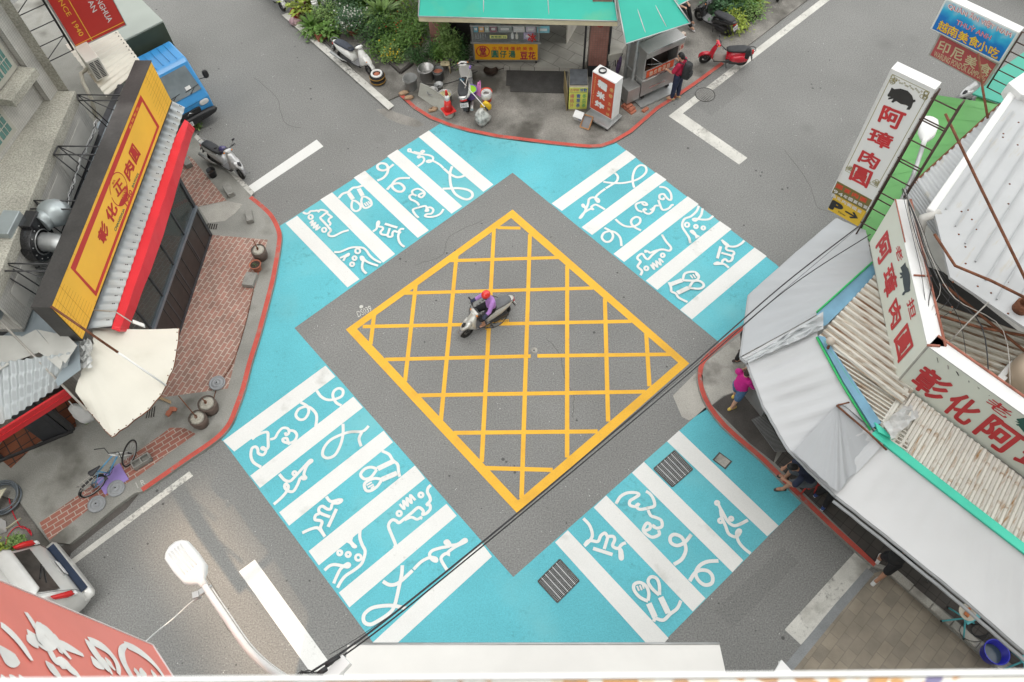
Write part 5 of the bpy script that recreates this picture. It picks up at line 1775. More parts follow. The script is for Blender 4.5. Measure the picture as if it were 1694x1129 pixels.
b = MB(); b.prism([W(x, y, 3.2) for x, y in ((112, 566), (130, 566), (134, 612), (96, 640), (92, 630), (110, 600))], (0, 0, .01)); b.build('valley_gutter', BLUEF, t)
fA, fB = W(108, 641, 2.86), W(-30, 727, 2.86)
dd = (fB - fA).normalized(); nn = Vector((-dd.y, dd.x, 0)); nn = nn if nn.y < 0 else -nn
b = MB(); b.obox(fA + nn * .02, dd * 5, nn * .05, Vector((0, 0, -.30))); b.obox(fA + nn * .02 + Vector((0, 0, -.13)), dd * 5, nn * .065, Vector((0, 0, -.02))); b.build('fascia', mat('fascia_red', (.46, .02, .025), .4, 0, .06, 3), t)
fZ = fA
tA, tB = W(103, 719, .104), W(32, 748, .104)
dd = (tB - tA).normalized(); nn = Vector((-dd.y, dd.x, 0)); nn = nn if nn.y < 0 else -nn
tA = tA - dd * .35
fA = tA + Vector((0, 0, 2.756))
b = MB(); b.obox(fA - nn * 1.3 - Vector((0, 0, 2.76)), dd * 5, nn * .1, Vector((0, 0, 2.6))); b.build('shop_wall', DPANEL, t)
b = MB(); b.obox(fA - nn * 1.25 - Vector((0, 0, 2.752)), dd * 5, nn * 1.2, Vector((0, 0, .004))); b.build('shop_floor', A_TERR, t)
for k in range(4):
 b = MB(); b.obox(fA - nn * .06 + dd * (.2 + 1.5 * k) - Vector((0, 0, 2.74)), dd * .12, nn * .08, Vector((0, 0, 2.4))); b.obox(fA - nn * .05 + dd * (.34 + 1.5 * k) - Vector((0, 0, 2.74)), dd * .45, nn * .04, Vector((0, 0, 2.3))); b.build('door', FRAMEK, t)
b = MB(); b.obox(fA + nn * .02 + dd * .1 - Vector((0, 0, 2.755)), dd * 5, nn * .06, Vector((0, 0, .06))); b.build('sill_rail', DKSTEEL, t)
b = MB(); b.obox(fA + dd * .05 - nn * .1 - Vector((0, 0, 2.76)), dd * .12, nn * .12, Vector((0, 0, 2.6))); b.build('post', DKSTEEL, t)
t = thing('plastic_bag', 'white plastic carrier bag hanging beside the left shop door', 'bag', W(134, 690, 1.3))
b = MB()
c = W(134, 684, 1.35)
b.loft([[c + Vector((r_ * math.cos(a) * (1 + .18 * math.sin(3 * a + z * 9)), r_ * .7 * math.sin(a) * (1 + .15 * math.cos(4 * a)), z)) for a in [k * .45 for k in range(14)]] for z, r_ in ((-.3, .06), (-.28, .17), (-.12, .22), (.05, .2), (.2, .16), (.32, .12), (.4, .05))])
b.build('sack', mat('thin_white_plastic', (.55, .55, .54), .35, 0, .08, 8), t)
b = MB(); b.tube([c + Vector((.02, -.02, .36)), c + Vector((.0, .03, .55)), c + Vector((-.05, .06, .36))], .012, 6); b.build('handle', WHITEP, t)
t = thing('detergent_bottle', 'small white bottle with green label below the hanging bag', 'bottle', W(144, 700, .104))
b = MB(); b.lathe(W(144, 699, .104), [(.05, 0), (.055, .02), (.055, .17), (.03, .22), (.02, .24), (.02, .27)], 14); b.build('bottle', WHITEP, t)
b = MB(); b.lathe(W(144, 699, .154), [(.057, 0), (.057, .09)], 14); b.build('label_band', LEAF[3], t)
CONCG = mat('concrete_block', (.25, .245, .225), .92, 0, .15, 5, .4, 50, .15)
DISC = mat('grey_rubber_disc', (.27, .28, .29), .7, 0, .1, 5)
POTG = mat('old_iron_pot', (.115, .085, .07), .8, .1, .25, 5)
def blockm(px, py, rz, dims, label, hollow=False, group='concrete blocks on the left pavement'):
 c = W(px, py, PAVE_Z)
 t = thing('concrete_block', label, 'concrete block', c, rz=rz, group=group)
 b = MB()
 lx, ly, lz = dims
 if hollow:
  for s in (-.5, 0, .5):
   b.obox((s * (lx - .03) - .015, -ly / 2, 0), (.03, 0, 0), (0, ly, 0), (0, 0, lz))
  for s in (-1, 1):
   b.obox((-lx / 2, s * (ly / 2 - .015) - .015, 0.001), (lx, 0, 0), (0, .03, 0), (0, 0, lz - .002))
  b.obox((-lx / 2, -ly / 2, .002), (lx, 0, 0), (0, ly, 0), (0, 0, .06))
 else:
  b.obox((-lx / 2, -ly / 2, 0), (lx, 0, 0), (0, ly, 0), (0, 0, lz))
 b.build('block', CONCG, t, bevel=.01, local=True)
 return t
blockm(415, 466, R(80), (.42, .30, .14), 'pale concrete block beside the terracotta pot on brick paving')
blockm(380, 319, R(-60), (.42, .2, .16), 'dark concrete block beside the brick patch near the silver scooter')
blockm(414, 361, R(-75), (.42, .18, .14), 'grey concrete block on bare cement near the kerb bend')
blockm(311, 272, R(-58), (.36, .2, .16), 'concrete block against the end of the red awning')
blockm(237, 766, R(35), (.44, .20, .17), 'hollow concrete block leaning against the front bicycle wheel', True)
def disc(px, py, label):
 c = W(px, py, PAVE_Z)
 t = thing('parasol_weight', label, 'parasol weight', c, group='round grey umbrella bases')
 b = MB(); b.lathe(c, [(.19, 0), (.2, .02), (.2, .05), (.17, .055), (.165, .045), (.13, .045), (.125, .06), (.08, .062), (.075, .05), (.045, .05), (.04, .075), (.02, .078)], 28); b.build('disc', DISC, t)
 b = MB(); b.cyl(c + Vector((0, 0, .076)), c + Vector((0, 0, .08)), .018, n=12); b.build('socket', HOLE, t)
disc(360, 635, 'round grey umbrella base alone at the edge of the large brick paving')
disc(193, 809, 'round grey umbrella base overlapping the purple board under the bicycle')
disc(161, 835, 'round grey umbrella base on the brick strip below the bicycle wheel')
def weight(px, py, r, h, label, rod):
 c = W(px, py, PAVE_Z)
 t = thing('weighted_pot', label, 'weight', c, group='concrete filled pots on the left pavement')
 b = MB(); b.lathe(c, [(r * .8, 0), (r * .95, h * .3), (r, h * .7), (r * .98, h), (r * .9, h), (r * .9, h * .95)], 22, cap=True); b.build('pot', POTG, t)
 b = MB(); b.lathe(c + Vector((0, 0, h * .95)), [(r * .93, 0), (r * .5, .02), (.01, .025)], 20); b.build('concrete_fill', mat('old_concrete_fill', (.36, .34, .29), .9, 0, .2, 7, .4, 40, .2), t)
 b = MB(); b.tube([c + Vector((0, 0, h * .9)), c + Vector((rod[0] * .4, rod[1] * .4, h + .16)), c + Vector((rod[0], rod[1], h + rod[2]))], .014, 6); b.ring(c + Vector((0, 0, h + .06)), .04, .01, (1, 0, .3), 12, 6); b.build('rod', RUST, t)
weight(334, 701, .21, .34, 'concrete filled pot with a long rod, nearer the road of the pair', (-.35, .4, .4))
weight(350, 678, .22, .36, 'concrete filled pot of the pair with a short hooked rod', (-.06, .06, .12))
weight(433, 426, .20, .34, 'concrete filled pot standing alone beside the terracotta pot', (-.05, .1, .3))
bush('terracotta pot with dry soil beside the concrete filled pot', 'flower pot', W(426, 446, PAVE_Z), (.06, .06, .04), 6, .04, LEAF[1], 'flower_pot', (.15, .24, TERRA))
bucket('small black bucket on the cement near the silver scooter', 353, 291, .125, .24, BLACK, PAVE_Z, content=(SOIL, .5))
t = thing('chain', 'rusty chain lying along the brick paving to the weighted pots', 'chain', W(390, 560, PAVE_Z))
b = MB()
cp = [W(x, y, .12) for x, y in smooth([(430, 400), (427, 430), (421, 470), (405, 540), (385, 600), (360, 640), (352, 668)], 14)]
for i in range(0, len(cp) - 1):
 b.tube([cp[i], L(cp[i], cp[i + 1], .8)], .011, 5)
b.build('links', RUST, t)
t = thing('wood_plank', 'short weathered plank under the edge of the cream canopy', 'plank', W(274, 662, PAVE_Z))
b = MB(); b.obox(W(263, 656, PAVE_Z), W(283, 664, PAVE_Z) - W(263, 656, PAVE_Z), Vector((.02, -.08, 0)), Vector((0, 0, .03))); b.build('plank', mat('bare_wood', (.34, .24, .14), .8, 0, .2, 6), t)
for px, py, lb in ((281, 684, 'broken brick lying on the concrete beside the canopy edge'), (287, 678, 'smaller broken brick above the other broken brick')):
 t = thing('broken_brick', lb, 'brick', W(px, py, PAVE_Z), rz=random.uniform(0, 3), group='broken bricks')
 b = MB(); b.loft([[Vector((x, y * s + random.uniform(-.01, .01), z * s)) for y, z in ((-.05, 0), (.05, 0), (.055, .06), (-.04, .07))] for x, s in ((-.09, .8), (-.02, 1.1), (.08, .9))], smooth=False); b.build('brick', TERRA, t, local=True)
t = thing('purple_board', 'flat purple board lying on the paving under the bicycle', 'board', W(187, 795, PAVE_Z))
b = MB(); b.prism([W(*p, PAVE_Z + .004) for p in ((198, 767), (213.5, 793.5), (174, 819), (159, 795))], (0, 0, .03)); b.build('board', mat('purple_plastic', (.30, .22, .52), .5, 0, .06, 4), t, bevel=.006)
rc, fc = W(163, 811, PAVE_Z + .0), W(222, 757, PAVE_Z + .0)
ang = math.atan2(fc.y - rc.y, fc.x - rc.x)
wb = (fc - rc).length
t = thing('bicycle', 'old blue bicycle with basketless handlebars standing on the left pavement', 'bicycle', (rc + fc) / 2, rot=Matrix.Rotation(ang, 3, 'Z') @ Matrix.Rotation(R(9), 3, 'X'))
BL = mat('bicycle_blue', (.10, .30, .50), .35, .1, .1, 8)
h2 = wb / 2
def cyw(x, steer=0):
 ax = Vector((-math.sin(steer), math.cos(steer), 0)); c = Vector((x, 0, .33))
 b = MB(); b.cyl(c - ax * .04, c + ax * .04, .02, n=10); hub = b.build('wheel', DKSTEEL, t, local=True)
 b = MB(); b.ring(c, .31, .02, ax, 36, 8); b.build('tyre', RUBBER, hub, local=True)
 b = MB(); b.ring(c, .285, .01, ax, 36, 6)
 e1 = Vector((math.cos(steer), math.sin(steer), 0))
 for k in range(18):
  d = e1 * math.cos(k * .349) + Vector((0, 0, math.sin(k * .349)))
  b.tube([c + ax * (.025 if k % 2 else -.025), c + d * .283], .0022, 4)
 b.build('rim', GALV, hub, local=True)
cyw(-h2); cyw(h2, R(28))
b = MB()
bb = Vector((-h2 + .42, 0, .29)); st = Vector((-h2 + .30, 0, .76)); hd = Vector((h2 - .26, 0, .83)); hl = Vector((h2 - .2, 0, .66))
for a, e, r in ((bb, st, .016), (bb, hl, .02), (st + (bb - st) * .12, hd, .017), ):
 b.tube([a, e], r, 8)
for s in (-1, 1):
 b.tube([bb + Vector((0, s * .02, 0)), Vector((-h2, s * .06, .33))], .01, 6)
 b.tube([st + Vector((0, s * .015, -.06)), Vector((-h2, s * .06, .33))], .009, 6)
b.build('frame', BL, t, local=True)
b = MB()
b.tube([hd + Vector((-.01, 0, .06)), hl], .02, 8)
for s in (-1, 1):
 b.tube([hl + Vector((0.02, s * .05, 0)), Vector((h2, s * .055, .33))], .012, 6)
b.tube([hd + Vector((0, 0, .02)), hd + Vector((-.02, 0, .18))], .014, 8)
b.build('fork', ENAMEL, t, local=True)
b = MB()
q = hd + Vector((-.02, 0, .19))
b.tube([q + Vector((-.14, .30, .02)), q + Vector((.02, .16, .02)), q, q + Vector((.16, -.14, .02)), q + Vector((.1, -.32, .02))], .012, 8)
b.build('handlebar', BLACK, t, local=True)
b = MB(); s0 = st + Vector((-.01, 0, .1)); b.loft([[s0 + Vector((x, w * math.cos(a), .035 * math.sin(a) + zz)) for a in [k * .5236 for k in range(12)]] for x, w, zz in ((-.14, .05, .02), (-.1, .08, .02), (-.02, .06, 0), (.08, .03, 0), (.14, .015, 0))]); b.tube([st, s0], .014, 8); b.build('saddle', SEATB, t, local=True)
b = MB(); b.ring(bb, .085, .008, (0, 1, 0), 20, 6)
b.tube([bb + Vector((0, .05, 0)), bb + Vector((.12, .06, -.1))], .01, 6); b.tube([bb + Vector((0, -.05, 0)), bb + Vector((-.12, -.06, .1))], .01, 6)
for s, q in ((1, Vector((.12, .1, -.1))), (-1, Vector((-.12, -.1, .1)))):
 b.box(bb + q, (.08, .07, .02))
b.build('crank', DKSTEEL, t, local=True)
b = MB()
arc = [Vector((-h2 + .35 * math.cos(a), 0, .33 + .35 * math.sin(a))) for a in [R(x) for x in range(20, 200, 12)]]
b.tube(arc, .028, 8, flat=.3); b.build('rear_mudguard', BLACK, t, local=True)
b = MB()
for s in (-1, 1):
 b.tube([(-h2 + .22, s * .06, .72), (-h2 - .22, s * .07, .73), (-h2, s * .07, .34)], .007, 6)
for k in range(4):
 b.tube([(-h2 + .15 - .1 * k, -.065, .727), (-h2 + .15 - .1 * k, .065, .727)], .006, 6)
b.build('luggage_rack', POLEW, t, local=True)
t = thing('hose_coil', 'coil of dark grey hose lying at the left edge beyond the paving', 'hose', W(9, 830, .05))
c = W(9, 826, .06)
for k in range(7):
 b = MB()
 r_ = .33 + .022 * (k % 4)
 b.tube([c + Vector((r_ * math.cos(a) + .02 * math.sin(k), r_ * .98 * math.sin(a) + .02 * math.cos(k), .03 * k + .012 * math.sin(2 * a + k))) for a in [i * .2618 for i in range(24)]], .019, 7, closed=True)
 b.build('loop', mat('grey_hose', (.13, .15, .17), .45, 0, .1, 6), t)
flat('side_ground', [[(-60, 800), (30, 826), (50, 858), (82, 898), (110, 940), (60, 985), (-80, 985)]], .004, A_APRON)
t = thing('wood_board', 'pale board leaning on the hose coil at the left edge', 'board', W(0, 830, .3))
b = MB(); b.obox(W(-14, 850, .25), W(11, 808, .35) - W(-14, 850, .25), Vector((-.3, -.12, .0)), Vector((0, 0, .02))); b.build('board', mat('pale_yellow_board', (.50, .48, .36), .7), t)
t = thing('wood_batten', 'pale batten on the ground below the hose coil', 'batten', W(15, 878, .06))
b = MB(); b.obox(W(-10, 892, .03), W(31, 863, .03) - W(-10, 892, .03), Vector((.05, .07, 0)), Vector((0, 0, .06))); b.build('batten', mat('pale_yellow_board', (.50, .48, .36)), t)
t = thing('red_hose', 'thin red hose curling on the ground above the silver car', 'hose', W(30, 885, .05))
b = MB(); b.tube([W(x, y, .06 + .02 * math.sin(x)) for x, y in smooth([(14, 820), (20, 845), (30, 866), (36, 874), (48, 876), (52, 886), (40, 872), (24, 874), (12, 890), (10, 908)], 4)], .013, 6); b.build('hose', REDP, t)
bush('small leafy plant in a steel tin just above the silver car', 'potted plant', W(36, 897, .03), (.15, .15, .14), 90, .07, LEAF[3], pot=(.11, .18, GALV))
bush('yellow green bush at the left edge above the silver car', 'shrub', W(-4, 922, .03), (.32, .32, .38), 260, .1, LEAF[2], name='shrub')
t = thing('white_bin', 'white plastic box at the left edge beside the yellow green bush', 'box', W(0, 890, .03))
b = MB(); b.obox(W(-14, 890, .03), Vector((.32, .12, 0)), Vector((-.1, .26, 0)), Vector((0, 0, .3))); b.build('body', WHITEP, t, bevel=.02)
bush('small green weeds growing by the blue truck bumper at the awning end', 'shrub', W(326, 213, .05), (.16, .2, .3), 120, .08, LEAF[3], name='shrub')
TB = mat('truck_blue', (.04, .25, .55), .3, 0, .06, 3, coat=.4)
a, e = W(357, 174, .5), W(313.5, 198, .5)
dv = (a - e).normalized()                              # across the truck
ang = math.atan2(dv.y, dv.x) - math.pi / 2             # heading (toward the viewer, right)
hdg = Vector((dv.y, -dv.x, 0))
org = a - dv * .84 - hdg * 2.2
ang = math.atan2(hdg.y, hdg.x)
t = thing('box_truck', 'blue cab truck with a grey green cargo box parked beside the yellow sign', 'truck', (org.x, org.y, 0), rz=ang)
def prof(x, z, hw):
 return [Vector((x, -hw, z)), Vector((x, hw, z))]
b = MB()
side = [(2.2, .38), (2.24, .62), (2.22, .92), (2.08, 1.12), (1.62, 1.84), (1.5, 1.93), (.62, 1.95), (.55, 1.88), (.55, .38)]
b.prism([Vector((x, -.78, z)) for x, z in side], (0, 1.56, 0)); b.build('cab', TB, t, local=True, bevel=.05, seg=3)
b = MB(); wx = [(2.075, 1.16), (1.66, 1.80)]
b.add([(wx[0][0] + .015, -.68, wx[0][1]), (wx[0][0] + .015, .68, wx[0][1]), (wx[1][0] + .02, .62, wx[1][1]), (wx[1][0] + .02, -.62, wx[1][1])], [(0, 1, 2, 3)]); b.build('windshield', mat('windscreen', (.17, .20, .215), .08, 0, .25, 2), t, local=True)
b = MB()
for s in (-.3, .32):
 b.tube([(2.1, s, 1.17), (2.03, s + .2, 1.27)], .01, 5)
 b.tube([(2.04, s - .1, 1.26), (2.02, s + .35, 1.29)], .008, 5)
b.build('wiper', BLACK, t, local=True)
for s in (-1, 1):
 b = MB(); b.prism([Vector((x, s * .782, z)) for x, z in ((1.9, 1.2), (1.58, 1.76), (.85, 1.78), (.8, 1.2))], (0, s * .004, 0)); b.build('side_window', mat('windscreen', (.10, .125, .14)), t, local=True)
 b = MB(); b.loft([sring(2.1, .84, .14, .1, y=s * .55), sring(2.235, .82, .15, .09, y=s * .55), sring(2.25, .82, .11, .07, y=s * .55)]); b.build('headlight', CLEARL, t, local=True)
 b = MB(); b.tube([(1.85, s * .78, 1.3), (1.98, s * .95, 1.35), (2.0, s * .98, 1.42)], .012, 6); b.loft([sring(1.97, 1.47, .08, .13, y=s * .99), sring(2.03, 1.47, .085, .135, y=s * .99), sring(2.05, 1.47, .05, .1, y=s * .99)]); b.build('mirror', BLACK, t, local=True)
b = MB(); b.loft([sring(2.1, .48, .80, .14), sring(2.32, .48, .82, .13), sring(2.36, .47, .76, .10)]); b.box((2.3, .45, .5), (.16, .36, .1)); bp = b.build('bumper', BLACK, t, local=True)
b = MB(); b.box((2.26, 0, .72), (.06, .72, .14)); b.build('grille', BLACK, t, local=True)
b = MB(); b.tube([(2.30, -.1, .70), (2.30, .0, .77), (2.30, .1, .70)], .014, 6); b.build('badge', CHROME, t, local=True)
b = MB(); b.box((2.375, -.22, .46), (.01, .34, .15)); pl = b.build('licence_plate', PLATE, bp, local=True)
b = MB(); put_text(b, 'MR-6252', [Vector((2.381, y, z)) for y, z in ((-.36, .51), (-.08, .51), (-.08, .42), (-.36, .42))], Vector((1, 0, 0)), .01, .003); b.build('plate_lettering', BLACK, bp, local=True)
b = MB()
for s in (-1, 1):
 b.tube([(.95, s * .785, .5), (.95, s * .785, 1.15), (.98, s * .785, 1.8)], .006, 4)
 b.tube([(1.95, s * .785, .6), (1.93, s * .785, 1.2)], .006, 4)
b.tube([(2.235, -.7, .93), (2.235, .7, .93)], .005, 4)
b.build('panel_gap', BLACK, t, local=True)
b = MB(); b.box((1.99, .35, 1.32), (.012, .16, .1), M=Matrix.Rotation(-.57, 3, 'Y')); b.box((1.80, -.45, 1.62), (.012, .07, .07), M=Matrix.Rotation(-.57, 3, 'Y')); b.build('sticker', WHITEP, t, local=True)
b = MB()
for k in range(6):
 b.box((1.05, -.55 + .22 * k, 1.955), (.8, .02, .016))
b.build('roof_rib', TB, t, local=True)
b = MB(); b.obox((-2.6, -.92, .7), (2.95, 0, 0), (0, 1.84, 0), (0, 0, 1.72)); b.build('cargo_box', mat('cargo_grey_green', (.33, .365, .335), .55, 0, .06, 1.2), t, local=True, bevel=.02)
b = MB(); b.obox((.352, -.90, .75), (.02, 0, 0), (0, 1.8, 0), (0, 0, 1.62)); b.build('box_front', mat('dark_olive', (.05, .065, .045), .6), t, local=True)
b = MB(); b.obox((-2.5, -.5, .45), (4.4, 0, 0), (0, 1.0, 0), (0, 0, .2)); b.build('chassis', DKSTEEL, t, local=True)
for x in (1.55, -1.5):
 for s in (-1, 1):
  b = MB(); c = Vector((x, s * .68, .29)); b.ring(c, .2, .085, (0, 1, 0), 28, 10); w_ = b.build('wheel', RUBBER, t, local=True)
  b = MB(); b.cyl(c - Vector((0, .05, 0)), c + Vector((0, .05, 0)), .16, n=18); b.build('rim', GALV, w_, local=True)
a, e = W(145, 985, .6), W(82, 905, .6)
dv = (e - a).normalized()
hdg = Vector((-dv.y, dv.x, 0)); hdg = hdg if hdg.y < 0 else -hdg
org = (a + e) / 2 + hdg * 2.15
ang = math.atan2(hdg.y, hdg.x)
t = thing('parked_car', 'silver people carrier seen from behind, parked by the left pavement', 'car', (org.x, org.y, 0), rz=ang)
SV = mat('car_silver', (.58, .58, .56), .28, .2, .05, 4, coat=.5)
def sec(x, hw, z0, z1, tum=.86, n=7):
 zm = z0 + (z1 - z0) * .55
 pr = [(-hw * .93, z0), (-hw, z0 + .12), (-hw, zm), (-hw * tum, z1 - .1), (-hw * tum * .9, z1 - .02), (0, z1 + .02), (hw * tum * .9, z1 - .02), (hw * tum, z1 - .1), (hw, zm), (hw, z0 + .12), (hw * .93, z0)]
 return [Vector((x, y, z)) for y, z in pr]
b = MB()
b.loft([sec(-2.12, .70, .38, .80), sec(-2.10, .80, .34, 1.02, .93), sec(-1.92, .83, .32, 1.28, .87), sec(-1.66, .84, .32, 1.70, .82), sec(-1.2, .84, .30, 1.76, .82), sec(.2, .84, .30, 1.76, .82), sec(.75, .84, .3, 1.64, .8), sec(1.3, .83, .3, 1.12, .9), sec(1.9, .8, .3, .95, .9), sec(2.1, .7, .35, .8)])
b.build('body', SV, t, local=True)
b = MB(); b.add([(-1.985, -.60, 1.26), (-1.985, .60, 1.26), (-1.725, .54, 1.66), (-1.725, -.54, 1.66)], [(3, 2, 1, 0)]); rw_ = b.build('rear_window', mat('tinted_glass', (.055, .05, .045), .08, 0, .3, 5), t, local=True)
b = MB(); b.tube([(-1.99, -.1, 1.29), (-1.86, .25, 1.47)], .012, 6); b.tube([(-1.99, .0, 1.3), (-1.9, .38, 1.42)], .01, 6); b.build('wiper', BLACK, rw_, local=True)
b = MB(); b.loft([sring(-1.82, 1.72, .56, .025), sring(-1.72, 1.755, .66, .035), sring(-1.5, 1.775, .66, .02)]); b.build('spoiler', SV, t, local=True)
for s in (-1, 1):
 b = MB(); b.loft([sring(-2.09, 1.10, .05, .08, y=s * .765), sring(-1.97, 1.22, .055, .11, y=s * .765), sring(-1.82, 1.40, .045, .08, y=s * .735)]); tl_ = b.build('tail_light', REDLENS, t, local=True)
 b = MB(); b.loft([sring(-2.13, 1.0, .045, .05, y=s * .765), sring(-2.06, 1.07, .053, .06, y=s * .765)]); b.build('reverse_lens', CLEARL, tl_, local=True)
 b = MB(); b.box((-2.23, s * .66, .62), (.03, .12, .05)); b.build('reflector', REDLENS, t, local=True)
 b = MB(); b.prism([Vector((x, s * .80, z)) for x, z in ((-1.68, 1.2), (-1.52, 1.56), (-.95, 1.6), (-.95, 1.18))], (0, s * .012, 0)); b.build('side_window', mat('tinted_glass', (.055, .05, .045)), t, local=True)
 b = MB(); b.tube([(-1.5, s * .62, 1.80), (-.6, s * .66, 1.83), (.3, s * .64, 1.80)], .018, 6); b.build('roof_rail', GALV, t, local=True)
 for x in (-1.35, 1.3):
  b = MB(); c = Vector((x, s * .72, .32)); b.ring(c, .22, .095, (0, 1, 0), 28, 10); w_ = b.build('wheel', RUBBER, t, local=True)
  b = MB(); b.cyl(c - Vector((0, .09, 0)), c + Vector((0, .09, 0)), .17, n=18); b.build('rim', ALLOY, w_, local=True)
b = MB(); b.loft([sring(-2.05, .56, .84, .16), sring(-2.24, .56, .84, .15), sring(-2.29, .54, .76, .11)]); b.build('bumper', SV, t, local=True, )
b = MB()
for s in (-1, 1):
 b.tube([(-2.13, s * .66, .75), (-2.12, s * .68, 1.0), (-1.97, s * .66, 1.3), (-1.7, s * .6, 1.7)], .006, 4)
b.tube([(-2.135, -.66, .75), (-2.135, .66, .75)], .006, 4)
b.build('hatch_gap', BLACK, t, local=True)
b = MB(); b.box((-2.145, 0, .86), (.012, .36, .16)); b.build('licence_plate', PLATE, t, local=True)
b = MB(); b.box((-2.17, 0, .722), (.2, 1.35, .02)); b.build('bumper_step', mat('blue_black_step', (.03, .045, .08), .25, .2), t, local=True)
b = MB(); b.box((-2.10, 0, .98), (.05, .5, .07), M=Matrix.Rotation(-.2, 3, 'Y')); b.build('tailgate_handle', CHROME, t, local=True)
# ================================================================ north corner: dessert shop, carts, plants, scooters
NZ = .05
GAWN = mat('green_awning', (.030, .36, .28), .55, 0, .07, 1.0, .12, 6, 0, .3, ((.09, .36, .22), .9, .58, .8))
SHT = brick('pink_wall_tile', (.33, .16, .13), (.29, .13, .105), (.20, .13, .11), 0, 6.5, .5, .5, .035, 0, .5, ((1, .0, 0), (0, 0, 1)))
SHF = brick('beige_floor_tile', (.36, .345, .31), (.33, .315, .28), (.17, .16, .145), R(38), 1.3, 1.0, .55, .012, .4, .5)
SHDK = mat('shade_dark', (.035, .032, .03), .8, 0, .2, 2)  # near-black standing in for shade in the shop and between roofs
t = thing('dessert_shop', 'ground floor dessert shop with pink tiled pillars under the green awnings', 'shop', W(880, 60, NZ))
fz = .20
b = MB(); b.prism([Vector((p.x, p.y, NZ)) for p in PX([(700, 108), (972, 113), (1010, 110), (1120, -40), (690, -60)], fz)], (0, 0, fz - NZ)); b.build('floor', SHF, t)
bw0, bw1 = W(690, 40, fz) , W(1000, 30, fz)
yb = W(840, 0, fz).y + 1.2
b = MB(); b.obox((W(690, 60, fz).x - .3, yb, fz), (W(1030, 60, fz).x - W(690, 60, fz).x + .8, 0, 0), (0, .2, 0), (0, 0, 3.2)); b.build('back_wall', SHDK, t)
def pillar(px, py, wd, dp, ang, h=2.75):
 c = W(px, py, NZ)
 d = Vector((math.cos(ang), math.sin(ang), 0)); e = Vector((-d.y, d.x, 0))
 b = MB(); b.obox(c + Vector((0, 0, .42)), d * wd, e * dp, Vector((0, 0, h - .42))); p = b.build('pillar', SHT, t)
 b = MB(); b.obox(c - d * .01 - e * .01, d * (wd + .02), e * (dp + .02), Vector((0, 0, .42))); b.build('base', mat('black_stone', (.03, .03, .032), .3, 0, .2, 6), p)
 return c, d, e
c, d, e = pillar(971.5, 127, .56, .5, R(-4))
b = MB(); q = c - e * .012 + d * .14
b.obox(q + Vector((0, 0, 2.25)), d * .3, e * .01, Vector((0, 0, .4))); b.build('red_paper', SRED, t)
b = MB(); b.ring(c - e * .012 + d * .28 + Vector((0, 0, 1.95)), .11, .012, (0, 1, 0), 18, 6); put_text(b, '福', [c - e * .012 + d * x + Vector((0, 0, z)) for x, z in ((.2, 2.03), (.36, 2.03), (.36, 1.87), (.2, 1.87))], Vector((0, -1, 0)), .02, .006); b.build('emblem', SRED, t)
b = MB(); b.obox(c + d * .58 - e * .02, d * .05, e * .4, Vector((0, 0, 2.7))); b.obox(c - d * .16 + e * .1, d * .06, e * .1, Vector((0, 0, 2.7))); b.build('door_frame', DKSTEEL, t)
c, d, e = pillar(716, 90, .52, .5, R(-4))
b = MB(); b.obox(c - e * .012 + d * .1 + Vector((0, 0, 1.75)), d * .38, e * .01, Vector((0, 0, .38))); rp = b.build('red_paper', SRED, t)
b = MB(); put_text(b, '福', [c - e * .012 + d * x + Vector((0, 0, z)) for x, z in ((.2, 2.08), (.38, 2.08), (.38, 1.86), (.2, 1.86))], Vector((0, -1, 0)), .02, .006); b.build('lettering', BLACK, rp)
b = MB(); q = W(936, 72, fz)
b.obox(q, Vector((.42, .9, 0)), Vector((.04, -.02, 0)), Vector((0, 0, 2.2)))
sp = b.build('folding_door', mat('lattice_cream', (.45, .43, .38), .6), t)
b = MB()
for k in range(5):
 b.obox(q + Vector((-.012, -.005, .1 + .42 * k)), Vector((.42, .9, 0)), Vector((.01, -.005, 0)), Vector((0, 0, .03)))
b.build('rail', DKSTEEL, sp)
b = MB(); a, e = W(722, 72, fz), W(780, 74, fz); b.obox(a, e - a, (0, .1, 0), (0, 0, 2.3)); b.build('entrance_shade_panel', SHDK, t)  # dark panel added for the shadow in the shop entrance
b = MB(); b.obox((W(690, 60, fz).x - .6, W(840, -62, 3.3).y, 3.35), (8.2, 0, 0), (0, 6, 0), (0, 0, .3)); b.build('roof', A_CONC, t)
def awning(label, fl, fr, bl, br, zf, zbk, val=True, cols=24):
 """front-left, front-right, back-left, back-right pixels"""
 P = [W(*fl, zf), W(*fr, zf), W(*bl, zbk), W(*br, zbk)]
 t = thing('green_awning', label, 'awning', P[0], group='green canvas awnings of the dessert shop')
 vs = []
 for j in range(7):
  for i in range(cols + 1):
   u, v = i / cols, j / 6
   vs.append(L(L(P[0], P[1], u), L(P[2], P[3], u), v) - Vector((0, 0, (.05 * math.sin(math.pi * v) + .012 * math.sin(u * 40) * (1 - v)) * (1 if 0 < v < 1 else .3))))
 n = cols + 1
 b = MB(); b.add(vs, [(j * n + i, j * n + i + 1, (j + 1) * n + i + 1, (j + 1) * n + i) for j in range(6) for i in range(cols)], True)
 b.build('canvas', GAWN, t)
 if val:
  b = MB(); b.obox(P[0] + Vector((0, .0, -.17)), P[1] - P[0], Vector((0, .012, 0)), Vector((0, 0, .16))); b.build('valance', mat('awning_valance', (.55, .48, .33), .7, 0, .12, 3), t)
 b = MB(); b.tube([P[0], P[1]], .02, 6); b.tube([P[0], P[2]], .02, 6); b.tube([P[1], P[3]], .02, 6)
 for k in (.33, .66):
  b.tube([L(P[0], P[1], k) - Vector((0, 0, .03)), L(P[2], P[3], k) - Vector((0, 0, .08))], .015, 6)
 b.build('frame', GALV, t)
 return t, P
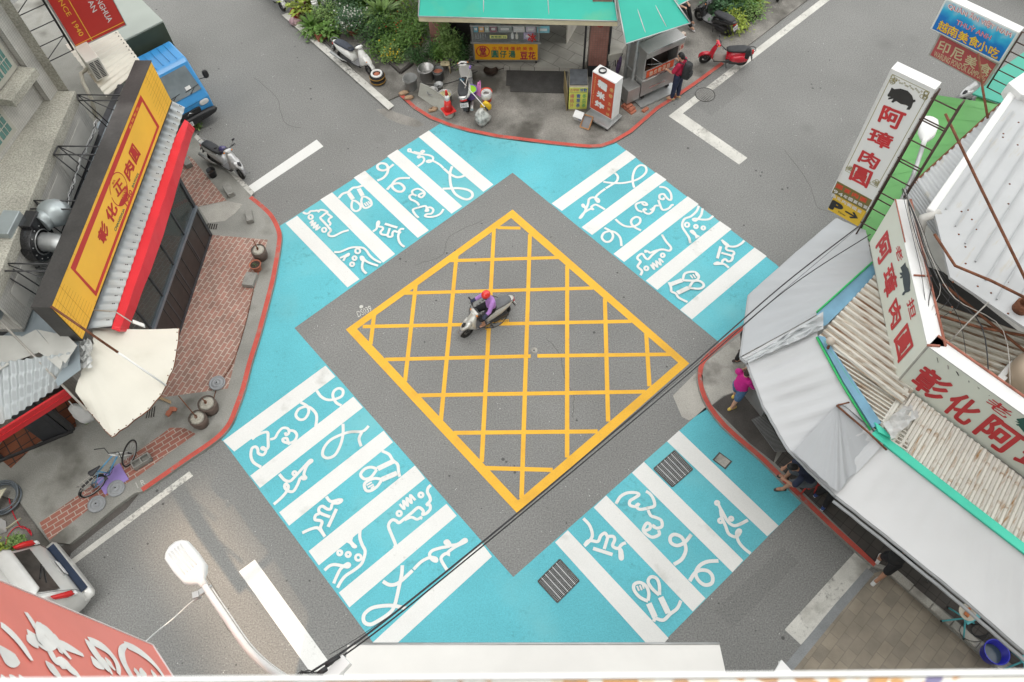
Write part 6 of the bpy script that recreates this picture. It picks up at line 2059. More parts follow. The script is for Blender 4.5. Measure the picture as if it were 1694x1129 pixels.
awning('wide green canvas awning with cream valance over the dessert cart', (692, 27.5), (1022, 35.5), (698, -70), (1008, -70), 2.55, 3.25)
awning('tilted green canvas awning over the steel snack cart', (1035, 73), (1142, 38.5), (1019, -12), (1100, -22), 2.45, 2.9, False, 12)
awning('small end of green awning behind the tilted one', (1118, 12), (1144, -2), (1098, -10), (1120, -30), 2.5, 2.8, False, 4)
P = PX([(784.5, 107), (892, 107.5)], fz)
cx = (P[1] - P[0]); cl = cx.length; cx.normalize(); cy = Vector((-cx.y, cx.x, 0)); co_ = P[0]
t = thing('dessert_cart', 'steel dessert cart with a yellow front panel and glass display under the awning', 'food cart', co_)
def cb(b, x0, x1, y0, y1, z0, z1):
 b.obox(co_ + cx * x0 + cy * y0 + Vector((0, 0, z0)), cx * (x1 - x0), cy * (y1 - y0), Vector((0, 0, z1 - z0)))
b = MB(); cb(b, 0, cl, 0, .75, .14, .82); cb(b, -.06, cl + .06, -.05, .8, .82, .87); cb(b, -.04, cl + .04, -.02, .78, 1.42, 1.46)
for x in (0, cl - .03):
 for y in (0, .72):
  cb(b, x, x + .03, y, y + .03, .87, 1.42)
b.build('body', STEEL, t, bevel=.006)
b = MB(); cb(b, .05, cl - .05, -.012, 0, .2, .79); yp = b.build('sign_panel', mat('cart_yellow', (.66, .33, .015), .45, 0, .05, 2), t)
def cq(x0, z0, x1, z1, y=-.013):
 return [co_ + cx * x + cy * y + Vector((0, 0, z)) for x, z in ((x0, z1), (x1, z1), (x1, z0), (x0, z0))]
b1, b2, b3 = MB(), MB(), MB()
nn_ = -cy
sx = (cl - .1) / 1290
X = lambda px: .05 + (px - 160) * sx
Zc = lambda pz: .79 - (pz - 590) / 290 * .59
b1.ring(co_ + cx * X(328) + cy * -.018 + Vector((0, 0, Zc(725))), .20, .016, cy, 30, 6)
put_text(b3, '堂', cq(X(260), Zc(800), X(398), Zc(640)), nn_, .05)
for k, ch in enumerate('古早味傳統美食'):
 x = 520 + k * 124
 put_text(b1, ch, cq(X(x), Zc(705), X(x + 96), Zc(635)), nn_, .02)
for ch, x in (('圓', 500), ('仔', 670), ('湯', 850)):
 put_text(b2, ch, cq(X(x), Zc(840), X(x + 145), Zc(705)), nn_, .05)
for ch, x in (('豆', 1090), ('花', 1255)):
 put_text(b3, ch, cq(X(x), Zc(870), X(x + 155), Zc(725)), nn_, .05)
b1.build('red_lettering', SREDT, yp); b2.build('green_lettering', SGRN, yp); b3.build('crimson_lettering', mat('crimson', (.30, .012, .05), .5), yp)
b = MB(); cb(b, .02, cl - .02, .005, .012, .88, 1.41); b.build('display_glass', glassy('clear_glass', (.5, .55, .55), .10), t)
b = MB(); cb(b, .03, cl - .03, .1, .7, 1.13, 1.15); b.build('shelf', STEEL, t)
for x in (.1, cl - .1):
 b = MB(); q = co_ + cx * x + cy * .1 + Vector((0, 0, .07)); b.cyl(q - cx * .02, q + cx * .02, .07, n=16); b.build('caster', RUBBER, t)
b = MB()
q = co_ + cx * (cl - .20) + cy * -.0 + Vector((0, 0, 1.02))
put_text(b, '冰', [q + cx * x + Vector((0, 0, z)) for x, z in ((-.16, .16), (.1, .16), (.1, -.14), (-.16, -.14))], nn_, .06, .006); b.build('red_lettering', SREDT, t)
b = MB(); cb(b, .55, 1.08, -.04, -.035, 1.02, 1.14); pp = b.build('price_card', mat('card_yellow', (.62, .60, .22), .6), t)
b = MB(); put_text(b, '青草茶 35', [co_ + cx * x + cy * -.042 + Vector((0, 0, z)) for x, z in ((.58, 1.12), (1.05, 1.12), (1.05, 1.04), (.58, 1.04))], nn_, .02); b.build('lettering', SGRN, pp)
def goods(name, label, cat, x, z, w, h, dpt, m, kind='box', y=.08, grp='goods displayed in the dessert cart'):
 c = co_ + cx * x + cy * y + Vector((0, 0, z))
 t = thing(name, label, cat, c, group=grp)
 b = MB()
 if kind == 'box':
  b.obox(c, cx * w, cy * dpt, Vector((0, 0, h)))
 elif kind == 'bottle':
  b.lathe(c + cx * w / 2 + cy * w / 2, [(w * .42, 0), (w * .46, h * .1), (w * .46, h * .62), (w * .2, h * .8), (w * .2, h)], 14)
 else:
  b.lathe(c + cx * w / 2 + cy * w / 2, [(w * .3, 0), (w * .5, h * .5), (w * .3, h * .62), (w * .38, h * .78), (w * .1, h)], 12)
 o = b.build('body', m, t)
 if kind == 'bottle':
  b = MB(); b.lathe(c + cx * w / 2 + cy * w / 2, [(w * .22, h), (w * .22, h * 1.1)], 12); b.build('cap', m if m != DGLASS else BLACK, t)
 else:
  b = MB(); b.obox(c + cx * w * .2 - cy * .004 + Vector((0, 0, h * .3)), cx * w * .6, cy * .004, Vector((0, 0, h * .35))); b.build('label_patch', WHITEP, t)
PK = lambda n, c: mat('pack_' + n, c, .5, 0, .1, 9)
goods('drink_carton', 'teal drink carton at the left end of the cart shelf', 'carton', .06, 1.15, .13, .24, .1, PK('teal', (.03, .25, .33)))
goods('drink_carton', 'orange drink carton second from the left on the cart shelf', 'carton', .21, 1.15, .16, .24, .1, PK('orange', (.6, .30, .05)))
goods('drink_carton', 'pale green carton between orange and maroon packs on the cart shelf', 'carton', .40, 1.15, .13, .23, .1, PK('pale', (.35, .42, .36)))
goods('sweet_tin', 'maroon tin on the upper cart shelf', 'tin', .56, 1.15, .2, .24, .1, PK('maroon', (.22, .04, .08)))
goods('glass_jar', 'wide grey jar of dry goods in the middle of the cart shelf', 'jar', .80, 1.15, .42, .24, .15, PK('grey', (.25, .27, .26)))
goods('paper_notice', 'white paper notice with red print on the cart shelf', 'notice', 1.27, 1.16, .34, .2, .02, PK('paper', (.62, .58, .57)))
goods('paper_notice', 'pink paper notice beside the white one in the cart', 'notice', 1.66, 1.16, .28, .2, .02, PK('pinkp', (.55, .45, .52)))
goods('paper_notice', 'light blue picture notice at the right end of the cart', 'notice', 1.99, 1.13, .38, .24, .02, PK('lblue', (.22, .47, .55)))
goods('paper_notice', 'violet and white notice at the bottom right of the cart glass', 'notice', 1.58, .9, .32, .24, .02, PK('violet', (.40, .33, .50)))
for k in range(5):
 goods('syrup_bottle', 'dark syrup bottle in the row of five at the lower left of the cart', 'bottle', .08 + .075 * k, .89, .07, .2, .07, GREYP, 'bottle')
goods('squeeze_bottle', 'left white squeeze bottle in the lower cart display', 'bottle', 1.18, .89, .11, .24, .1, WHITEP, 'bottle')
goods('squeeze_bottle', 'right cream squeeze bottle in the lower cart display', 'bottle', 1.32, .89, .1, .22, .1, ACW, 'bottle')
for k, (lb, c, m) in enumerate((('green glass dish', .1, PK('teal', (.03, .25, .33))), ('small framed picture', .33, WHITEP), ('brown wicker bowl', .52, PK('wick', (.22, .14, .07))), ('second framed picture', .72, WHITEP), ('grey stone bowl', .9, GREYP), ('red and white figurine', 1.08, PK('redfig', (.5, .1, .06))), ('orange round figurine', 1.42, PK('orfig', (.5, .2, .05))), ('pale seated figurine', 1.62, PK('pafig', (.5, .42, .38))), ('brown seated figurine', 1.83, PK('brfig', (.25, .08, .05))), ('golden gourd figurine', 2.22, PK('gold', (.5, .30, .05))))):
 goods('ornament', lb + ' on top of the dessert cart', 'ornament', c, 1.462, .15, .2, .1, m, 'fig', .12, 'ornaments on top of the dessert cart')
for lb, q, z in (('large dark rubber mat in front of the dessert shop step', [(838, 115), (939, 116), (936, 146), (837, 142)], NZ), ('narrow dark rubber mat overlapping the large one', [(844, 141), (935, 145), (934, 155), (844, 152)], NZ + .012)):
 t = thing('floor_mat', lb, 'mat', W(*q[0], z), group='dark mats before the shop step')
 b = MB(); b.prism(PX(q, z), (0, 0, .012)); b.build('mat', mat('mat_rubber', (.05, .048, .046), .85, 0, .2, 4, .4, 60, .2), t)
c0, c1 = W(940, 184, NZ), W(970, 184, NZ)
dx = (c1 - c0).normalized(); dy = Vector((-dx.y, dx.x, 0)); lw = (c1 - c0).length
t = thing('drinks_cooler', 'grey topped drinks cooler with a yellow hand lettered price sign', 'cooler', c0)
b = MB(); b.obox(c0, dx * lw, dy * .75, Vector((0, 0, .92))); b.build('body', mat('cooler_body', (.30, .27, .2), .6, .1, .2, 4), t, bevel=.01)
b = MB(); b.obox(c0 + dx * .01 + dy * .08 + Vector((0, 0, .92)), dx * (lw - .02), dy * .66, Vector((0, 0, .05))); b.build('lid', mat('lid_slate', (.075, .08, .088), .4, 0, .3, 5), t, bevel=.012)
b = MB(); b.obox(c0 - dy * .012 + Vector((0, 0, .1)), dx * lw, dy * .01, Vector((0, 0, .62))); b.obox(c0 - dy * .012 + Vector((0, 0, .74)), dx * lw, dy * .01, Vector((0, 0, .17))); ps = b.build('price_sign', mat('sign_lime', (.58, .60, .12), .6), t)
sets = {}
def cz(x0, z0, x1, z1):
 return [c0 + dx * lw * x - dy * .013 + Vector((0, 0, z)) for x, z in ((x0, z1), (x1, z1), (x1, z0), (x0, z0))]
b1, b2, b3 = MB(), MB(), MB()
put_text(b1, '古早味', cz(.04, .77, .52, .89), -dy, .02); put_text(b2, '冷飲', cz(.56, .76, .96, .90), -dy, .04)
for mb, tx, x in ((b1, '楊桃汁', .06), (b2, '青草茶', .40), (b3, '冬瓜茶', .72)):
 for k, ch in enumerate(tx):
  put_text(mb, ch, cz(x, .52 - .18 * k, x + .22, .68 - .18 * k), -dy, .03)
b1.build('pink_lettering', mat('ink_pink', (.50, .16, .12), .6), ps); b2.build('blue_lettering', mat('ink_blue', (.03, .10, .35), .6), ps); b3.build('green_lettering', mat('ink_green', (.08, .35, .13), .6), ps)
t = thing('wooden_screen', 'narrow bamboo edged board standing left of the drinks cooler', 'board', W(938, 185, NZ))
b = MB(); b.obox(W(938, 184, NZ), Vector((-.02, 0, 0)), Vector((-.02, .95, 0)), Vector((0, 0, .75))); b.build('board', mat('bamboo', (.22, .17, .08), .7), t)
t = thing('carton_box', 'white cardboard box with blue print tipped against the wooden tray', 'box', W(959, 200, NZ))
M3 = Matrix.Rotation(R(-32), 3, 'Z') @ Matrix.Rotation(R(30), 3, 'X')
c = W(958, 200, NZ) + Vector((0, 0, .18))
b = MB(); b.box(c, (.30, .22, .30), M=M3); b.build('carton', WHITEP, t, bevel=.005)
b = MB(); put_text(b, '冰', [c + M3 @ Vector(v) for v in ((.02, -.113, .12), (.13, -.113, .12), (.13, -.113, 0), (.02, -.113, 0))], M3 @ Vector((0, -1, 0)), .03); b.build('lettering', mat('ink_blue', (.03, .10, .35)), t)
t = thing('wooden_tray', 'shallow wooden tray leaning on the lightbox sign base', 'tray', W(970, 212, NZ))
c = W(970, 208, NZ) + Vector((0, 0, .14)); M3 = Matrix.Rotation(R(-28), 3, 'Z') @ Matrix.Rotation(R(38), 3, 'X')
b = MB()
for x, y, w, h in ((0, -.19, .30, .03), (0, .19, .30, .03), (-.14, 0, .03, .35), (.14, 0, .03, .35)):
 b.box(c + M3 @ Vector((x, y, 0)), (w, h, .06), M=M3)
b.build('frame', mat('varnished_wood', (.36, .17, .06), .5, 0, .15, 8), t)
b = MB(); b.box(c - M3 @ Vector((0, 0, .02)), (.27, .36, .01), M=M3); b.build('bottom', GREYP, t)
bl, br = (976.3, 177.4), (1011, 197)
zb = .40
Bd = Board(bl, br, zb, 1.30)
t = thing('lightbox_sign', 'wheeled white lightbox sign with white characters on a red face', 'sign', Vector((Bd.bl.x, Bd.bl.y, NZ)))
b = MB(); Bd.panel(b, -.03, -.03, 1.03, 1.03, -.36, -.004); b.build('box', WHITEP, t, bevel=.012)
b = MB(); Bd.panel(b, 0, 0, 1, 1, -.003, .004); fc_ = b.build('red_face', mat('sign_orange_red', (.47, .065, .03), .45, 0, .04, 2), t)
b = MB(); Bd.panel(b, .02, -.27, .98, -.03, -.33, -.03); b.build('stand', GALV, t)
q = Bd.p(-.08, 0, .22); q.z = NZ + .10
b = MB(); b.obox(q, Bd.x * 1.16, -Bd.n * .72, Vector((0, 0, .06))); b.build('base', GALV, t, bevel=.008)
for u, d in ((.02, .15), (.98, .15), (.02, -.42), (.98, -.42)):
 b = MB(); q = Bd.p(u, 0, d); q.z = NZ + .05; b.cyl(q - Bd.n * .02, q + Bd.n * .02, .05, n=14); b.build('caster', RUBBER, t)
Zl = 8.685
zl_ = lambda x, y: (930 + x / Zl, 100 + y / Zl)
b = MB()
for ch, qd in (('糯', ((522, 262), (655, 350), (640, 462), (505, 362))), ('米', ((508, 420), (622, 492), (612, 592), (490, 515))), ('炸', ((480, 555), (612, 640), (600, 722), (465, 640)))):
 Bd.textpx(b, ch, [zl_(*p) for p in qd], .10, .008)
b.build('white_lettering', WHITEP, fc_)
b = MB()
for ch, qd in (('黑', ((692, 395), (735, 425), (730, 465), (686, 435))), ('糖', ((680, 480), (724, 508), (718, 548), (674, 520))), ('古', ((665, 590), (705, 618), (700, 665), (660, 638))), ('早', ((652, 670), (695, 698), (690, 735), (648, 710))), ('味', ((638, 745), (682, 770), (676, 810), (632, 785)))):
 Bd.textpx(b, ch, [zl_(*p) for p in qd], .02, .008)
for cc_ in ((712, 430), (700, 514)):
 b.ring(Bd.px(*zl_(*cc_)) + Bd.n * .006, .062, .004, Bd.n, 20, 5)
for k in range(20):
 pass
Bd.textpx(b, 'TRADITIONAL FOOD', [zl_(*p) for p in ((492, 215), (440, 615), (428, 608), (480, 205))][0:1] + [zl_(440, 622), zl_(425, 612), zl_(478, 205)], .005, .008)
b.build('gold_lettering', mat('sign_gold', (.62, .42, .16), .5), fc_)
t = thing('cable_loop', 'black cable coiled on top of the lightbox sign', 'cable', Bd.p(.25, 1.03, -.15))
b = MB()
for k in range(4):
 b.ring(Bd.p(.28, 1.035, -.16) + Vector((0, 0, .012 + .014 * k)), .11 - .008 * (k % 2), .009, (0, 0, 1), 20, 5)
b.build('coil', CABLE, t)
A, B_ = W(1058.5, 161, .28), W(1113, 136, .28)
cx = (B_ - A); cl = cx.length; cx.normalize(); cy = Vector((-cx.y, cx.x, 0)); co_ = A
t = thing('snack_cart', 'stainless steel snack cart with red character panel and open serving front', 'food cart', co_)
b = MB(); cb(b, 0, cl, 0, .8, 0, .62); cb(b, -.03, cl + .03, -.04, .84, .62, .65)
cb(b, 0, .04, 0, .8, .65, 1.55); cb(b, cl - .04, cl, 0, .8, .65, 1.55); cb(b, 0, cl, .76, .8, .65, 1.55)
cb(b, .02, cl - .02, .0, .03, .65, .93)
b.build('body', STEEL, t, bevel=.006)
b = MB(); b.obox(co_ + cx * -.06 + cy * -.12 + Vector((0, 0, 1.50)), cx * (cl + .12), cy * .5, Vector((0, 0, .22))); b.obox(co_ + cx * -.06 + cy * .38 + Vector((0, 0, 1.72)), cx * (cl + .12), cy * .45, Vector((0, 0, .02))); b.build('hood', STEEL, t, bevel=.01)
b = MB(); cb(b, -.06, cl + .06, -.135, -.12, 1.68, 1.73); cb(b, -.02, cl + .02, -.055, -.04, .62, .66); b.build('hood_trim', CHROME, t)
b = MB(); cb(b, .12, cl - .12, -.012, -.002, .67, .91); rp = b.build('red_panel', mat('cart_red', (.55, .07, .015), .45), t)
b = MB()
for k, ch in enumerate('脆皮雞蛋糕'):
 w = (cl - .45) / 5
 put_text(b, ch, cq(.22 + w * k, .70, .22 + w * k + w * .8, .88, -.014), -cy, .03)
b.build('lettering', mat('cart_letter_pale', (.66, .50, .38), .5), rp)
b = MB(); cb(b, .3, cl - .35, -.016, 0, .2, .26); b.build('ledge', CHROME, t)
b = MB(); cb(b, cl - .75, cl - .12, .3, .7, .66, 1.15); b.build('oven', mat('dark_oven', (.06, .05, .045), .5, .3, .2, 6), t, bevel=.015)
b = MB(); cb(b, .06, cl - .06, .04, .74, .655, .668); b.build('griddle', mat('griddle_copper', (.20, .12, .08), .4, .3, .3, 5), t)
b = MB(); b.tube([co_ + cx * .1 - cy * .02 + Vector((0, 0, 1.5)), co_ + cx * .42 - cy * .25 + Vector((0, 0, 1.25)), co_ + cx * .08 - cy * .02 + Vector((0, 0, 1.2))], .01, 6); b.build('stay', CHROME, t)
b = MB(); b.obox(co_ - cx * .1 - cy * .25 + Vector((0, 0, -.22)), cx * (cl + .2), cy * 1.1, Vector((0, 0, .05))); b.build('platform', GALV, t)
for x in (.15, cl - .15):
 b = MB(); q = co_ + cx * x + cy * .1 + Vector((0, 0, -.09)); b.cyl(q - cx * .03, q + cx * .03, .085, n=16); b.build('caster', RUBBER, t)
b = MB(); b.obox(co_ - cx * .48 + Vector((0, 0, -.05)), cx * .45, cy * .5, Vector((0, 0, .5))); b.build('burner_box', STEEL, t, bevel=.01)
for px, py, zt, off in ((1046, 142, 1.75, .25), (1034, 128, 1.5, .45)):
 q = W(px, py, .45)
 b = MB(); pts = [q, q + Vector((0, 0, zt * .75)), q + Vector((.02, .03, zt)), q + cx * off * .6 + Vector((0, 0, zt + .18)), q + cx * off + Vector((0, 0, zt + .22))]
 pts = [Vector(p) for p in smooth([tuple(p) for p in pts], 8)]
 b.tube(pts, [.062 + .005 * (i % 2) for i in range(len(pts))], 12); b.build('flue_pipe', DUCT, t)
b = MB(); b.tube([W(1058, 100, 1.4), W(1060, 112, 1.2), W(1054, 130, .8), W(1050, 145, .5)], .012, 6); b.build('gas_hose', POLEW, t)
t = thing('hanging_sign', 'small pinkish upright sign with red characters at the corner of the snack cart', 'sign', W(1128, 80, 1.2))
Bh = Board((1124, 85), (1130.5, 80.5), 1.1, .55)
b = MB(); Bh.panel(b, 0, 0, 1, 1, -.12, 0); b.build('box', mat('sign_pinkish', (.55, .45, .38), .5), t)
b = MB()
for k, ch in enumerate('雞蛋糕'):
 Bh.text(b, ch, .12, .68 - .3 * k, .88, .94 - .3 * k, .02)
b.build('lettering', SREDT, t)
b = MB(); b.tube([Bh.p(0, .85, -.06), Bh.p(-1.2, .95, -.06)], .012, 6); b.tube([Bh.p(0, .15, -.06), Bh.p(-1.2, .1, -.06)], .012, 6); b.build('bracket', CHROME, t)
q0 = W(1033, 176, NZ); dq = (W(1050, 189, NZ) - q0).normalized(); nq = Vector((-dq.y, dq.x, 0))
for i, (a, e, z) in enumerate(((0, 0, 0), (.12, 0, 0), (.24, 0, 0), (.36, 0, 0), (.04, .02, .066), (.17, .03, .066), (.30, .01, .066), (.55, .34, 0))):
 c = q0 + dq * a + nq * e + Vector((0, 0, z))
 t = thing('brick', ['red brick at the base of the low stack by the lightbox sign', 'red brick on top of the low stack by the lightbox sign', 'single pale brick lying by the snack cart'][0 if i < 4 else (1 if i < 7 else 2)], 'brick', c, rz=math.atan2(nq.y, nq.x) + random.uniform(-.06, .06), group='bricks beside the lightbox sign')
 b = MB(); b.box((0, 0, .032), (.22, .105, .064)); b.build('brick', TERRA, t, local=True, bevel=.006)
t = thing('plastic_stool', 'dark folding stool behind the lightbox sign', 'stool', W(1008, 104, NZ))
b = MB(); c = W(1008, 104, NZ)
b.box(c + Vector((0, 0, .45)), (.34, .34, .04)); b.build('seat', mat('stool_wood', (.16, .085, .035), .6), t)
for sx_ in (-1, 1):
 for sy_ in (-1, 1):
  b = MB(); b.tube([c + Vector((sx_ * .15, sy_ * .15, .43)), c + Vector((sx_ * .18, sy_ * .18, 0))], .018, 6); b.build('leg', DKSTEEL, t)
t = thing('foam_crate', 'pale foam crate on a wooden stand behind the lightbox sign', 'crate', W(1015, 92, .6))
b = MB(); b.box(W(1015, 88, .8), (.45, .4, .25), .2); b.build('crate', mat('crate_pale', (.42, .40, .35), .7), t, bevel=.02)
b = MB()
for x, y in ((-.18, -.15), (.18, -.15), (.18, .15), (-.18, .15)):
 b.tube([W(1015, 88, .68) + Vector((x, y, 0)), Vector((W(1015, 88, .68).x + x, W(1015, 88, .68).y + y, NZ))], .02, 6)
b.tube([W(1015, 88, .68) + Vector((-.2, -.15, 0)), W(1015, 88, .68) + Vector((.2, -.15, 0))], .02, 6)
b.build('stand', mat('stool_wood', (.16, .085, .035)), t)
t = thing('umbrella', 'folded purple patterned umbrella leaning behind the lightbox sign', 'umbrella', W(1022, 122, NZ))
b = MB(); a = W(1020, 124, NZ) ; e = W(1028, 92, 1.0)
b.tube([a + (e - a) * u for u in (0, .1, .3, .6, .85, .95)], [.015, .05, .075, .07, .04, .02], 9); b.build('canopy', mat('purple_pattern', (.11, .07, .15), .6, 0, .6, 25), t)
b = MB(); b.tube([a + (e - a) * .9, e, e + Vector((.04, .02, .05))], .012, 6); b.build('handle', BLACK, t)
bucket('grey translucent bucket nearest the red kerb line', 681, 146, .21, .42, mat('grey_translucent', (.20, .205, .20), .35, 0, .1, 5), NZ, content=(GREYP, .15))
bucket('large steel stock pot standing in another pot', 707, 130, .24, .42, STEEL, NZ, 'stock_pot', 'pot', content=(STEEL, .3), taper=.95)
bucket('dark grey pail with orange tools behind the beige stool', 726.5, 132, .17, .40, mat('pail_grey', (.11, .115, .115), .5, .1, .15, 5), NZ, content=(TERRA, .75))
t = thing('plastic_stool', 'small beige plastic stool between the steel pots and the planters', 'stool', W(738, 118, NZ))
c = W(738, 118, NZ)
BEI = mat('beige_plastic', (.55, .47, .30), .5, 0, .06, 6)
b = MB(); b.box(c + Vector((0, 0, .30)), (.30, .22, .05)); b.build('seat', BEI, t, bevel=.02)
b = MB(); b.cyl(c + Vector((0, 0, .326)), c + Vector((0, 0, .328)), .02, n=10); b.build('hole', BLACK, t)
for sx_ in (-1, 1):
 for sy_ in (-1, 1):
  b = MB(); b.tube([c + Vector((sx_ * .12, sy_ * .08, .28)), c + Vector((sx_ * .14, sy_ * .1, 0))], .022, 6); b.build('leg', BEI, t)
bucket('steel pot with a ring handle behind the grey board', 717, 162, .17, .30, STEEL, NZ, 'cooking_pot', 'pot', content=(BLACK, .3), taper=.95)
bucket('wide steel pot full of pale peelings behind the grey board', 737, 168, .21, .30, STEEL, NZ, 'cooking_pot', 'pot', content=(mat('peelings', (.42, .38, .2), .8, 0, .3, 15), .8), taper=.95)
bucket('small steel pot half hidden behind the cone and board', 727, 150, .13, .25, GALV, NZ, 'cooking_pot', 'pot', content=(BLACK, .4), taper=.95)
t = thing('grey_board', 'long weathered grey board leaning in front of the steel pots', 'board', W(718, 180, NZ))
b = MB()
A, B_, C_, D_ = W(692, 158, NZ), W(740.5, 191, NZ), W(742, 166, .42), W(696, 137, .48)
b.prism([A, B_, L(B_, C_, 1.0), L(C_, D_, .3) + Vector((0, 0, .06)), L(C_, D_, .7) + Vector((0, 0, .06)), D_], (-.012, -.02, .0)); b.build('board', mat('grey_board', (.33, .335, .30), .8, 0, .1, 3, .2, 20, .05), t)
t = thing('traffic_cone', 'red and white traffic cone standing on a round concrete weight', 'cone', W(743, 192, NZ))
c = W(743, 192, NZ)
b = MB(); b.lathe(c, [(.14, 0), (.16, .05), (.16, .16), (.13, .22)], 20); b.build('weight', A_LIGHT, t)
CONE = mat('cone_red', (.60, .035, .03), .45, 0, .06, 4)
b = MB(); b.box(c + Vector((0, 0, .235)), (.36, .36, .03), .5); b.lathe(c + Vector((0, 0, .25)), [(.135, 0), (.085, .40)], 22); b.lathe(c + Vector((0, 0, .25)), [(.052, .58), (.03, .72), (.028, .74)], 18); b.build('cone', CONE, t)
b = MB(); b.lathe(c + Vector((0, 0, .25)), [(.085, .40), (.052, .58)], 20); b.build('white_band', WHITEP, t)
b = MB(); b.tube([c + Vector((.10, .0, .45)), c + Vector((0, -.13, .47)), c + Vector((-.12, .02, .55)), c + Vector((.3, .3, .7))], .006, 5); b.build('string', POLEW, t)
for px, py, lb in ((668, 155, 'lump of broken concrete by the red kerb line'), (677, 163, 'second lump of broken concrete nearer the cone'), (716, 183, 'flat brick fragment at the foot of the grey board')):
 t = thing('rubble_lump', lb, 'rubble', W(px, py, NZ), rz=random.random() * 3, group='rubble by the kerb')
 b = MB(); b.ball((0, 0, .03), (.17, .09, .06), 9, 5)
 for v in b.v:
  v += Vector((random.uniform(-.03, .03), random.uniform(-.02, .02), random.uniform(-.015, .015)))
 b.build('lump', mat('tan_rubble', (.32, .22, .14), .9, 0, .25, 8, .4, 40, .2), t, local=True)
t = thing('wok', 'blackened wok lying on the ground in front of the dessert cart', 'wok', W(812, 122, NZ))
c = W(812, 122, NZ)
b = MB(); b.lathe(c, [(.08, .02), (.17, .06), (.22, .13), (.23, .14), (.21, .13), (.15, .07), (.01, .03)], 24, cap=False); b.build('pan', mat('wok_black', (.05, .035, .028), .4, .5, .3, 8), t)
b = MB(); b.tube([c + Vector((.21, 0, .12)), c + Vector((.42, .03, .16))], .014, 6); b.build('handle', mat('wok_black', (.05, .035, .028)), t)
t = thing('garden_hose', 'black hose lying from the steel pots to the dessert cart', 'hose', W(740, 135, NZ))
b = MB(); b.tube([W(x, y, NZ + .015) for x, y in smooth([(694, 136), (704, 139), (722, 141), (745, 137), (765, 130), (790, 118)], 5)], .012, 6); b.build('hose', CABLE, t)
def gp(px, py):
 return W(px, py, NZ)
plants = [
 ('low planter of broad leaved creepers beside the kerb line', 536, 60, (.42, .28, .30), 130, .16, 0, None, None),
 ('spiky grassy clump at the kerb beside the terracotta planter', 517, 52, (.3, .3, .55), 90, .03, 0, (.16, .2, TERRA), 'strap'),
 ('yellow leaved shrub behind the red bin', 512, 18, (.42, .42, .55), 150, .20, 2, (.18, .25, TERRA), None),
 ('bushy pot plant with fine leaves behind the creeper planter', 545, 38, (.34, .34, .38), 320, .07, 3, (.17, .22, TERRA), None),
 ('dark leaved shrub against the top edge of the garden', 570, 22, (.5, .5, .6), 380, .10, 1, None, None),
 ('white flowering bush beside the white scooter', 585, 55, (.40, .36, .55), 460, .06, 4, (.2, .2, TERRA), (FLOWW, .10)),
 ('broad leaved plant with lobed leaves at the top of the garden', 590, 14, (.40, .40, .65), 70, .24, 4, None, None),
 ('large rosette of long light green leaves in the middle of the garden', 634, 40, (.4, .4, .85), 60, .14, 3, (.2, .35, TERRA), 'strap'),
 ('rosette of long leaves at the top behind the other rosette', 612, 22, (.4, .4, .8), 52, .13, 0, (.2, .35, TERRA), 'strap'),
 ('third rosette of striped leaves near the awning edge', 655, 10, (.35, .35, .7), 46, .11, 2, (.2, .35, TERRA), 'strap'),
 ('orange flowering bush below the rosettes', 660, 58, (.50, .42, .55), 620, .075, 0, None, (FLOWR, .02)),
 ('dense green bush in front of the flowering bush', 640, 84, (.46, .40, .42), 560, .075, 0, None, None),
 ('yellow flowering bush at the end of the low garden wall', 652, 100, (.30, .26, .32), 330, .06, 3, None, (FLOWY, .08)),
 ('twiggy bush with bare branches beside the tiled pillar', 692, 78, (.46, .42, .62), 480, .075, 0, (.19, .28, TERRA), None),
 ('small round shrub in a clay pot by the steel pots', 690, 104, (.26, .26, .30), 260, .06, 1, (.18, .22, mat('grey_clay_pot', (.25, .2, .17), .8)), None),
 ('dark shrub in a clay pot second from the steel pots', 712, 100, (.27, .25, .40), 300, .06, 1, (.17, .22, mat('grey_clay_pot', (.25, .2, .17))), None),
 ('pink potted plant with bright leaves behind the beige stool', 727, 106, (.2, .2, .36), 170, .07, 0, (.15, .2, mat('pink_pot', (.32, .16, .15), .6)), None),
 ('tall slim plant in a grey tube pot', 741, 106, (.24, .22, .85), 330, .09, 3, (.13, .40, GREYP), None),
 ('light green plant in a small white pot beside the dessert cart', 753, 110, (.2, .2, .62), 230, .08, 3, (.13, .2, mat('cream_pot', (.45, .40, .33), .6)), None),
 ('round dark shrub in a white stone pot left of the dessert cart', 769, 108, (.24, .24, .42), 330, .06, 1, (.2, .32, A_LIGHT), None),
 ('dense dark shrub filling the bed between the two bushes', 622, 66, (.5, .45, .5), 420, .08, 1, None, None),
 ('rounded green shrub against the shop corner', 676, 40, (.5, .45, .6), 480, .08, 0, None, None),
 ('leafy shrub behind the black scooter at the top', 1196, 20, (.50, .45, .75), 360, .16, 4, None, None),
 ('dark drooping shrub beside the top right scooters', 1222, 14, (.48, .42, .7), 330, .13, 0, None, None),
 ('bright strappy plant at the top edge right of the awnings', 1248, 6, (.4, .4, .65), 70, .07, 2, None, 'strap'),
 ('round bright green bush hanging over the black scooter', 1213, 48, (.34, .32, .36), 420, .075, 2, None, None),
 ('small ferny plant on the road side of the top right shrubs', 1245, 32, (.30, .25, .25), 150, .06, 3, (.14, .18, BLACK), None),
]
for lb, px, py, r, n, ls, li, pot, sp in plants:
 bush(lb, 'potted plant' if pot else 'shrub', gp(px, py), tuple(q * 1.2 for q in r), int(n * 1.5), ls, LEAF[li], 'potted_plant' if pot else 'shrub', pot, flower=sp if isinstance(sp, tuple) else None, kind='strap' if sp == 'strap' else 'leaf', lump=6)
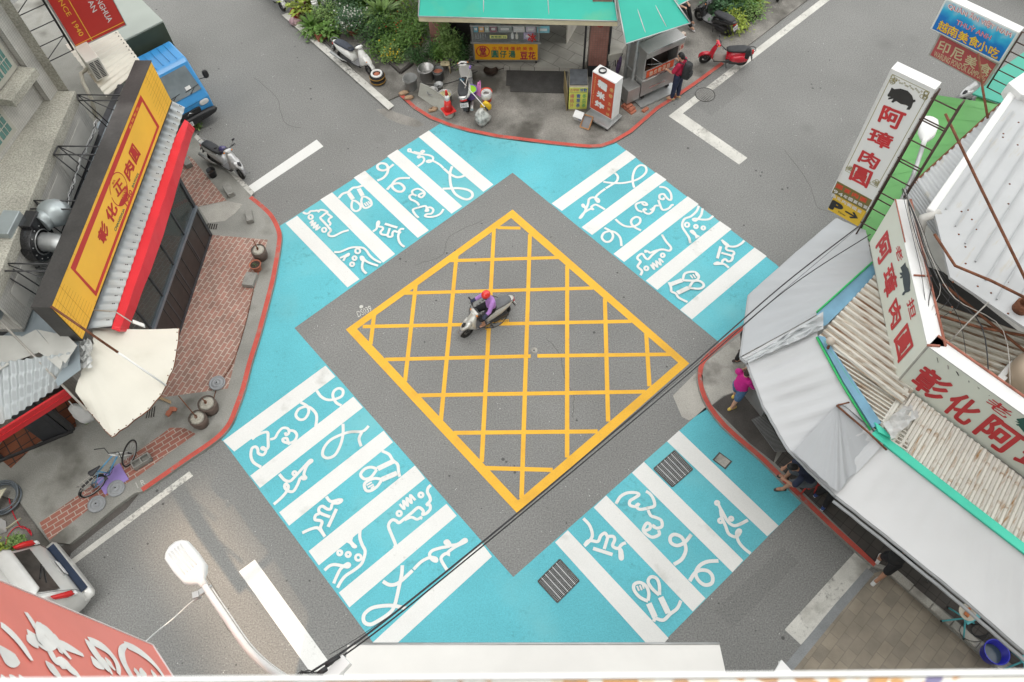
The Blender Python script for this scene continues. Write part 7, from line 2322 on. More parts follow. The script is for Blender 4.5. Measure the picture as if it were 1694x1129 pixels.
def planter(label, q, h, m):
 P = PX(q, NZ); c = sum(P, Vector()) / 4
 t = thing('planter_box', label, 'planter', c)
 b = MB(); 
 for i in range(4):
  j = (i + 1) % 4
  a, e = P[i], P[j]; n_ = (c - (a + e) / 2); n_.z = 0; n_.normalize()
  b.obox(a, e - a, n_ * .03, Vector((0, 0, h)))
 b.build('box', m, t)
 b = MB(); b.prism([c + (p - c) * .93 for p in P], (0, 0, h * .8)); b.build('soil', SOIL, t)
planter('terracotta trough holding the broad leaved creepers', [(521, 63), (528, 70.5), (551, 57), (545, 48)], .22, TERRA)
t = thing('garden_wall', 'low dark kerb wall around the shrub bed behind the white scooter', 'wall', gp(640, 100))
b = MB(); b.ribbon([gp(x, y) + Vector((0, 0, .10)) for x, y in ((600, 58), (628, 88), (663, 122), (683, 106))], .1)
for (x0, y0), (x1, y1) in (((600, 58), (628, 88)), ((628, 88), (663, 122)), ((663, 122), (684, 106))):
 a, e = gp(x0, y0), gp(x1, y1); d = (e - a).normalized(); n_ = Vector((-d.y, d.x, 0))
 b.obox(a - n_ * .045, e - a, n_ * .09, Vector((0, 0, .095)))
b.build('kerb', A_DARK, t)
for px, py, lb in ((527, 20, 'white plastic carton among the plants behind the creeper planter'), (541, 14, 'tall printed carton among the plants at the top')):
 c = gp(px, py + 10)
 t = thing('milk_carton', lb, 'carton', c, group='cartons among the plants')
 b = MB(); b.box(c + Vector((0, 0, .35)), (.2, .16, .5), .3); b.box(c + Vector((0, 0, .63)), (.2, .06, .06), .3); b.build('carton', WHITEP, t)
 b = MB(); b.box(c + Vector((0, -.005, .32)), (.205, .165, .12), .3); b.build('label_band', GREYP, t)
bucket('dark red round bin at the kerb beside the top left scooter', 493, 34, .17, .36, mat('bin_red', (.30, .012, .02), .35, 0, .1, 6), NZ, 'waste_bin', 'bin', handle=False, content=(REDP, .6))
t = thing('plastic_bag', 'pink patterned plastic bag slumped at the kerb by the red bin', 'bag', gp(488, 38))
b = MB(); c = gp(488, 38)
b.loft([[c + Vector((r_ * math.cos(a) * (1 + .25 * math.sin(3 * a + z * 20)), r_ * math.sin(a) * .8 * (1 + .2 * math.cos(4 * a)), z)) for a in [k * .45 for k in range(14)]] for z, r_ in ((0, .18), (.05, .21), (.14, .16), (.2, .08), (.24, .03))]); b.build('sack', mat('pink_plastic_bag', (.50, .33, .36), .45, 0, .4, 14), t)
t = thing('tyre_planter', 'stack of two painted tyres with a white rim and a red pot inside', 'tyre stack', gp(626, 133))
c = gp(626, 136)
for k in range(2):
 b = MB(); b.ring(c + Vector((0, 0, .09 + .16 * k)), .16, .085, (0, 0, 1), 28, 10); b.build('tyre', RUBBER, t)
 b = MB(); b.ring(c + Vector((0, 0, .09 + .16 * k)), .232, .02, (0, 0, 1), 28, 6); b.build('stripe', mat('ochre_paint', (.36, .19, .03), .7), t)
b = MB(); b.ring(c + Vector((0, 0, .335)), .155, .035, (0, 0, 1), 28, 8); b.build('white_rim', WHITEP, t)
b = MB(); b.lathe(c + Vector((0, 0, .2)), [(.08, 0), (.1, .12), (.02, .14)], 14); b.build('pot', TERRA, t)
def at2(rear, front, z=NZ):
 a, e = W(*rear, z), W(*front, z)
 return (a + e) / 2, math.atan2(e.y - a.y, e.x - a.x)
def sc2(label, rear, front, *a, z=NZ, **k):
 c, an = at2(rear, front, z)
 return scooter(label, c, an, *a, **k)
sc2('white scooter with a navy seat parked beside the garden', (567, 102), (612, 124), PEARL, SEATN, kind='soft', lean=R(-6), steer=R(-18), mirrors=False)
sc2('white scooter cut by the top left edge near the kerb line', (436, -12), (474, 24), PEARL, SEATB, kind='soft', lean=R(-6))
sc2('pale silver scooter parked tail out among mops and buckets', (774, 196), (777, 124), PEARL, SEATB, kind='sport', lean=R(-7), mirrors=True, plate='KHN-537', size=1.02)
sc2('red step through scooter with black seat beside the white edge line', (1223, 108), (1165, 104), REDP, SEATB, mat('rubber_floor', (.20, .18, .16), .8), kind='vespa', lean=R(-8), steer=R(18), mirrors=False)
sc2('black scooter parked behind the red scooter', (1207, 62), (1150, 30), BLKP, SEATB, kind='sport', lean=R(-7), plate='MTA-108', trim=BLACK)
sc2('maroon scooter with white trim at the top edge right of the shrubs', (1281, 23), (1300, -50), MAROON, SEATB, kind='sport', lean=R(-6), plate='885-MKA')
sc2('dark red scooter barely showing at the top edge by the white line', (1330, -2), (1352, -70), MAROON, SEATB, kind='soft', lean=R(-6))
t = thing('backrest_pad', 'padded black backrest on the rear of the red scooter', 'backrest', W(1236, 90, .9))
b = MB(); c = W(1236, 92, .88); b.tube([c + Vector((0, -.02, -.1)), c + Vector((.02, 0, .08)), c + Vector((.0, 0, .2)), c + Vector((-.04, 0, .24))], [.04, .06, .055, .03], 10, flat=1.6); b.build('pad', SEATB, t)
bucket('violet bucket with a lime green basin in it on the silver scooter floor', 779, 160, .20, .30, mat('violet_plastic', (.20, .13, .40), .45, 0, .06, 5), .42, content=(mat('lime_plastic', (.28, .55, .03), .45), .92))
bucket('red bucket with pink rim and a white bag inside beside the silver scooter', 805.5, 166, .17, .34, mat('orange_red_plastic', (.58, .06, .02), .45, 0, .06, 5), .30, content=(WHITEP, .9))
t = thing('plastic_bag', 'white plastic bag bulging out of the red bucket', 'bag', W(804, 150, .62))
b = MB(); c = W(805, 160, .60)
b.loft([[c + Vector((r_ * math.cos(a) * (1 + .15 * math.sin(4 * a)), r_ * math.sin(a) * (1 + .15 * math.cos(3 * a)), z)) for a in [k * .45 for k in range(14)]] for z, r_ in ((-.04, .14), (.08, .16), (.16, .14), (.18, .12), (.10, .10))], cap=False); b.build('sack', mat('thin_white_plastic', (.55, .55, .54)), t)
t = thing('dustpan', 'pink plastic dustpan wedged beside the violet bucket', 'dustpan', W(792, 155, .5))
PINK = mat('pink_plastic', (.55, .20, .42), .45, 0, .06, 5)
b = MB(); b.prism([W(x, y, z) for x, y, z in ((786, 155, .45), (795, 161, .42), (795, 138, .72), (790, 137, .72))], (.012, .02, .01)); b.build('pan', PINK, t)
b = MB(); b.tube([W(793, 140, .7), W(794, 134, .85)], .014, 6); b.build('handle', PINK, t)
t = thing('plastic_jug', 'yellow plastic jug hanging behind the silver scooter', 'jug', W(805, 176, .5))
b = MB(); c = W(804, 181, .35); b.loft([[c + Vector((hw * math.cos(a), .07 * math.sin(a), z)) for a in [k * .5236 for k in range(12)]] for z, hw in ((0, .14), (.03, .17), (.16, .17), (.24, .1), (.28, .04))]); b.build('jug', mat('yellow_plastic', (.66, .42, .02), .4), t)
t = thing('rubbish_bag', 'clear rubbish bag full of bottles at the tail of the silver scooter', 'bag', W(799, 200, NZ))
b = MB(); c = W(798, 202, NZ)
b.loft([[c + Vector((r_ * math.cos(a) * (1 + .2 * math.sin(3 * a + z * 9)), r_ * math.sin(a) * (1 + .18 * math.cos(4 * a + z * 5)), z)) for a in [k * .35 for k in range(18)]] for z, r_ in ((0, .16), (.04, .22), (.2, .24), (.36, .19), (.46, .11), (.52, .05))]); b.build('sack', mat('clear_sack', (.38, .39, .37), .2, 0, .55, 9), t)
for lb, a, e, m, hm in (('mop with a violet head and pale stick standing in the silver scooter', (765, 163, .75), (778, 110, 1.25), POLEW, mat('violet_plastic', (.20, .13, .40))), ('broom with a white stick leaning across the silver scooter', (762, 132, .95), (806, 182, .7), ENAMEL, BLACK)):
 t = thing('mop', lb, 'mop', W(*a), group='mops on the silver scooter')
 A, E_ = W(*a), W(*e)
 b = MB(); b.tube([A, E_], .013, 6); b.build('stick', m, t)
 b = MB(); b.tube([L(A, E_, .92), L(A, E_, 1.02)], .03, 8); b.build('head', hm, t)
t = thing('cleaning_cloth', 'blue cloth hanging on the handlebar of the silver scooter', 'cloth', W(759, 132, .9))
b = MB()
c = W(759, 130, .95)
b.add([c + Vector((.05 * i + .02 * math.sin(j), .03 * math.sin(i * 2 + j), -.07 * j)) for j in range(5) for i in range(4)], [(j * 4 + i, j * 4 + i + 1, j * 4 + i + 5, j * 4 + i + 4) for j in range(4) for i in range(3)]); b.build('cloth', mat('teal_cloth', (.06, .16, .22), .8), t)
RED_T = mat('crimson_shirt', (.38, .012, .05), .8, 0, .12, 8)
NAVY = mat('navy_trousers', (.018, .025, .055), .85, 0, .15, 8)
c = W(1116, 163, NZ)
J = stand(1.66, .05)
J['el'] = Vector((.10, .27, 1.10)); J['wl'] = Vector((.33, .18, 1.05)); J['er'] = Vector((.08, -.26, 1.10)); J['wr'] = Vector((.24, -.12, 1.27)); J['hr'] = Vector((-.1, .3, .8)); J['hl'] = Vector((.8, -.4, .1))
J['face'] = Vector((1, .1, -.25))
an = R(140)
Mx = Matrix.Translation(Vector((c.x, c.y, NZ))) @ Matrix.Rotation(an, 4, 'Z')
p, HM, hc = person('person in a crimson T-shirt with a black backpack eating at the snack cart', 'person' and Mx, J, RED_T, NAVY, .5, 1, SKIN, 'short', mat('tan_shoe', (.36, .23, .12), .7), curl=(1.2, 1.4))
b = MB()
b.loft([[Vector((-.14 - d_ + .0 * z, y * w, z)) for y, d_ in ((-.15, .0), (-.16, .1), (-.1, .19), (.1, .19), (.16, .1), (.15, 0))] for z, w in ((.92, .7), (.98, 1), (1.2, 1.05), (1.38, .9), (1.45, .5))], smooth=True)
bp = tag(b.build('backpack', mat('black_nylon', (.022, .024, .026), .7, 0, .25, 12), None, local=True), 'large black backpack worn by the person at the snack cart', 'backpack')
bp.matrix_world = Mx
INV[bp.name] = Mx.inverted()
b = MB()
for s in (-1, 1):
 b.tube([(-.12, s * .11, 1.42), (.02, s * .12, 1.45), (.13, s * .12, 1.3), (.08, s * .14, 1.1), (-.12, s * .13, .98)], .022, 8, flat=.5)
b.build('strap', mat('black_nylon', (.022, .024, .026)), bp, local=True)
b = MB(); b.loft([[Vector((-.335 - d_, y, z)) for y, d_ in ((-.1, 0), (-.09, .04), (.09, .04), (.1, 0))] for z in (1.0, 1.18)], smooth=False); b.build('pocket', mat('black_nylon', (.022, .024, .026)), bp, local=True)
c = W(1132, 40, NZ)
J = dict(pelvis=(0, 0, .50), chest=(.06, 0, .86), neck=(.10, 0, 1.02), head=(.13, 0, 1.07), sl=(.1, .17, .96), sr=(.1, -.17, .96), el=(.2, .22, .72), er=(.2, -.22, .72), wl=(.42, .12, .66), wr=(.42, -.1, .66),
         h_l=(.05, .1, .48), h_r=(.05, -.1, .48), kl=(.44, .14, .52), kr=(.44, -.12, .52), al=(.62, .15, .09), ar=(.80, -.13, .12), tl=(.75, .16, .04), tr=(.93, -.14, .08))
Mx = Matrix.Translation(Vector((c.x - .35, c.y + .32, NZ))) @ Matrix.Rotation(R(-42), 4, 'Z')
person('person in black trousers seated under the tilted awning, only a leg showing', Mx, J, mat('dark_shirt', (.04, .04, .045), .8), mat('black_trousers', (.014, .014, .016), .85), .5, 1, SKIN, 'short', mat('grey_trainer', (.42, .40, .40), .6))
t = thing('plastic_stool', 'low stool under the seated person beneath the tilted awning', 'stool', Mx.translation)
b = MB(); q = Mx @ Vector((0, 0, .34)); b.box(q, (.32, .32, .05)); b.build('seat', BEI, t)
for sx_ in (-1, 1):
 for sy_ in (-1, 1):
  b = MB(); b.tube([q + Vector((sx_ * .12, sy_ * .12, 0)), Vector((q.x + sx_ * .15, q.y + sy_ * .15, NZ))], .02, 6); b.build('leg', BEI, t)
c = W(1706, 4, 0)
t = thing('parked_car', 'dark grey car cut off by the top right corner', 'car', (c.x + .9, c.y + .9, 0), rz=R(122))
DG = mat('car_dark_grey', (.035, .037, .04), .25, .3, .1, 4, coat=.5)
b = MB(); b.loft([sec(-2.1, .72, .35, .75, .95), sec(-1.9, .84, .3, .95, .92), sec(-1.3, .86, .28, 1.02, .9), sec(-.9, .86, .28, 1.40, .78), sec(.4, .86, .28, 1.45, .78), sec(1.1, .86, .28, .98, .9), sec(1.9, .82, .3, .85, .92), sec(2.1, .7, .38, .72, .95)]); b.build('body', DG, t, local=True)
b = MB(); b.box((.75, 0, 1.2), (.5, 1.25, .02), M=Matrix.Rotation(R(33), 3, 'Y')); b.build('windshield', mat('windscreen', (.10, .125, .14)), t, local=True)
for s in (-1, 1):
 b = MB(); b.loft([sring(1.85, .74, .1, .06, y=s * .62), sring(2.02, .70, .13, .06, y=s * .6)]); b.build('headlight', CLEARL, t, local=True)
 b = MB(); b.prism([Vector((x, s * .79, z)) for x, z in ((-.95, 1.0), (-.7, 1.32), (.35, 1.36), (.8, 1.0))], (0, s * .03, 0)); b.build('side_window', mat('windscreen', (.10, .125, .14)), t, local=True)
 for x in (-1.3, 1.35):
  b = MB(); q = Vector((x, s * .76, .31)); b.ring(q, .22, .09, (0, 1, 0), 26, 10); w_ = b.build('wheel', RUBBER, t, local=True)
  b = MB(); b.cyl(q - Vector((0, .08, 0)), q + Vector((0, .08, 0)), .16, n=18); b.build('rim', ALLOY, w_, local=True)
sc2('silver scooter with a violet helmet on its seat near the left stop line', (348, 267), (408, 299), SILVER, SEATB, z=.06, kind='sport', lean=R(-7), steer=R(-14))
t = thing('helmet', 'violet helmet resting on the handlebar end of the silver scooter seat', 'helmet', W(370, 248, .74))
b = MB(); c = W(370, 250, .74); b.ball(c + Vector((0, 0, .06)), (.13, .11, .115), 18, 12); b.build('shell', mat('violet_helmet', (.06, .05, .14), .25, 0, .05, 3, coat=.5), t)
b = MB(); b.ring(c + Vector((0, 0, .015)), .115, .018, (0, 0, 1), 22, 6); b.build('rim', BLACK, t)
c, an = at2((833, 523), (774, 555), 0)
scooter('champagne scooter ridden across the yellow box junction', c, an, CHAMP, SEATG, kind='sport', lean=0, steer=R(6))
J = dict(pelvis=(-.22, 0, .86), chest=(-.21, 0, 1.17), neck=(-.18, 0, 1.35), head=(-.15, 0, 1.40), sl=(-.19, .18, 1.28), sr=(-.19, -.18, 1.28), el=(0, .29, 1.08), er=(0, -.29, 1.08), wl=(.155, .315, 1.035), wr=(.155, -.315, 1.035),
         h_l=(-.18, .1, .83), h_r=(-.18, -.1, .83), kl=(.20, .17, .74), kr=(.20, -.17, .74), al=(.13, .16, .42), ar=(.13, -.16, .42), tl=(.27, .16, .37), tr=(.27, -.16, .37), face=(1, 0, -.35), hl=(.5, .15, -.2), hr=(.5, -.15, -.2))
Mx = Matrix.Translation(Vector((c.x, c.y, 0))) @ Matrix.Rotation(an, 4, 'Z') @ Matrix.Scale(.9, 4)
p, HM, hc = person('person in a red helmet and lilac top riding the champagne scooter', Mx, J, mat('lilac_top', (.38, .19, .50), .8, 0, .12, 9), mat('black_shorts', (.014, .014, .016), .85), 1.0, .55, SKIN2, 'none', mat('dark_sandal', (.05, .05, .055), .6), curl=(1.5, 1.5), blouse=.01)
b = MB(); b.ball(hc + HM @ Vector((-.01, 0, .035)), (.135, .118, .125), 20, 14, HM)
vs = []
hm = b.build('helmet', mat('red_helmet', (.62, .02, .015), .2, 0, .03, 3, coat=.7), p, local=True)
b = MB(); b.tube([hc + HM @ Vector((.085 * math.cos(a) + .03, .118 * math.sin(a), .02)) for a in [R(x) for x in range(-80, 81, 16)]], .022, 8); b.tube([hc + HM @ Vector((.02, s_, -.02 - .09 * (1 - abs(s_) / .1))) for s_ in (-.1, -.06, 0, .06, .1)], .009, 6); b.build('helmet_trim', BLACK, hm, local=True)
for s in (-1, 1):
 k = 'l' if s > 0 else 'r'
 bb = MB(); hand(bb, Vector(J['w' + k]), Vector(J['h' + k]), -s, 1.5, (0, 0, -1))
 limb(bb, [L(Vector(J['e' + k]), Vector(J['w' + k]), .62), Vector(J['w' + k])], (.048, .04))
 for v in bb.v:
  pass
 me = remesh(bb, .011, 1)
 me.materials.append(mat('dark_glove', (.035, .04, .075), .8))
 g_ = bpy.data.objects.new('glove', me); COL.objects.link(g_); g_.parent = p
 for v in me.vertices:
  v.co += v.normal * .006
# ================================================================ east corner: eatery with tarpaulin canopy and big signs
TARP = mat('grey_tarpaulin', (.37, .385, .40), .42, 0, .04, .7, .12, 5)
TARPL = mat('pale_tarpaulin', (.60, .605, .61), .42, 0, .03, .7, .12, 5)
GPIPE = mat('green_edge', (.03, .42, .12), .5, 0, .08, 4)
BLUES = mat('blue_plastic_sheet', (.15, .31, .43), .4, 0, .2, 2)
TEALG = mat('mint_gutter', (.06, .56, .40), .5, 0, .06, 2)
WMETAL = streaky('white_sheet_metal', (.43, .44, .445), (.40, .33, .20), W(1694, 300, 5) - W(1600, 420, 5), .45, .1, .60, .80, 4)
SIGNW = mat('sign_pale_green_white', (.66, .68, .60), .5, 0, .04, .8)
SIGNP = mat('sign_grey_white', (.72, .73, .72), .45, 0, .03, 1)
SLET = mat('sign_brush_red', (.50, .035, .04), .5)
OLIVE = mat('olive_panel', (.17, .14, .04), .5, 0, .05, 3)
GROOF = mat('green_sheet', (.115, .33, .10), .55, 0, .1, 1.0, 0, 40, 0, .4, ((.10, .28, .09), .8, .58, .75))
PIGD = mat('pig_black', (.035, .033, .032), .5)
r1d = W(1483, 590, 3.3) - W(1390, 530, 3.3)
r2d = W(1540, 690, 3.3) - W(1500, 760, 3.3)
RUSTC1 = streaky('rusty_corrugated_brown', (.50, .46, .38), (.17, .085, .04), r1d, .6, .15, .40, .62, 5)
RIBW = streaky('roof_rib_pale', (.60, .58, .52), (.30, .17, .07), r1d, .5, .1, .56, .72, 4)
RUSTC2 = streaky('rusty_corrugated_white', (.58, .56, .51), (.30, .16, .05), r2d, .55, .1, .52, .68, 7)
E_ = thing('corner_eatery', 'white metal roofed eatery with rusty corrugated lower roofs on the right corner', 'building', W(1500, 600, .1))
def ribs(pts, z, n):
 P = [W(x, y, q) for (x, y), q in zip(pts, z)]
 b = MB()
 for i in range(n):
  u = (i + .5) / n
  a, e = L(P[0], P[1], u), L(P[2], P[3], u)
  s_ = (P[1] - P[0]).normalized()
  up = s_.cross(e - a).normalized()
  up = up if up.z > 0 else -up
  w, h = .045, .05
  b.loft([[p - s_ * w, p - s_ * w * .5 + up * h, p + s_ * w * .5 + up * h, p + s_ * w] for p in (a, L(a, e, .33) + up * random.uniform(-.008, .008), L(a, e, .66) + up * random.uniform(-.008, .008), e)], True, False)
 b.build('roof_ribs', RIBW, E_)
def corrq(pts, z, waves, m, nm, amp=.045, rows=3):
 if nm == 'rusty_roof':
  ribs(pts, z, waves)
  amp = .004
 b = MB(); corr(b, *[W(x, y, q) for (x, y), q in zip(pts, z)], waves, amp, 8, rows, .45); return b.build(nm, m, E_)
corrq([(1455, 447), (1352, 560), (1600, 545), (1492, 668)], (3.18, 3.06, 3.5, 3.4), 15, RUSTC1, 'rusty_roof')
corrq([(1352, 560), (1446, 716), (1500, 655), (1500, 751)], (3.058, 3.03, 3.33, 3.06), 13, RUSTC1, 'rusty_roof')
corrq([(1446, 716), (1760, 958), (1496, 640), (1790, 868)], (3.02, 3.02, 3.4, 3.4), 26, RUSTC2, 'rusty_roof')
corrq([(1520, 490), (1560, 640), (1720, 560), (1740, 700)], (3.62, 3.62, 3.9, 3.9), 12, RUSTC1, 'rusty_roof')
b = MB(); b.prism([W(x, y, 3.45) for x, y in ((1500, 430), (1560, 450), (1700, 560), (1740, 640), (1700, 640), (1540, 520))], (0, 0, -.05)); b.build('gap_shade_sheet', SHDK, E_)  # dark sheet laid in for the shade in the gap between roofs
P = [W(x, y, z) for (x, y), z in zip([(1548, 346), (1672, 168), (1574, 459), (1800, 150)], (5.0, 5.0, 5.25, 5.5))]
zq_ = 5.0
poly = [(1548, 346), (1672, 168), (1800, 60), (1850, 560), (1700, 545), (1572, 459), (1547, 357)]
b = MB(); b.prism([W(x, y, zq_) for x, y in poly], (0, 0, -.06)); rf = b.build('main_roof', WMETAL, E_)
A, B_ = W(1548, 346, zq_), W(1672, 168, zq_)
d = (B_ - A).normalized(); n_ = Vector((d.y, -d.x, 0)); n_ = n_ if n_.x > 0 else -n_
b = MB()
for k in range(14):
 q = A + n_ * (.14 + .32 * k)
 b.obox(q + d * (.1 + k * .06 - (.35 * k if k < 5 else 1.75 - (k - 5) * .1)) + Vector((0, 0, .001)), d * (3.4 + .3 * min(k, 5)), n_ * .03, Vector((0, 0, .035)))
b.build('standing_seam', mat('seam_grey', (.36, .37, .375), .5, .1), rf)
b = MB(); b.obox(A - n_ * .14 - d * .1 + Vector((0, 0, -.10)), d * 4.2, n_ * .16, Vector((0, 0, .12))); b.build('eaves_gutter', ENAMEL, rf, bevel=.03)
b = MB(); b.tube([A + n_ * .1 + Vector((0, 0, -.05)), A - n_ * .1 - d * .25 + Vector((0, 0, -.12)), A - d * .3 + Vector((0, 0, -.4)), A - d * .3 + Vector((0, 0, -1.2))], .09, 10); b.build('downpipe', WALLW, rf)
b = MB()
for k in range(26):
 q = W(random.uniform(1570, 1694), random.uniform(200, 520), zq_)
 rel = q - A
 if rel.dot(n_) < .1 or (q.x > 12): continue
 b.lathe(q + Vector((0, 0, .0)), [(.022, 0), (.018, .006), (.008, .014)], 8)
b.build('roof_screws', RUST, rf)
b = MB(); b.lathe(W(1687, 512, zq_), [(.14, 0), (.14, .18), (.10, .2), (.09, .05)], 20); b.build('vent_pipe', RUST, rf)
corrq([(1517, 299), (1656, 172), (1548, 347), (1674, 170)], (4.05, 4.05, 4.35, 4.35), 14, WMETAL, 'skirt_roof', .02)
corrq([(1498, 320), (1518, 298), (1552, 398), (1550, 346)], (4.05, 4.05, 4.3, 4.3), 6, WMETAL, 'skirt_roof', .02)
b = MB(); b.ribbon([W(1656, 171, 4.06), W(1517, 298, 4.06), W(1497, 320, 4.06)], .05); b.build('rust_edge', RUST, E_)
b = MB(); b.prism([W(x, y, 4.9) for x, y in ((1658, 152), (1720, 110), (1740, 180), (1680, 172))], (0, 0, .25)); b.prism([W(x, y, 4.7) for x, y in ((1655, 156), (1662, 150), (1668, 160), (1660, 166))], (0, 0, .2)); b.build('roof_box', ENAMEL, E_, bevel=.02)
b = MB()
wl = [W(1366, 560, 0), W(1460, 700, 0), W(1760, 920, 0), W(1900, 500, 0), W(1700, 300, 0), W(1480, 470, 0)]
b.prism([Vector((p.x, p.y, .1)) for p in wl], (0, 0, 2.8)); b.build('wall', WALLW, E_)
t = thing('green_roof', 'bright green sheet roof between the pig sign and the white metal roof', 'roof', W(1560, 220, 3))
b = MB(); b.prism([W(x, y, 3.0) for x, y in ((1546, 157), (1656, 174), (1512, 306), (1470, 356), (1440, 400), (1425, 380), (1470, 250))], (0, 0, -.04)); b.build('sheet', GROOF, t)
b = MB()
for k in range(7):
 b.ribbon([W(1560 - 18 * k, 170 + 24 * k, 3.006), W(1640 - 20 * k, 182 + 19 * k, 3.006)], .02)
b.build('seam', GROOF, t)
t = thing('teal_roof', 'teal green awning roof at the right edge below the blue sign', 'awning', W(1660, 130, 3))
b = MB(); b.prism([W(x, y, 3.0) for x, y in ((1609, 155), (1650, 118), (1720, 68), (1760, 120), (1660, 172))], (0, 0, -.04)); b.build('sheet', mat('teal_sheet', (.06, .36, .27), .55, 0, .08, 1), t)
b = MB(); b.prism([W(x, y, 2.9) for x, y in ((1616, 160), (1658, 175), (1648, 186), (1612, 172))], (0, 0, -.03)); b.build('dark_flap', GROOF, t)
def resamp(pts, n):
 d = [0]
 for a, e in zip(pts, pts[1:]):
  d.append(d[-1] + math.hypot(e[0] - a[0], e[1] - a[1]))
 out = []
 for i in range(n):
  s = d[-1] * i / (n - 1)
  k = max(j for j in range(len(d)) if d[j] <= s + 1e-9)
  k = min(k, len(pts) - 2)
  u = (s - d[k]) / (d[k + 1] - d[k])
  out.append((pts[k][0] + (pts[k + 1][0] - pts[k][0]) * u, pts[k][1] + (pts[k + 1][1] - pts[k][1]) * u))
 return out
t = thing('tarpaulin_canopy', 'long grey tarpaulin canopy wrapping the corner of the right pavement', 'canopy', W(1400, 650, 2.8))
def tarp(O, I, zo, zi, n, wr, m, nm, rows=8, extra=0.0):
 o, i_ = [], []
 for (a, e) in zip(zip(O, I), zip(O[1:], I[1:])):
  k = n
  for q in range(k):
   u = q / k
   o.append((a[0][0] + (e[0][0] - a[0][0]) * u, a[0][1] + (e[0][1] - a[0][1]) * u))
   i_.append((a[1][0] + (e[1][0] - a[1][0]) * u, a[1][1] + (e[1][1] - a[1][1]) * u))
 o.append(O[-1]); i_.append(I[-1])
 N_ = len(o)
 vs = []
 for j in range(rows + 1):
  v = j / rows
  for k in range(N_):
   p = L(W(*o[k], zo), W(*i_[k], zi), v)
   s_ = k * 5 / n
   h = -.06 * math.sin(math.pi * v) + wr * (math.sin(s_ * 1.7) + math.sin(s_ * .9 + 2 * v) + .8 * abs(math.sin(s_ * 2.3 + 1.5 * v + 1)) ** 3 + .6 * math.sin(s_ * 4.7 + 3 * v)) * (.25 + .75 * math.sin(math.pi * v)) + .004 * math.sin(k * 5.1 + j * 2.3)
   vs.append(p + Vector((0, 0, h)))
 b = MB(); b.add(vs, [(j * N_ + k, j * N_ + k + 1, (j + 1) * N_ + k + 1, (j + 1) * N_ + k) for j in range(rows) for k in range(N_ - 1)], True)
 b.build(nm, m, t)
 return vs[:N_]
e1 = tarp([(1385, 361), (1310, 425), (1240, 488), (1226, 590)], [(1432, 381), (1443, 434), (1397, 475), (1352, 520)], 2.5, 3.1, 16, .02, TARP, 'cloth')
e2 = tarp([(1226, 592), (1237, 600), (1262, 668), (1306, 745), (1383, 820)], [(1352, 523), (1352, 556), (1392, 632), (1437, 706), (1462, 734)], 2.5, 3.08, 16, .032, mat('grey_tarpaulin_mid', (.49, .50, .51), .42, 0, .04, .7, .12, 5), 'cloth')
e3 = tarp([(1383, 820), (1477, 894), (1597, 992), (1694, 1077), (1790, 1162)], [(1462, 734), (1546, 800), (1620, 857), (1694, 914), (1790, 988)], 2.5, 3.04, 12, .012, TARPL, 'cloth')
b = MB()
ap = W(1384, 671, 3.02)
fan = [(1310, 750), (1330, 768), (1350, 787), (1368, 804), (1384, 818), (1392, 808), (1400, 795), (1430, 772), (1466, 745), (1440, 718)]
fn = resamp(fan, 34)
vs = [ap + Vector((0, 0, .10))]
for j in range(1, 7):
 for k, p in enumerate(fn):
  q = W(*p, 2.60 + .38 * (k > 22) * (k - 22) / 12)
  vs.append(L(ap, q, j / 6) + Vector((0, 0, .08 + .10 * min(1, max(0, (k - 17) / 6)) + .035 * math.sin(k * 2.1) * (j / 6) ** .6 * (.4 + .6 * math.exp(-((k - 15) / 6) ** 2)))))
nF = len(fn)
b.add(vs, [(0, 1 + k, 2 + k) for k in range(nF - 1)] + [(1 + j * nF + k, 1 + (j + 1) * nF + k, 2 + (j + 1) * nF + k, 2 + j * nF + k) for j in range(5) for k in range(nF - 1)], True)
b.build('overlapping_flap', TARP, t)
b = MB()
vs = []
for j in range(7):
 for k in range(14):
  x = 1237 + (1362 - 1237) * k / 13
  y = 597 + (530 - 597) * k / 13 + (j - 3) * (1.2 + 3.6 * (k / 13))
  vs.append(W(x, y, 2.56 + .62 * k / 13 + random.uniform(0, .11) * (.3 + k / 13)))
b.add(vs, [(j * 14 + k, j * 14 + k + 1, (j + 1) * 14 + k + 1, (j + 1) * 14 + k) for j in range(6) for k in range(13)])
b.build('crumpled_sheet', mat('clear_grey_wrap', (.44, .46, .47), .22, 0, .1, 5), t)
b = MB()
for e in (e1, e2, e3):
 b.tube([p + Vector((0, 0, -.05)) for p in e], .035, 8)
b.tube([p + Vector((-.03, -.06, -.14)) for p in e3], .035, 8)
b.build('edge_pipe', mat('canopy_edge_grey', (.36, .37, .38), .45, .1, .08, 3), t)
b = MB(); b.tube([W(1384, 671, 3.16), W(1437, 716, 3.12), W(1467, 745, 3.1)], .02, 6); b.tube([W(1384, 671, 3.16), W(1405, 666, 3.15)], .016, 6); b.build('rusty_bar', RUST, t)
for i in range(4):
 x, y = [(1262, 668), (1383, 820), (1520, 930), (1640, 1030)][i]
 p = W(x, y, 2.45); b = MB(); q = p + (W(1600, 700, 2.45) - p).normalized() * 1.3; b.tube([Vector((q.x, q.y, 2.5)), Vector((q.x, q.y, .1))], .025, 8); b.build('post', GALV, t)
b = MB(); b.tube([W(1443, 434, 3.13), W(1351, 517, 3.13)], .022, 7); b.tube([W(1351, 558, 3.12), W(1392, 634, 3.12), W(1440, 712, 3.1)], .024, 7); b.tube([W(1362, 562, 3.14), W(1420, 650, 3.14), W(1453, 700, 3.12)], .012, 6); b.build('green_edging', GPIPE, t)
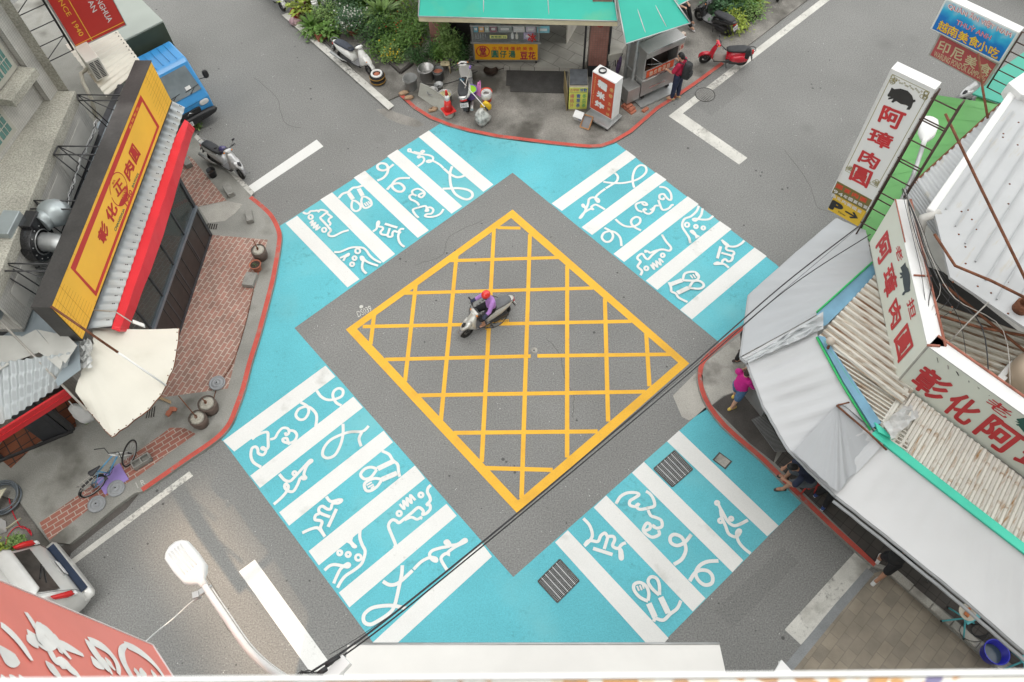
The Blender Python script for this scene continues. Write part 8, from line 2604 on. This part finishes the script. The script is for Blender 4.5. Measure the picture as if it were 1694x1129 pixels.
b = MB(); b.prism([W(x, y, 3.105) for x, y in ((1351, 519), (1443, 436), (1451, 455), (1368, 537), (1352, 545))], (0, 0, -.01)); b.prism([W(x, y, 3.09) for x, y in ((1352, 558), (1363, 560), (1456, 702), (1442, 710), (1394, 634))], (0, 0, .06)); b.build('blue_sheet', BLUES, t)
b = MB(); b.ribbon([W(1446, 714, 3.1), W(1550, 796, 3.1), W(1694, 907, 3.1), W(1790, 980, 3.1)], .17); b.add([W(1446, 700, 3.15), W(1462, 712, 3.14), W(1476, 728, 3.13), W(1452, 716, 3.13)], [(0, 1, 2, 3)]); o = b.build('mint_gutter', TEALG, t); sm_ = o.modifiers.new('s', 'SOLIDIFY'); sm_.thickness = .05; sm_.offset = -1
t = thing('plastic_sheet', 'crumpled clear plastic sheet on the lower rusty roof under the long sign', 'plastic sheet', W(1490, 690, 3.3))
b = MB()
vs = [W(1462 + 7 * k + 3 * j + random.uniform(-2, 2), 700 - 6 * k + 7 * j + random.uniform(-2, 2), 3.28 + random.uniform(0, .10)) for j in range(5) for k in range(9)]
b.add(vs, [(j * 9 + k, j * 9 + k + 1, (j + 1) * 9 + k + 1, (j + 1) * 9 + k) for j in range(4) for k in range(8)]); b.build('sheet', mat('clear_wrap', (.52, .53, .52)), t)
t = thing('spot_lamp', 'small round spot lamp on the rusty roof near the crumpled canopy corner', 'lamp', W(1374, 565, 3.2))
b = MB(); b.ball(W(1374, 565, 3.32), .09, 12, 8); b.build('lamp', mat('old_lamp', (.45, .40, .34), .4), t)
b = MB(); b.tube([W(1374, 566, 3.3), W(1368, 580, 3.1)], .03, 6); b.build('arm', RUST, t)
def pigpoly(Bd, pts, org, sc, b, d=.006):
 P = [Bd.px(org[0] + x / sc, org[1] + y / sc) + Bd.n * d for x, y in pts]
 tri = tessellate_polygon([P])
 fs = []
 for q in tri:
  a, c, e = (P[i] for i in q)
  fs.append(tuple(q) if (c - a).cross(e - a).dot(Bd.n) > 0 else tuple(reversed(q)))
 b.add(P, fs)
PS = Board((1364.5, 343), (1419.5, 374), 3.2, 3.86)
t = thing('pig_sign', 'tall upright white sign with a black pig and four red brush characters', 'sign', PS.bl)
PS.panel(b := MB(), -.0, .135, 1.0, 1.0, -.22, 0); b.build('box', SIGNP, t)
PS.panel(b := MB(), -.02, 1.0, 1.02, 1.012, -.235, .012); PS.panel(b, -.022, .13, 0, 1.0, -.23, .012); PS.panel(b, 1.0, .13, 1.022, 1.0, -.23, .012); b.build('trim', ENAMEL, t)
vo = ((PS.px(1382, 298).z + PS.px(1441, 330).z) / 2 - 3.2) / 3.86
PS.panel(b := MB(), .0, .13, 1.0, vo, .001, .006); b.build('olive_panel', OLIVE, t)
PS.panel(b := MB(), .09, -.005, 1.0, .1275, -.1, -.004); yp = b.build('parking_panel', mat('parking_yellow', (.66, .43, .03), .45, 0, .04, 3), t)
z8 = lambda x, y: (1280 + x / 3.763, y / 3.763)
b = MB()
for ch, qd in (('阿', ((685, 652), (832, 705), (778, 818), (645, 755))), ('璋', ((612, 790), (758, 848), (712, 942), (575, 880))), ('肉', ((560, 920), (676, 985), (628, 1062), (518, 1003))), ('圓', ((500, 1018), (622, 1073), (580, 1175), (465, 1115)))):
 PS.textpx(b, ch, [z8(*p) for p in qd], .05, .006)
b.build('red_lettering', SLET, t)
b = MB()
pigpoly(PS, [(708, 592), (720, 575), (735, 545), (752, 556), (790, 552), (835, 566), (862, 596), (870, 622), (882, 620), (884, 632), (868, 640), (858, 668), (846, 684), (826, 682), (838, 662), (822, 654), (792, 648), (764, 630), (752, 634), (744, 640), (732, 636), (746, 614), (728, 618), (712, 620), (714, 610), (732, 604), (712, 602)], (1280, 0), 3.763, b)
b.build('pig_emblem', PIGD, t)
b = MB()
for u0, v0, u1, v1 in ((.06, .32, .06, .985), (.94, .32, .94, .985), (.06, .985, .94, .985), (.06, .32, .94, .32)):
 b.ribbon([PS.p(u0, v0, .003), PS.p(u1, v1, .003)], .012, PS.n)
for cu, cv in ((.14, .96), (.86, .96), (.14, .35), (.86, .35)):
 for k in range(7):
  b.ring(PS.p(cu + random.uniform(-.06, .06), cv + random.uniform(-.016, .016), .004), random.uniform(.02, .045), .005, PS.n, 12, 4)
for k in range(14):
 for cv in (.335, .965):
  b.ring(PS.p(.2 + .045 * k, cv + .006 * math.sin(k * 2), .004), .014, .004, PS.n, 8, 4)
b.build('ornament_line', mat('olive_line', (.30, .27, .12), .5), t)
z5 = lambda x, y: (1360 + x / 12.54, 290 + y / 12.54)
b, b2 = MB(), MB()
ax_, ay_ = 11, 6
for k, ch in enumerate('國宴肉圓'):
 x, y = 300 + 165 * k, 165 + 88 * k
 PS.textpx(b, ch, [z5(x + 15, y), z5(x + 145, y + 65), z5(x + 110, y + 150), z5(x - 20, y + 85)], .05, .009)
for k, ch in enumerate('94年國宴晚宴'):
 x, y = 240 + 103 * k, 285 + 53 * k
 PS.textpx(b2, ch, [z5(x + 15, y), z5(x + 100, y + 44), z5(x + 75, y + 108), z5(x - 10, y + 64)], .03, .009)
for k, ch in enumerate('指定肉圓國宴'):
 x, y = 205 + 106 * k, 372 + 63 * k
 PS.textpx(b2, ch, [z5(x + 15, y), z5(x + 100, y + 50), z5(x + 75, y + 112), z5(x - 10, y + 62)], .03, .009)
b.build('orange_lettering', mat('sign_vermilion', (.60, .07, .03), .5), t); b2.build('white_lettering', WHITEP, t)
b = MB()
PS.textpx(b, 'P', [z5(220, 500), z5(470, 640), z5(370, 800), z5(130, 680)], .09, .006)
PS.textpx(b, '→', [z5(520, 690), z5(790, 830), z5(700, 960), z5(440, 800)], .05, .006)
PS.textpx(b, 'Times', [z5(335, 735), z5(495, 820), z5(480, 850), z5(318, 765)], .02, .006)
b.build('black_lettering', BLACK, yp)
b = MB()
for dd_ in (-.02, -.2):
 for u in (1.06, 1.62):
  b.tube([PS.p(u, -.12, dd_), PS.p(u, .985, dd_)], .02, 6)
 for k in range(9 if dd_ > -.1 else 4):
  v = -.1 + (.132 if dd_ > -.1 else .3) * k
  b.tube([PS.p(1.0, v, dd_), PS.p(1.62, v, dd_)], .015, 6)
for v in (-.12, .985):
 for u in (1.06, 1.62):
  b.tube([PS.p(u, v, -.02), PS.p(u, v, -.2)], .014, 6)
b.build('mounting_frame', mat('brown_iron', (.085, .055, .045), .7, .2, .3, 6), t)
LS = Board((1438, 402), (1483.4, 633), 3.3, 1.42)
RS = Board((1483.4, 633), (1750, 832.5), 3.3, 1.42)
t = thing('angled_sign', 'long pale angled sign with big red brush characters above the rusty roof', 'sign', LS.bl)
LS.panel(b := MB(), 0, 0, 1, 1, -.26, 0); RS.panel(b, .001, 0, 1, 1, -.26, 0); b.build('panel', SIGNW, t)
b = MB()
for Q in (LS, RS):
 Q.panel(b, -.0, 1.0, 1.0, 1.012, -.30, .012)
b.build('top_cover', ENAMEL, t)
b = MB()
for Q, n in ((LS, 7), (RS, 9)):
 b.tube([Q.p(0, 1.02, -.30), Q.p(1, 1.02, -.30)], .025, 6)
 for k in range(n):
  b.tube([Q.p((k + .5) / n, 1.0, -.29), Q.p((k + .5) / n, .1, -.34)], .016, 6)
 for k in range(6):
  Q.panel(b, random.random() * .9, 1.0121, random.random() * .03 + .9, 1.0122, -.30, -.299)
b.tube([LS.p(0, 1.015, .0), LS.p(.32, 1.015, -.0)], .014, 6)
b.tube([LS.p(.55, 1.02, -.02), LS.p(.55, 1.02, -.34)], .02, 6); b.tube([LS.p(1, 1.02, .02), LS.p(1, 1.02, -.2)], .025, 6)
b.build('rusty_frame', mat('salmon_rust', (.34, .13, .09), .8, 0, .35, 5), t)
b = MB()
for Q in (LS, RS):
 for v in (.006, .994):
  b.ribbon([Q.p(0, v, .003), Q.p(1, v, .003)], .02, Q.n)
 b.ribbon([Q.p(.004 if Q is RS else .996, 0, .003), Q.p(.004 if Q is RS else .996, 1, .003)], .02, Q.n)
b.build('trim', POLEW, t)
zl4 = lambda x, y: (1440 + x / 4.516, 370 + y / 4.516)
b = MB()
for ch, qd, bo in (('阿', ((128, 45), (165, 205), (65, 335), (38, 172)), .06), ('璋', ((168, 278), (215, 465), (110, 575), (88, 385)), .05), ('肉', ((205, 530), (248, 700), (158, 808), (136, 648)), .05), ('圓', ((278, 738), (325, 915), (208, 1048), (174, 872)), .05), ('老', ((222, 150), (250, 262), (210, 290), (182, 188)), .02), ('担', ((322, 540), (347, 690), (300, 722), (270, 592)), .02)):
 LS.textpx(b, ch, [zl4(*p) for p in qd], bo, .006)
for ch, a0, a1, v0, v1, bo in (('彰', .06, .295, .13, .70, .05), ('化', .325, .525, .11, .68, .05), ('阿', .575, .825, .11, .69, .05), ('璋', .865, 1.10, .11, .69, .05), ('老', .49, .655, .74, .93, .02)):
 RS.text(b, ch, a0 * .80, v0, a1 * .80, v1, bo, .006)
b.build('red_lettering', SLET, t)
b = MB(); pigpoly(LS, [(262, 290), (268, 318), (284, 338), (297, 385), (300, 440), (296, 485), (300, 500), (286, 512), (264, 518), (252, 536), (238, 536), (242, 520), (256, 505), (246, 450), (242, 405), (228, 412), (220, 402), (238, 392), (222, 380), (220, 368), (240, 366), (232, 345), (226, 330), (244, 312)], (1440, 370), 4.516, b); b.build('pig_emblem', mat('pig_slate', (.05, .06, .07), .5), t)
b = MB()
pg = [(708, 592), (720, 575), (735, 545), (752, 556), (790, 552), (835, 566), (862, 596), (870, 622), (858, 668), (846, 684), (826, 682), (838, 662), (792, 648), (752, 634), (744, 640), (732, 636), (746, 614), (712, 620), (732, 604), (712, 602)]
P = [RS.p(.55 + (x - 705) / 180 * .13, .97 - (y - 545) / 140 * .3, .006) for x, y in pg]
b.add(P, [tuple(q) if (P[q[1]] - P[q[0]]).cross(P[q[2]] - P[q[0]]).dot(RS.n) > 0 else tuple(reversed(q)) for q in tessellate_polygon([P])]); b.build('green_pig_emblem', mat('pig_green', (.02, .09, .07), .5), t)
BS = Board((1540.4, 47.8), (1653.4, 103.6), 4.2, .83)
t = thing('blue_sign', 'blue sign with white, red and yellow lettering at the top right', 'sign', BS.bl)
BS.panel(b := MB(), -.012, -.02, 1.012, 1.02, -.26, -.002); b.build('box', ENAMEL, t, bevel=.01)
SB = mat('sea_blue', (.015, .17, .50), .4, 0, .25, 5)
BS.panel(b := MB(), .012, .02, .988, .98, -.002, .004); fb = b.build('face', SB, t)
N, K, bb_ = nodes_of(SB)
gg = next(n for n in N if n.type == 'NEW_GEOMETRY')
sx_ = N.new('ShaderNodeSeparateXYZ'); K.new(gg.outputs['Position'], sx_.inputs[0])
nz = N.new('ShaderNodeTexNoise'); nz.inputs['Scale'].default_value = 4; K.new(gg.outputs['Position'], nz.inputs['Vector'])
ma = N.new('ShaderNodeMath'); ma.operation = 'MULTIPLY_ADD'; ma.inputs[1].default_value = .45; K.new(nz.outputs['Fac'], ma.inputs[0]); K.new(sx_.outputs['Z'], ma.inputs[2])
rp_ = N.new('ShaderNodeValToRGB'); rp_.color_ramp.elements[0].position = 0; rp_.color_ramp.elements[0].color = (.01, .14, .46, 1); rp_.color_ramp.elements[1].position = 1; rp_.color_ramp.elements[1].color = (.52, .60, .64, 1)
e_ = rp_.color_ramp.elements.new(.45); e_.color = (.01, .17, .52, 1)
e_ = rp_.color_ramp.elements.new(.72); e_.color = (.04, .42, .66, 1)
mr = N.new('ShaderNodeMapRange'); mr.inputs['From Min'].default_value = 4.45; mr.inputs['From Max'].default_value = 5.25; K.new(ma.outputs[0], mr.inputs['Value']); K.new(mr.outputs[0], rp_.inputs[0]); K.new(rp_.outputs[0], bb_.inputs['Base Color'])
z7 = lambda x, y: (1530 + x / 7.524, y / 7.524)
q1 = ((305, 20), (1100, 395), (1068, 490), (275, 112))
q2 = ((412, 222), (850, 425), (808, 505), (385, 300))
b, b2 = MB(), MB()
BS.textpx(b, 'QUÁN ĂN VIỆT NAM', [z7(*p) for p in q1], .10, .006); BS.textpx(b2, 'QUÁN ĂN VIỆT NAM', [z7(*p) for p in q1], .012, .009)
BS.textpx(b2, 'THUỲ ANH', [z7(x, y + 2) for x, y in q2], .05, .006); BS.textpx(b, 'THUỲ ANH', [z7(*p) for p in q2], -.002, .009)
for k, ch in enumerate('越南美食小吃'):
 x, y = ((230, 335), (350, 396), (478, 462), (612, 518), (725, 582), (860, 652))[k]
 BS.textpx(b, ch, [z7(x + dx_ * 62 + dy_ * 22, y + dx_ * 30 - dy_ * 62) for dx_, dy_ in ((-1, 1), (1, 1), (1, -1), (-1, -1))], .05, .006)
b.build('red_lettering', mat('sign_bright_red', (.60, .04, .06), .5), fb); b2.build('white_lettering', WHITEP, fb)
b = MB()
for k, ch in enumerate('越南美食小吃'):
 x, y = ((230, 335), (350, 396), (478, 462), (612, 518), (725, 582), (860, 652))[k]
 BS.textpx(b, ch, [z7(x + dx_ * 60 + dy_ * 22, y + dx_ * 29 - dy_ * 60 - 2) for dx_, dy_ in ((-1, 1), (1, 1), (1, -1), (-1, -1))], .015, .009)
b.build('yellow_lettering', mat('sign_bright_yellow', (.75, .55, .03), .5), fb)
QS = Board((1537.8, 91.7), (1628, 140.8), 3.4, .64)
t = thing('red_sign', 'faded red sign with cream lettering hanging below the blue sign', 'sign', QS.bl)
QS.panel(b := MB(), -.02, -.03, 1.02, 1.03, -.16, -.002); b.build('box', POLEW, t)
QS.panel(b := MB(), .01, .03, .99, .97, -.002, .004); fr = b.build('face', mat('faded_red', (.40, .075, .08), .55, 0, .1, 2), t)
b = MB()
for ch, (x, y) in zip('印尼美食', ((238, 590), (408, 674), (575, 768), (755, 858))):
 QS.textpx(b, ch, [z7(x + dx_ * 70 + dy_ * 26, y + dx_ * 33 - dy_ * 66) for dx_, dy_ in ((-1, 1), (1, 1), (1, -1), (-1, -1))], .03, .006)
QS.textpx(b, 'WARUNG PONDOK KAMPUNG', [z7(*p) for p in ((130, 632), (775, 945), (738, 1015), (105, 700))], .01, .006)
b.build('lettering', mat('sign_cream', (.55, .47, .30), .5), fr)
t = thing('sign_rack', 'dark iron ladder frame holding the blue and red signs', 'frame', BS.p(1, 0))
b = MB()
a0, a1 = W(1650, 128, 3.2), W(1650, 128, 3.2) + Vector((0, 0, 2.1))
fr0 = BS.p(1.03, -.95, -.1); fr1 = BS.p(1.03, 1.0, -.1)
dx_ = BS.x.normalized()
for q in (0, .75):
 b.tube([fr0 + dx_ * q, fr1 + dx_ * q], .022, 6)
for k in range(7):
 b.tube([L(fr0, fr1, k / 6), L(fr0, fr1, k / 6) + dx_ * .75], .015, 6)
b.build('frame', mat('brown_iron', (.085, .055, .045)), t)
for lb, pts in (('rusty brace pole crossing the red sign', [(1618, 89, 4.9), (1626, 150, 4.5), (1634, 196, 4.3)]), ('long rusty brace pole across the white metal roof', [(1564, 189, 6.0), (1617, 300, 5.6), (1660, 388, 5.4), (1700, 470, 5.15)]), ('rusty brace pole from the angled sign to the white roof', [(1546, 388, 5.2), (1580, 440, 5.2), (1640, 465, 5.25), (1710, 500, 5.3)]), ('thin pale brace rod above the rusty roof on the right', [(1560, 470, 4.8), (1620, 520, 4.6), (1700, 585, 4.4)]), ('rusty angle iron over the right hand roofs', [(1545, 520, 4.6), (1620, 542, 4.6), (1720, 560, 4.6)]), ('galvanised rod from the roof edge to the angled sign corner', [(1562, 575, 4.5), (1610, 525, 4.8), (1636, 500, 5.0)])):
 t = thing('brace_pole', lb, 'pole', W(*pts[0]), group='brace poles on the right hand roofs')
 b = MB(); b.tube([W(*p) for p in pts], .028 if 'rusty' in lb else .014, 7); b.build('pole', RUST if 'rusty' in lb else POLEW, t)
t = thing('wire_bundle', 'bundle of dark and pale wires sagging behind the angled sign', 'wires', W(1510, 380, 5))
for k in range(9):
 b = MB()
 x0 = 1494 + random.uniform(-4, 6)
 b.tube([W(x, y, z) for x, y, z in smooth([(x0, 316 + random.uniform(-6, 6), 4.9), (1500 + 3 * k, 350 + 3 * k, 4.95), (1512 + 4.2 * k, 400 + 4 * k, 4.85), (1524 + 8 * k, 452 + 6 * k, 4.8), (1534 + (18 * k if k % 2 else 2 * k), 520 + (4 * k), 4.7), (1552 + 17 * k, 600 + 11 * k, 4.6)], 5)], random.choice([.006, .009, .012]), 5); b.build('wire', [CABLE, POLEW, CABLE][k % 3], t)
t = thing('street_lamp', 'white street lamp behind the ladder frame of the pig sign', 'street lamp', W(1500, 290, 0))
h0, h1 = W(1540, 196, 5.0), W(1521, 262, 5.0)
dx_ = (h1 - h0).normalized(); dy_ = Vector((-dx_.y, dx_.x, 0))
b = MB()
b.loft([[h0 + dx_ * u + dy_ * hw * math.copysign(abs(math.cos(a)) ** .6, math.cos(a)) + Vector((0, 0, hh * math.copysign(abs(math.sin(a)) ** .6, math.sin(a)))) for a in [k * math.pi / 8 for k in range(16)]] for u, hw, hh in ((-.03, .06, .03), (.03, .15, .06), (.2, .19, .09), (.5, .17, .10), (.65, .10, .07), (.72, .05, .05), (.9, .045, .045))]); b.build('lamp_head', ENAMEL, t)
b = MB(); q = h0 + dx_ * .85; b.tube([q, q + dx_ * .8 + Vector((0, 0, -.1)), q + dx_ * 1.3 + Vector((0, 0, -.8)), q + dx_ * 1.35 + Vector((0, 0, -4.9))], .045, 8); b.build('pole', GALV, t)
t = thing('water_tank', 'round beige water tank at the right edge behind the angled sign', 'tank', W(1690, 620, 3.7))
b = MB(); b.lathe(W(1700, 640, 3.75), [(.42, 0), (.5, .1), (.5, .55), (.42, .72), (.18, .82), (.16, .86), (.01, .87)], 26); b.build('tank', mat('tank_beige', (.50, .40, .31), .35, .2, .1, 3), t)
t = thing('meter_box', 'small white pipe and meter box beside the beige water tank', 'meter', W(1660, 620, 3.95))
b = MB(); b.box(W(1664, 614, 4.0), (.5, .1, .1), .7); b.box(W(1655, 628, 4.0), (.14, .14, .16), .7); b.build('box', ENAMEL, t, bevel=.01)
t = thing('steel_counter', 'grey steel counter below the canopy edge beside the person in pink', 'counter', W(1248, 668, .1))
b = MB(); A, B_ = W(1231, 655, .1), W(1259, 690, .1); d = B_ - A; n_ = Vector((-d.y, d.x, 0)).normalized(); n_ = n_ if n_.x > 0 else -n_
b.obox(A, d, n_ * .6, Vector((0, 0, .72))); b.build('body', GALV, t, bevel=.01)
b = MB(); b.obox(A - n_ * .02 + Vector((0, 0, .72)), d * 1.02, n_ * .66, Vector((0, 0, .03))); b.build('top', STEEL, t)
t = thing('ramp_plate', 'ribbed steel ramp plate on the pavement below the steel counter', 'ramp', W(1268, 715, .1))
P = PX([(1243, 695), (1264, 686), (1300, 748), (1282, 748)], .108)
b = MB(); b.prism(P, (0, 0, .02)); b.build('plate', GALV, t)
b = MB()
for k in range(30):
 a, e = L(P[0], P[3], (k + .3) / 30), L(P[1], P[2], (k + .3) / 30)
 b.obox(a + Vector((0, 0, .02)), e - a, (P[3] - P[0]) / 30 * .4, Vector((0, 0, .008)))
b.build('rib', IRON, t)
bucket('empty royal blue bucket by the kerb stones under the canopy edge', 1637, 1083, .235, .30, mat('royal_blue', (.03, .035, .45), .35, 0, .05, 5), .104, content=(mat('blue_grey_water', (.06, .10, .13), .2), .25), handle=False)
AQUA = mat('aqua_tube', (.10, .45, .50), .4, 0, .06, 5)
for k, (hx, hy, feet) in enumerate((((1597, 1023), 0, ((1556, 1028), (1594, 1058), (1568, 1005))), ((1694, 1094), 0, ((1659, 1108), (1697, 1130), (1672, 1078))))):
 h = W(*hx, .48)
 t = thing('folding_stand', ['aqua folding stand with a plate on it under the canopy', 'aqua folding stand cut by the bottom right corner'][k], 'stand', Vector((h.x, h.y, .1)), group='aqua folding stands')
 for f in list(feet) + [None]:
  e = W(*f, .104) if f else Vector((h.x + .35, h.y - .05, .104))
  b = MB(); b.tube([h, L(h, e, .93)], .018, 8); lg = b.build('leg', AQUA, t)
  b = MB(); b.tube([L(h, e, .93), e], .022, 8); b.build('foot', BLACK, lg)
 b = MB(); b.box(h + Vector((.10, .03, .03)), (.34, .22, .03), .4); b.build('seat', AQUA, t, bevel=.01)
t = thing('plate_of_food', 'white plate with orange food on the aqua folding stand', 'plate', W(1597, 1015, .53))
b = MB(); c = W(1599, 1014, .53); b.lathe(c, [(.07, 0), (.14, .02), (.17, .04), (.165, .042), (.13, .025), (.01, .015)], 24, cap=False); b.build('plate', mat('cream_plate', (.58, .54, .44), .4), t)
b = MB(); b.box(c + Vector((.01, .02, .035)), (.19, .05, .03), .7); b.box(c + Vector((.02, -.03, .035)), (.15, .05, .03), .7); b.build('food', mat('orange_food', (.55, .17, .05), .6), t)
t = thing('cable_coil', 'loose coil of black cable on the dark tiles by the blue bucket', 'cable', W(1618, 1040, .11))
b = MB()
for k in range(5):
 c = W(1614 + random.uniform(-6, 12), 1038 + random.uniform(-4, 8), .115 + .01 * k)
 r_ = random.uniform(.14, .24)
 b.tube([c + Vector((r_ * math.cos(a) * 1.2, r_ * math.sin(a) * .8, 0)) for a in [i * .42 for i in range(15)]], .007, 5, closed=True)
b.build('loop', CABLE, t)
SHB = mat('denim_blue', (.07, .14, .26), .85, 0, .15, 9)
def put(px, py, an):
 c = W(px, py, .1)
 return Matrix.Translation(Vector((c.x, c.y, .1))) @ Matrix.Rotation(an, 4, 'Z')
J = stand(1.58, .16); J['face'] = Vector((1, 0, -.3)); J['el'] = Vector((.12, .26, 1.05)); J['wl'] = Vector((.34, .2, 1.02)); J['er'] = Vector((.12, -.26, 1.05)); J['wr'] = Vector((.34, -.2, 1.02)); J['hl'] = Vector((1, -.2, .1)); J['hr'] = Vector((1, .2, .1))
person('person in a magenta shirt and rolled jeans walking beside the canopy edge', put(1212, 666, R(35)), J, mat('magenta_shirt', (.52, .015, .22), .8, 0, .1, 9), SHB, .5, .95, SKIN, 'bun', mat('yellow_clog', (.62, .45, .10), .6), hairm=mat('brown_hair', (.045, .025, .02), .5, 0, .3, 30), blouse=.02)
J = stand(1.7, .14); J['el'] = Vector((.1, .28, 1.12)); J['wl'] = Vector((.28, .36, 1.0)); J['hl'] = Vector((1, .4, -.2))
person('person in black trousers half hidden by the top corner of the canopy', put(1222, 589, R(20)), J, mat('grey_shirt', (.25, .25, .26), .8), mat('black_trousers', (.014, .014, .016), .85), .5, 1, SKIN, 'short', mat('dark_boot', (.035, .02, .018), .5))
J = dict(pelvis=(0, 0, .52), chest=(.24, 0, .86), neck=(.42, .02, .98), head=(.47, .02, 1.0), sl=(.33, .19, .90), sr=(.33, -.19, .90), el=(.42, .28, .64), er=(.42, -.28, .64), wl=(.60, .14, .58), wr=(.60, -.14, .58), h_l=(.02, .1, .5), h_r=(.02, -.1, .5), kl=(.42, .16, .50), kr=(.42, -.14, .50), al=(.50, .15, .09), ar=(.44, -.14, .09), tl=(.64, .17, .04), tr=(.58, -.17, .04), face=(1, 0, -.9))
cM = put(1331, 806, R(168))
person('person in a navy shirt and grey shorts bending forward on a stool at the kerb', cM, J, mat('navy_shirt', (.018, .024, .05), .85, 0, .15, 9), mat('grey_shorts', (.10, .115, .13), .85, 0, .12, 9), .5, .5, SKIN2, 'short', mat('black_sandal', (.03, .025, .022), .6))
t = thing('plastic_stool', 'low red stool under the person in the navy shirt', 'stool', cM.translation)
b = MB(); q = cM @ Vector((-.03, 0, .36)); b.box(q, (.3, .3, .05), .3); b.build('seat', mat('stool_red', (.45, .04, .03), .5), t, bevel=.015)
for sx_ in (-1, 1):
 for sy_ in (-1, 1):
  b = MB(); b.tube([q + Vector((sx_ * .11, sy_ * .11, 0)), Vector((q.x + sx_ * .15, q.y + sy_ * .15, .104))], .02, 6); b.build('leg', mat('stool_red', (.45, .04, .03)), t)
J = stand(1.65, .06); J['al'].y = .14; J['ar'].y = -.14
person('person in black trousers and blue trainers standing under the canopy edge', put(1357, 829, R(38)), J, mat('lime_shirt', (.22, .30, .06), .8), mat('black_trousers', (.014, .014, .016)), .5, 1, SKIN, 'short', mat('blue_trainer', (.03, .07, .22), .6), mat('white_sole', (.6, .6, .6), .6))
J = stand(1.72, .22); J['el'] = Vector((.14, .27, 1.14)); J['wl'] = Vector((.36, .18, 1.12)); J['hl'] = Vector((1, -.2, .1)); J['er'] = Vector((.12, -.27, 1.14)); J['wr'] = Vector((.36, -.18, 1.12)); J['hr'] = Vector((1, .2, .1))
p, HM, hc = person('person in black T-shirt and shorts with white shoes stepping under the canopy', put(1450, 945, R(42)), J, mat('black_tee', (.018, .018, .019), .85, 0, .15, 9), mat('black_shorts', (.014, .014, .016)), .5, .5, SKIN2, 'short', mat('white_shoe', (.62, .63, .62), .6), mat('white_sole', (.6, .6, .6)))
b = MB(); w = Vector(J['wl']); b.ring(w + Vector((-.03, .01, 0)), .034, .012, (1, -.3, 0), 14, 6); b.build('watch', BLACK, p, local=True)
sc2('silver grey scooter half hidden between the green and teal roofs', (1640, 150), (1572, 178), SILVER, SEATB, z=.1, kind='sport', lean=R(-6), group=None)
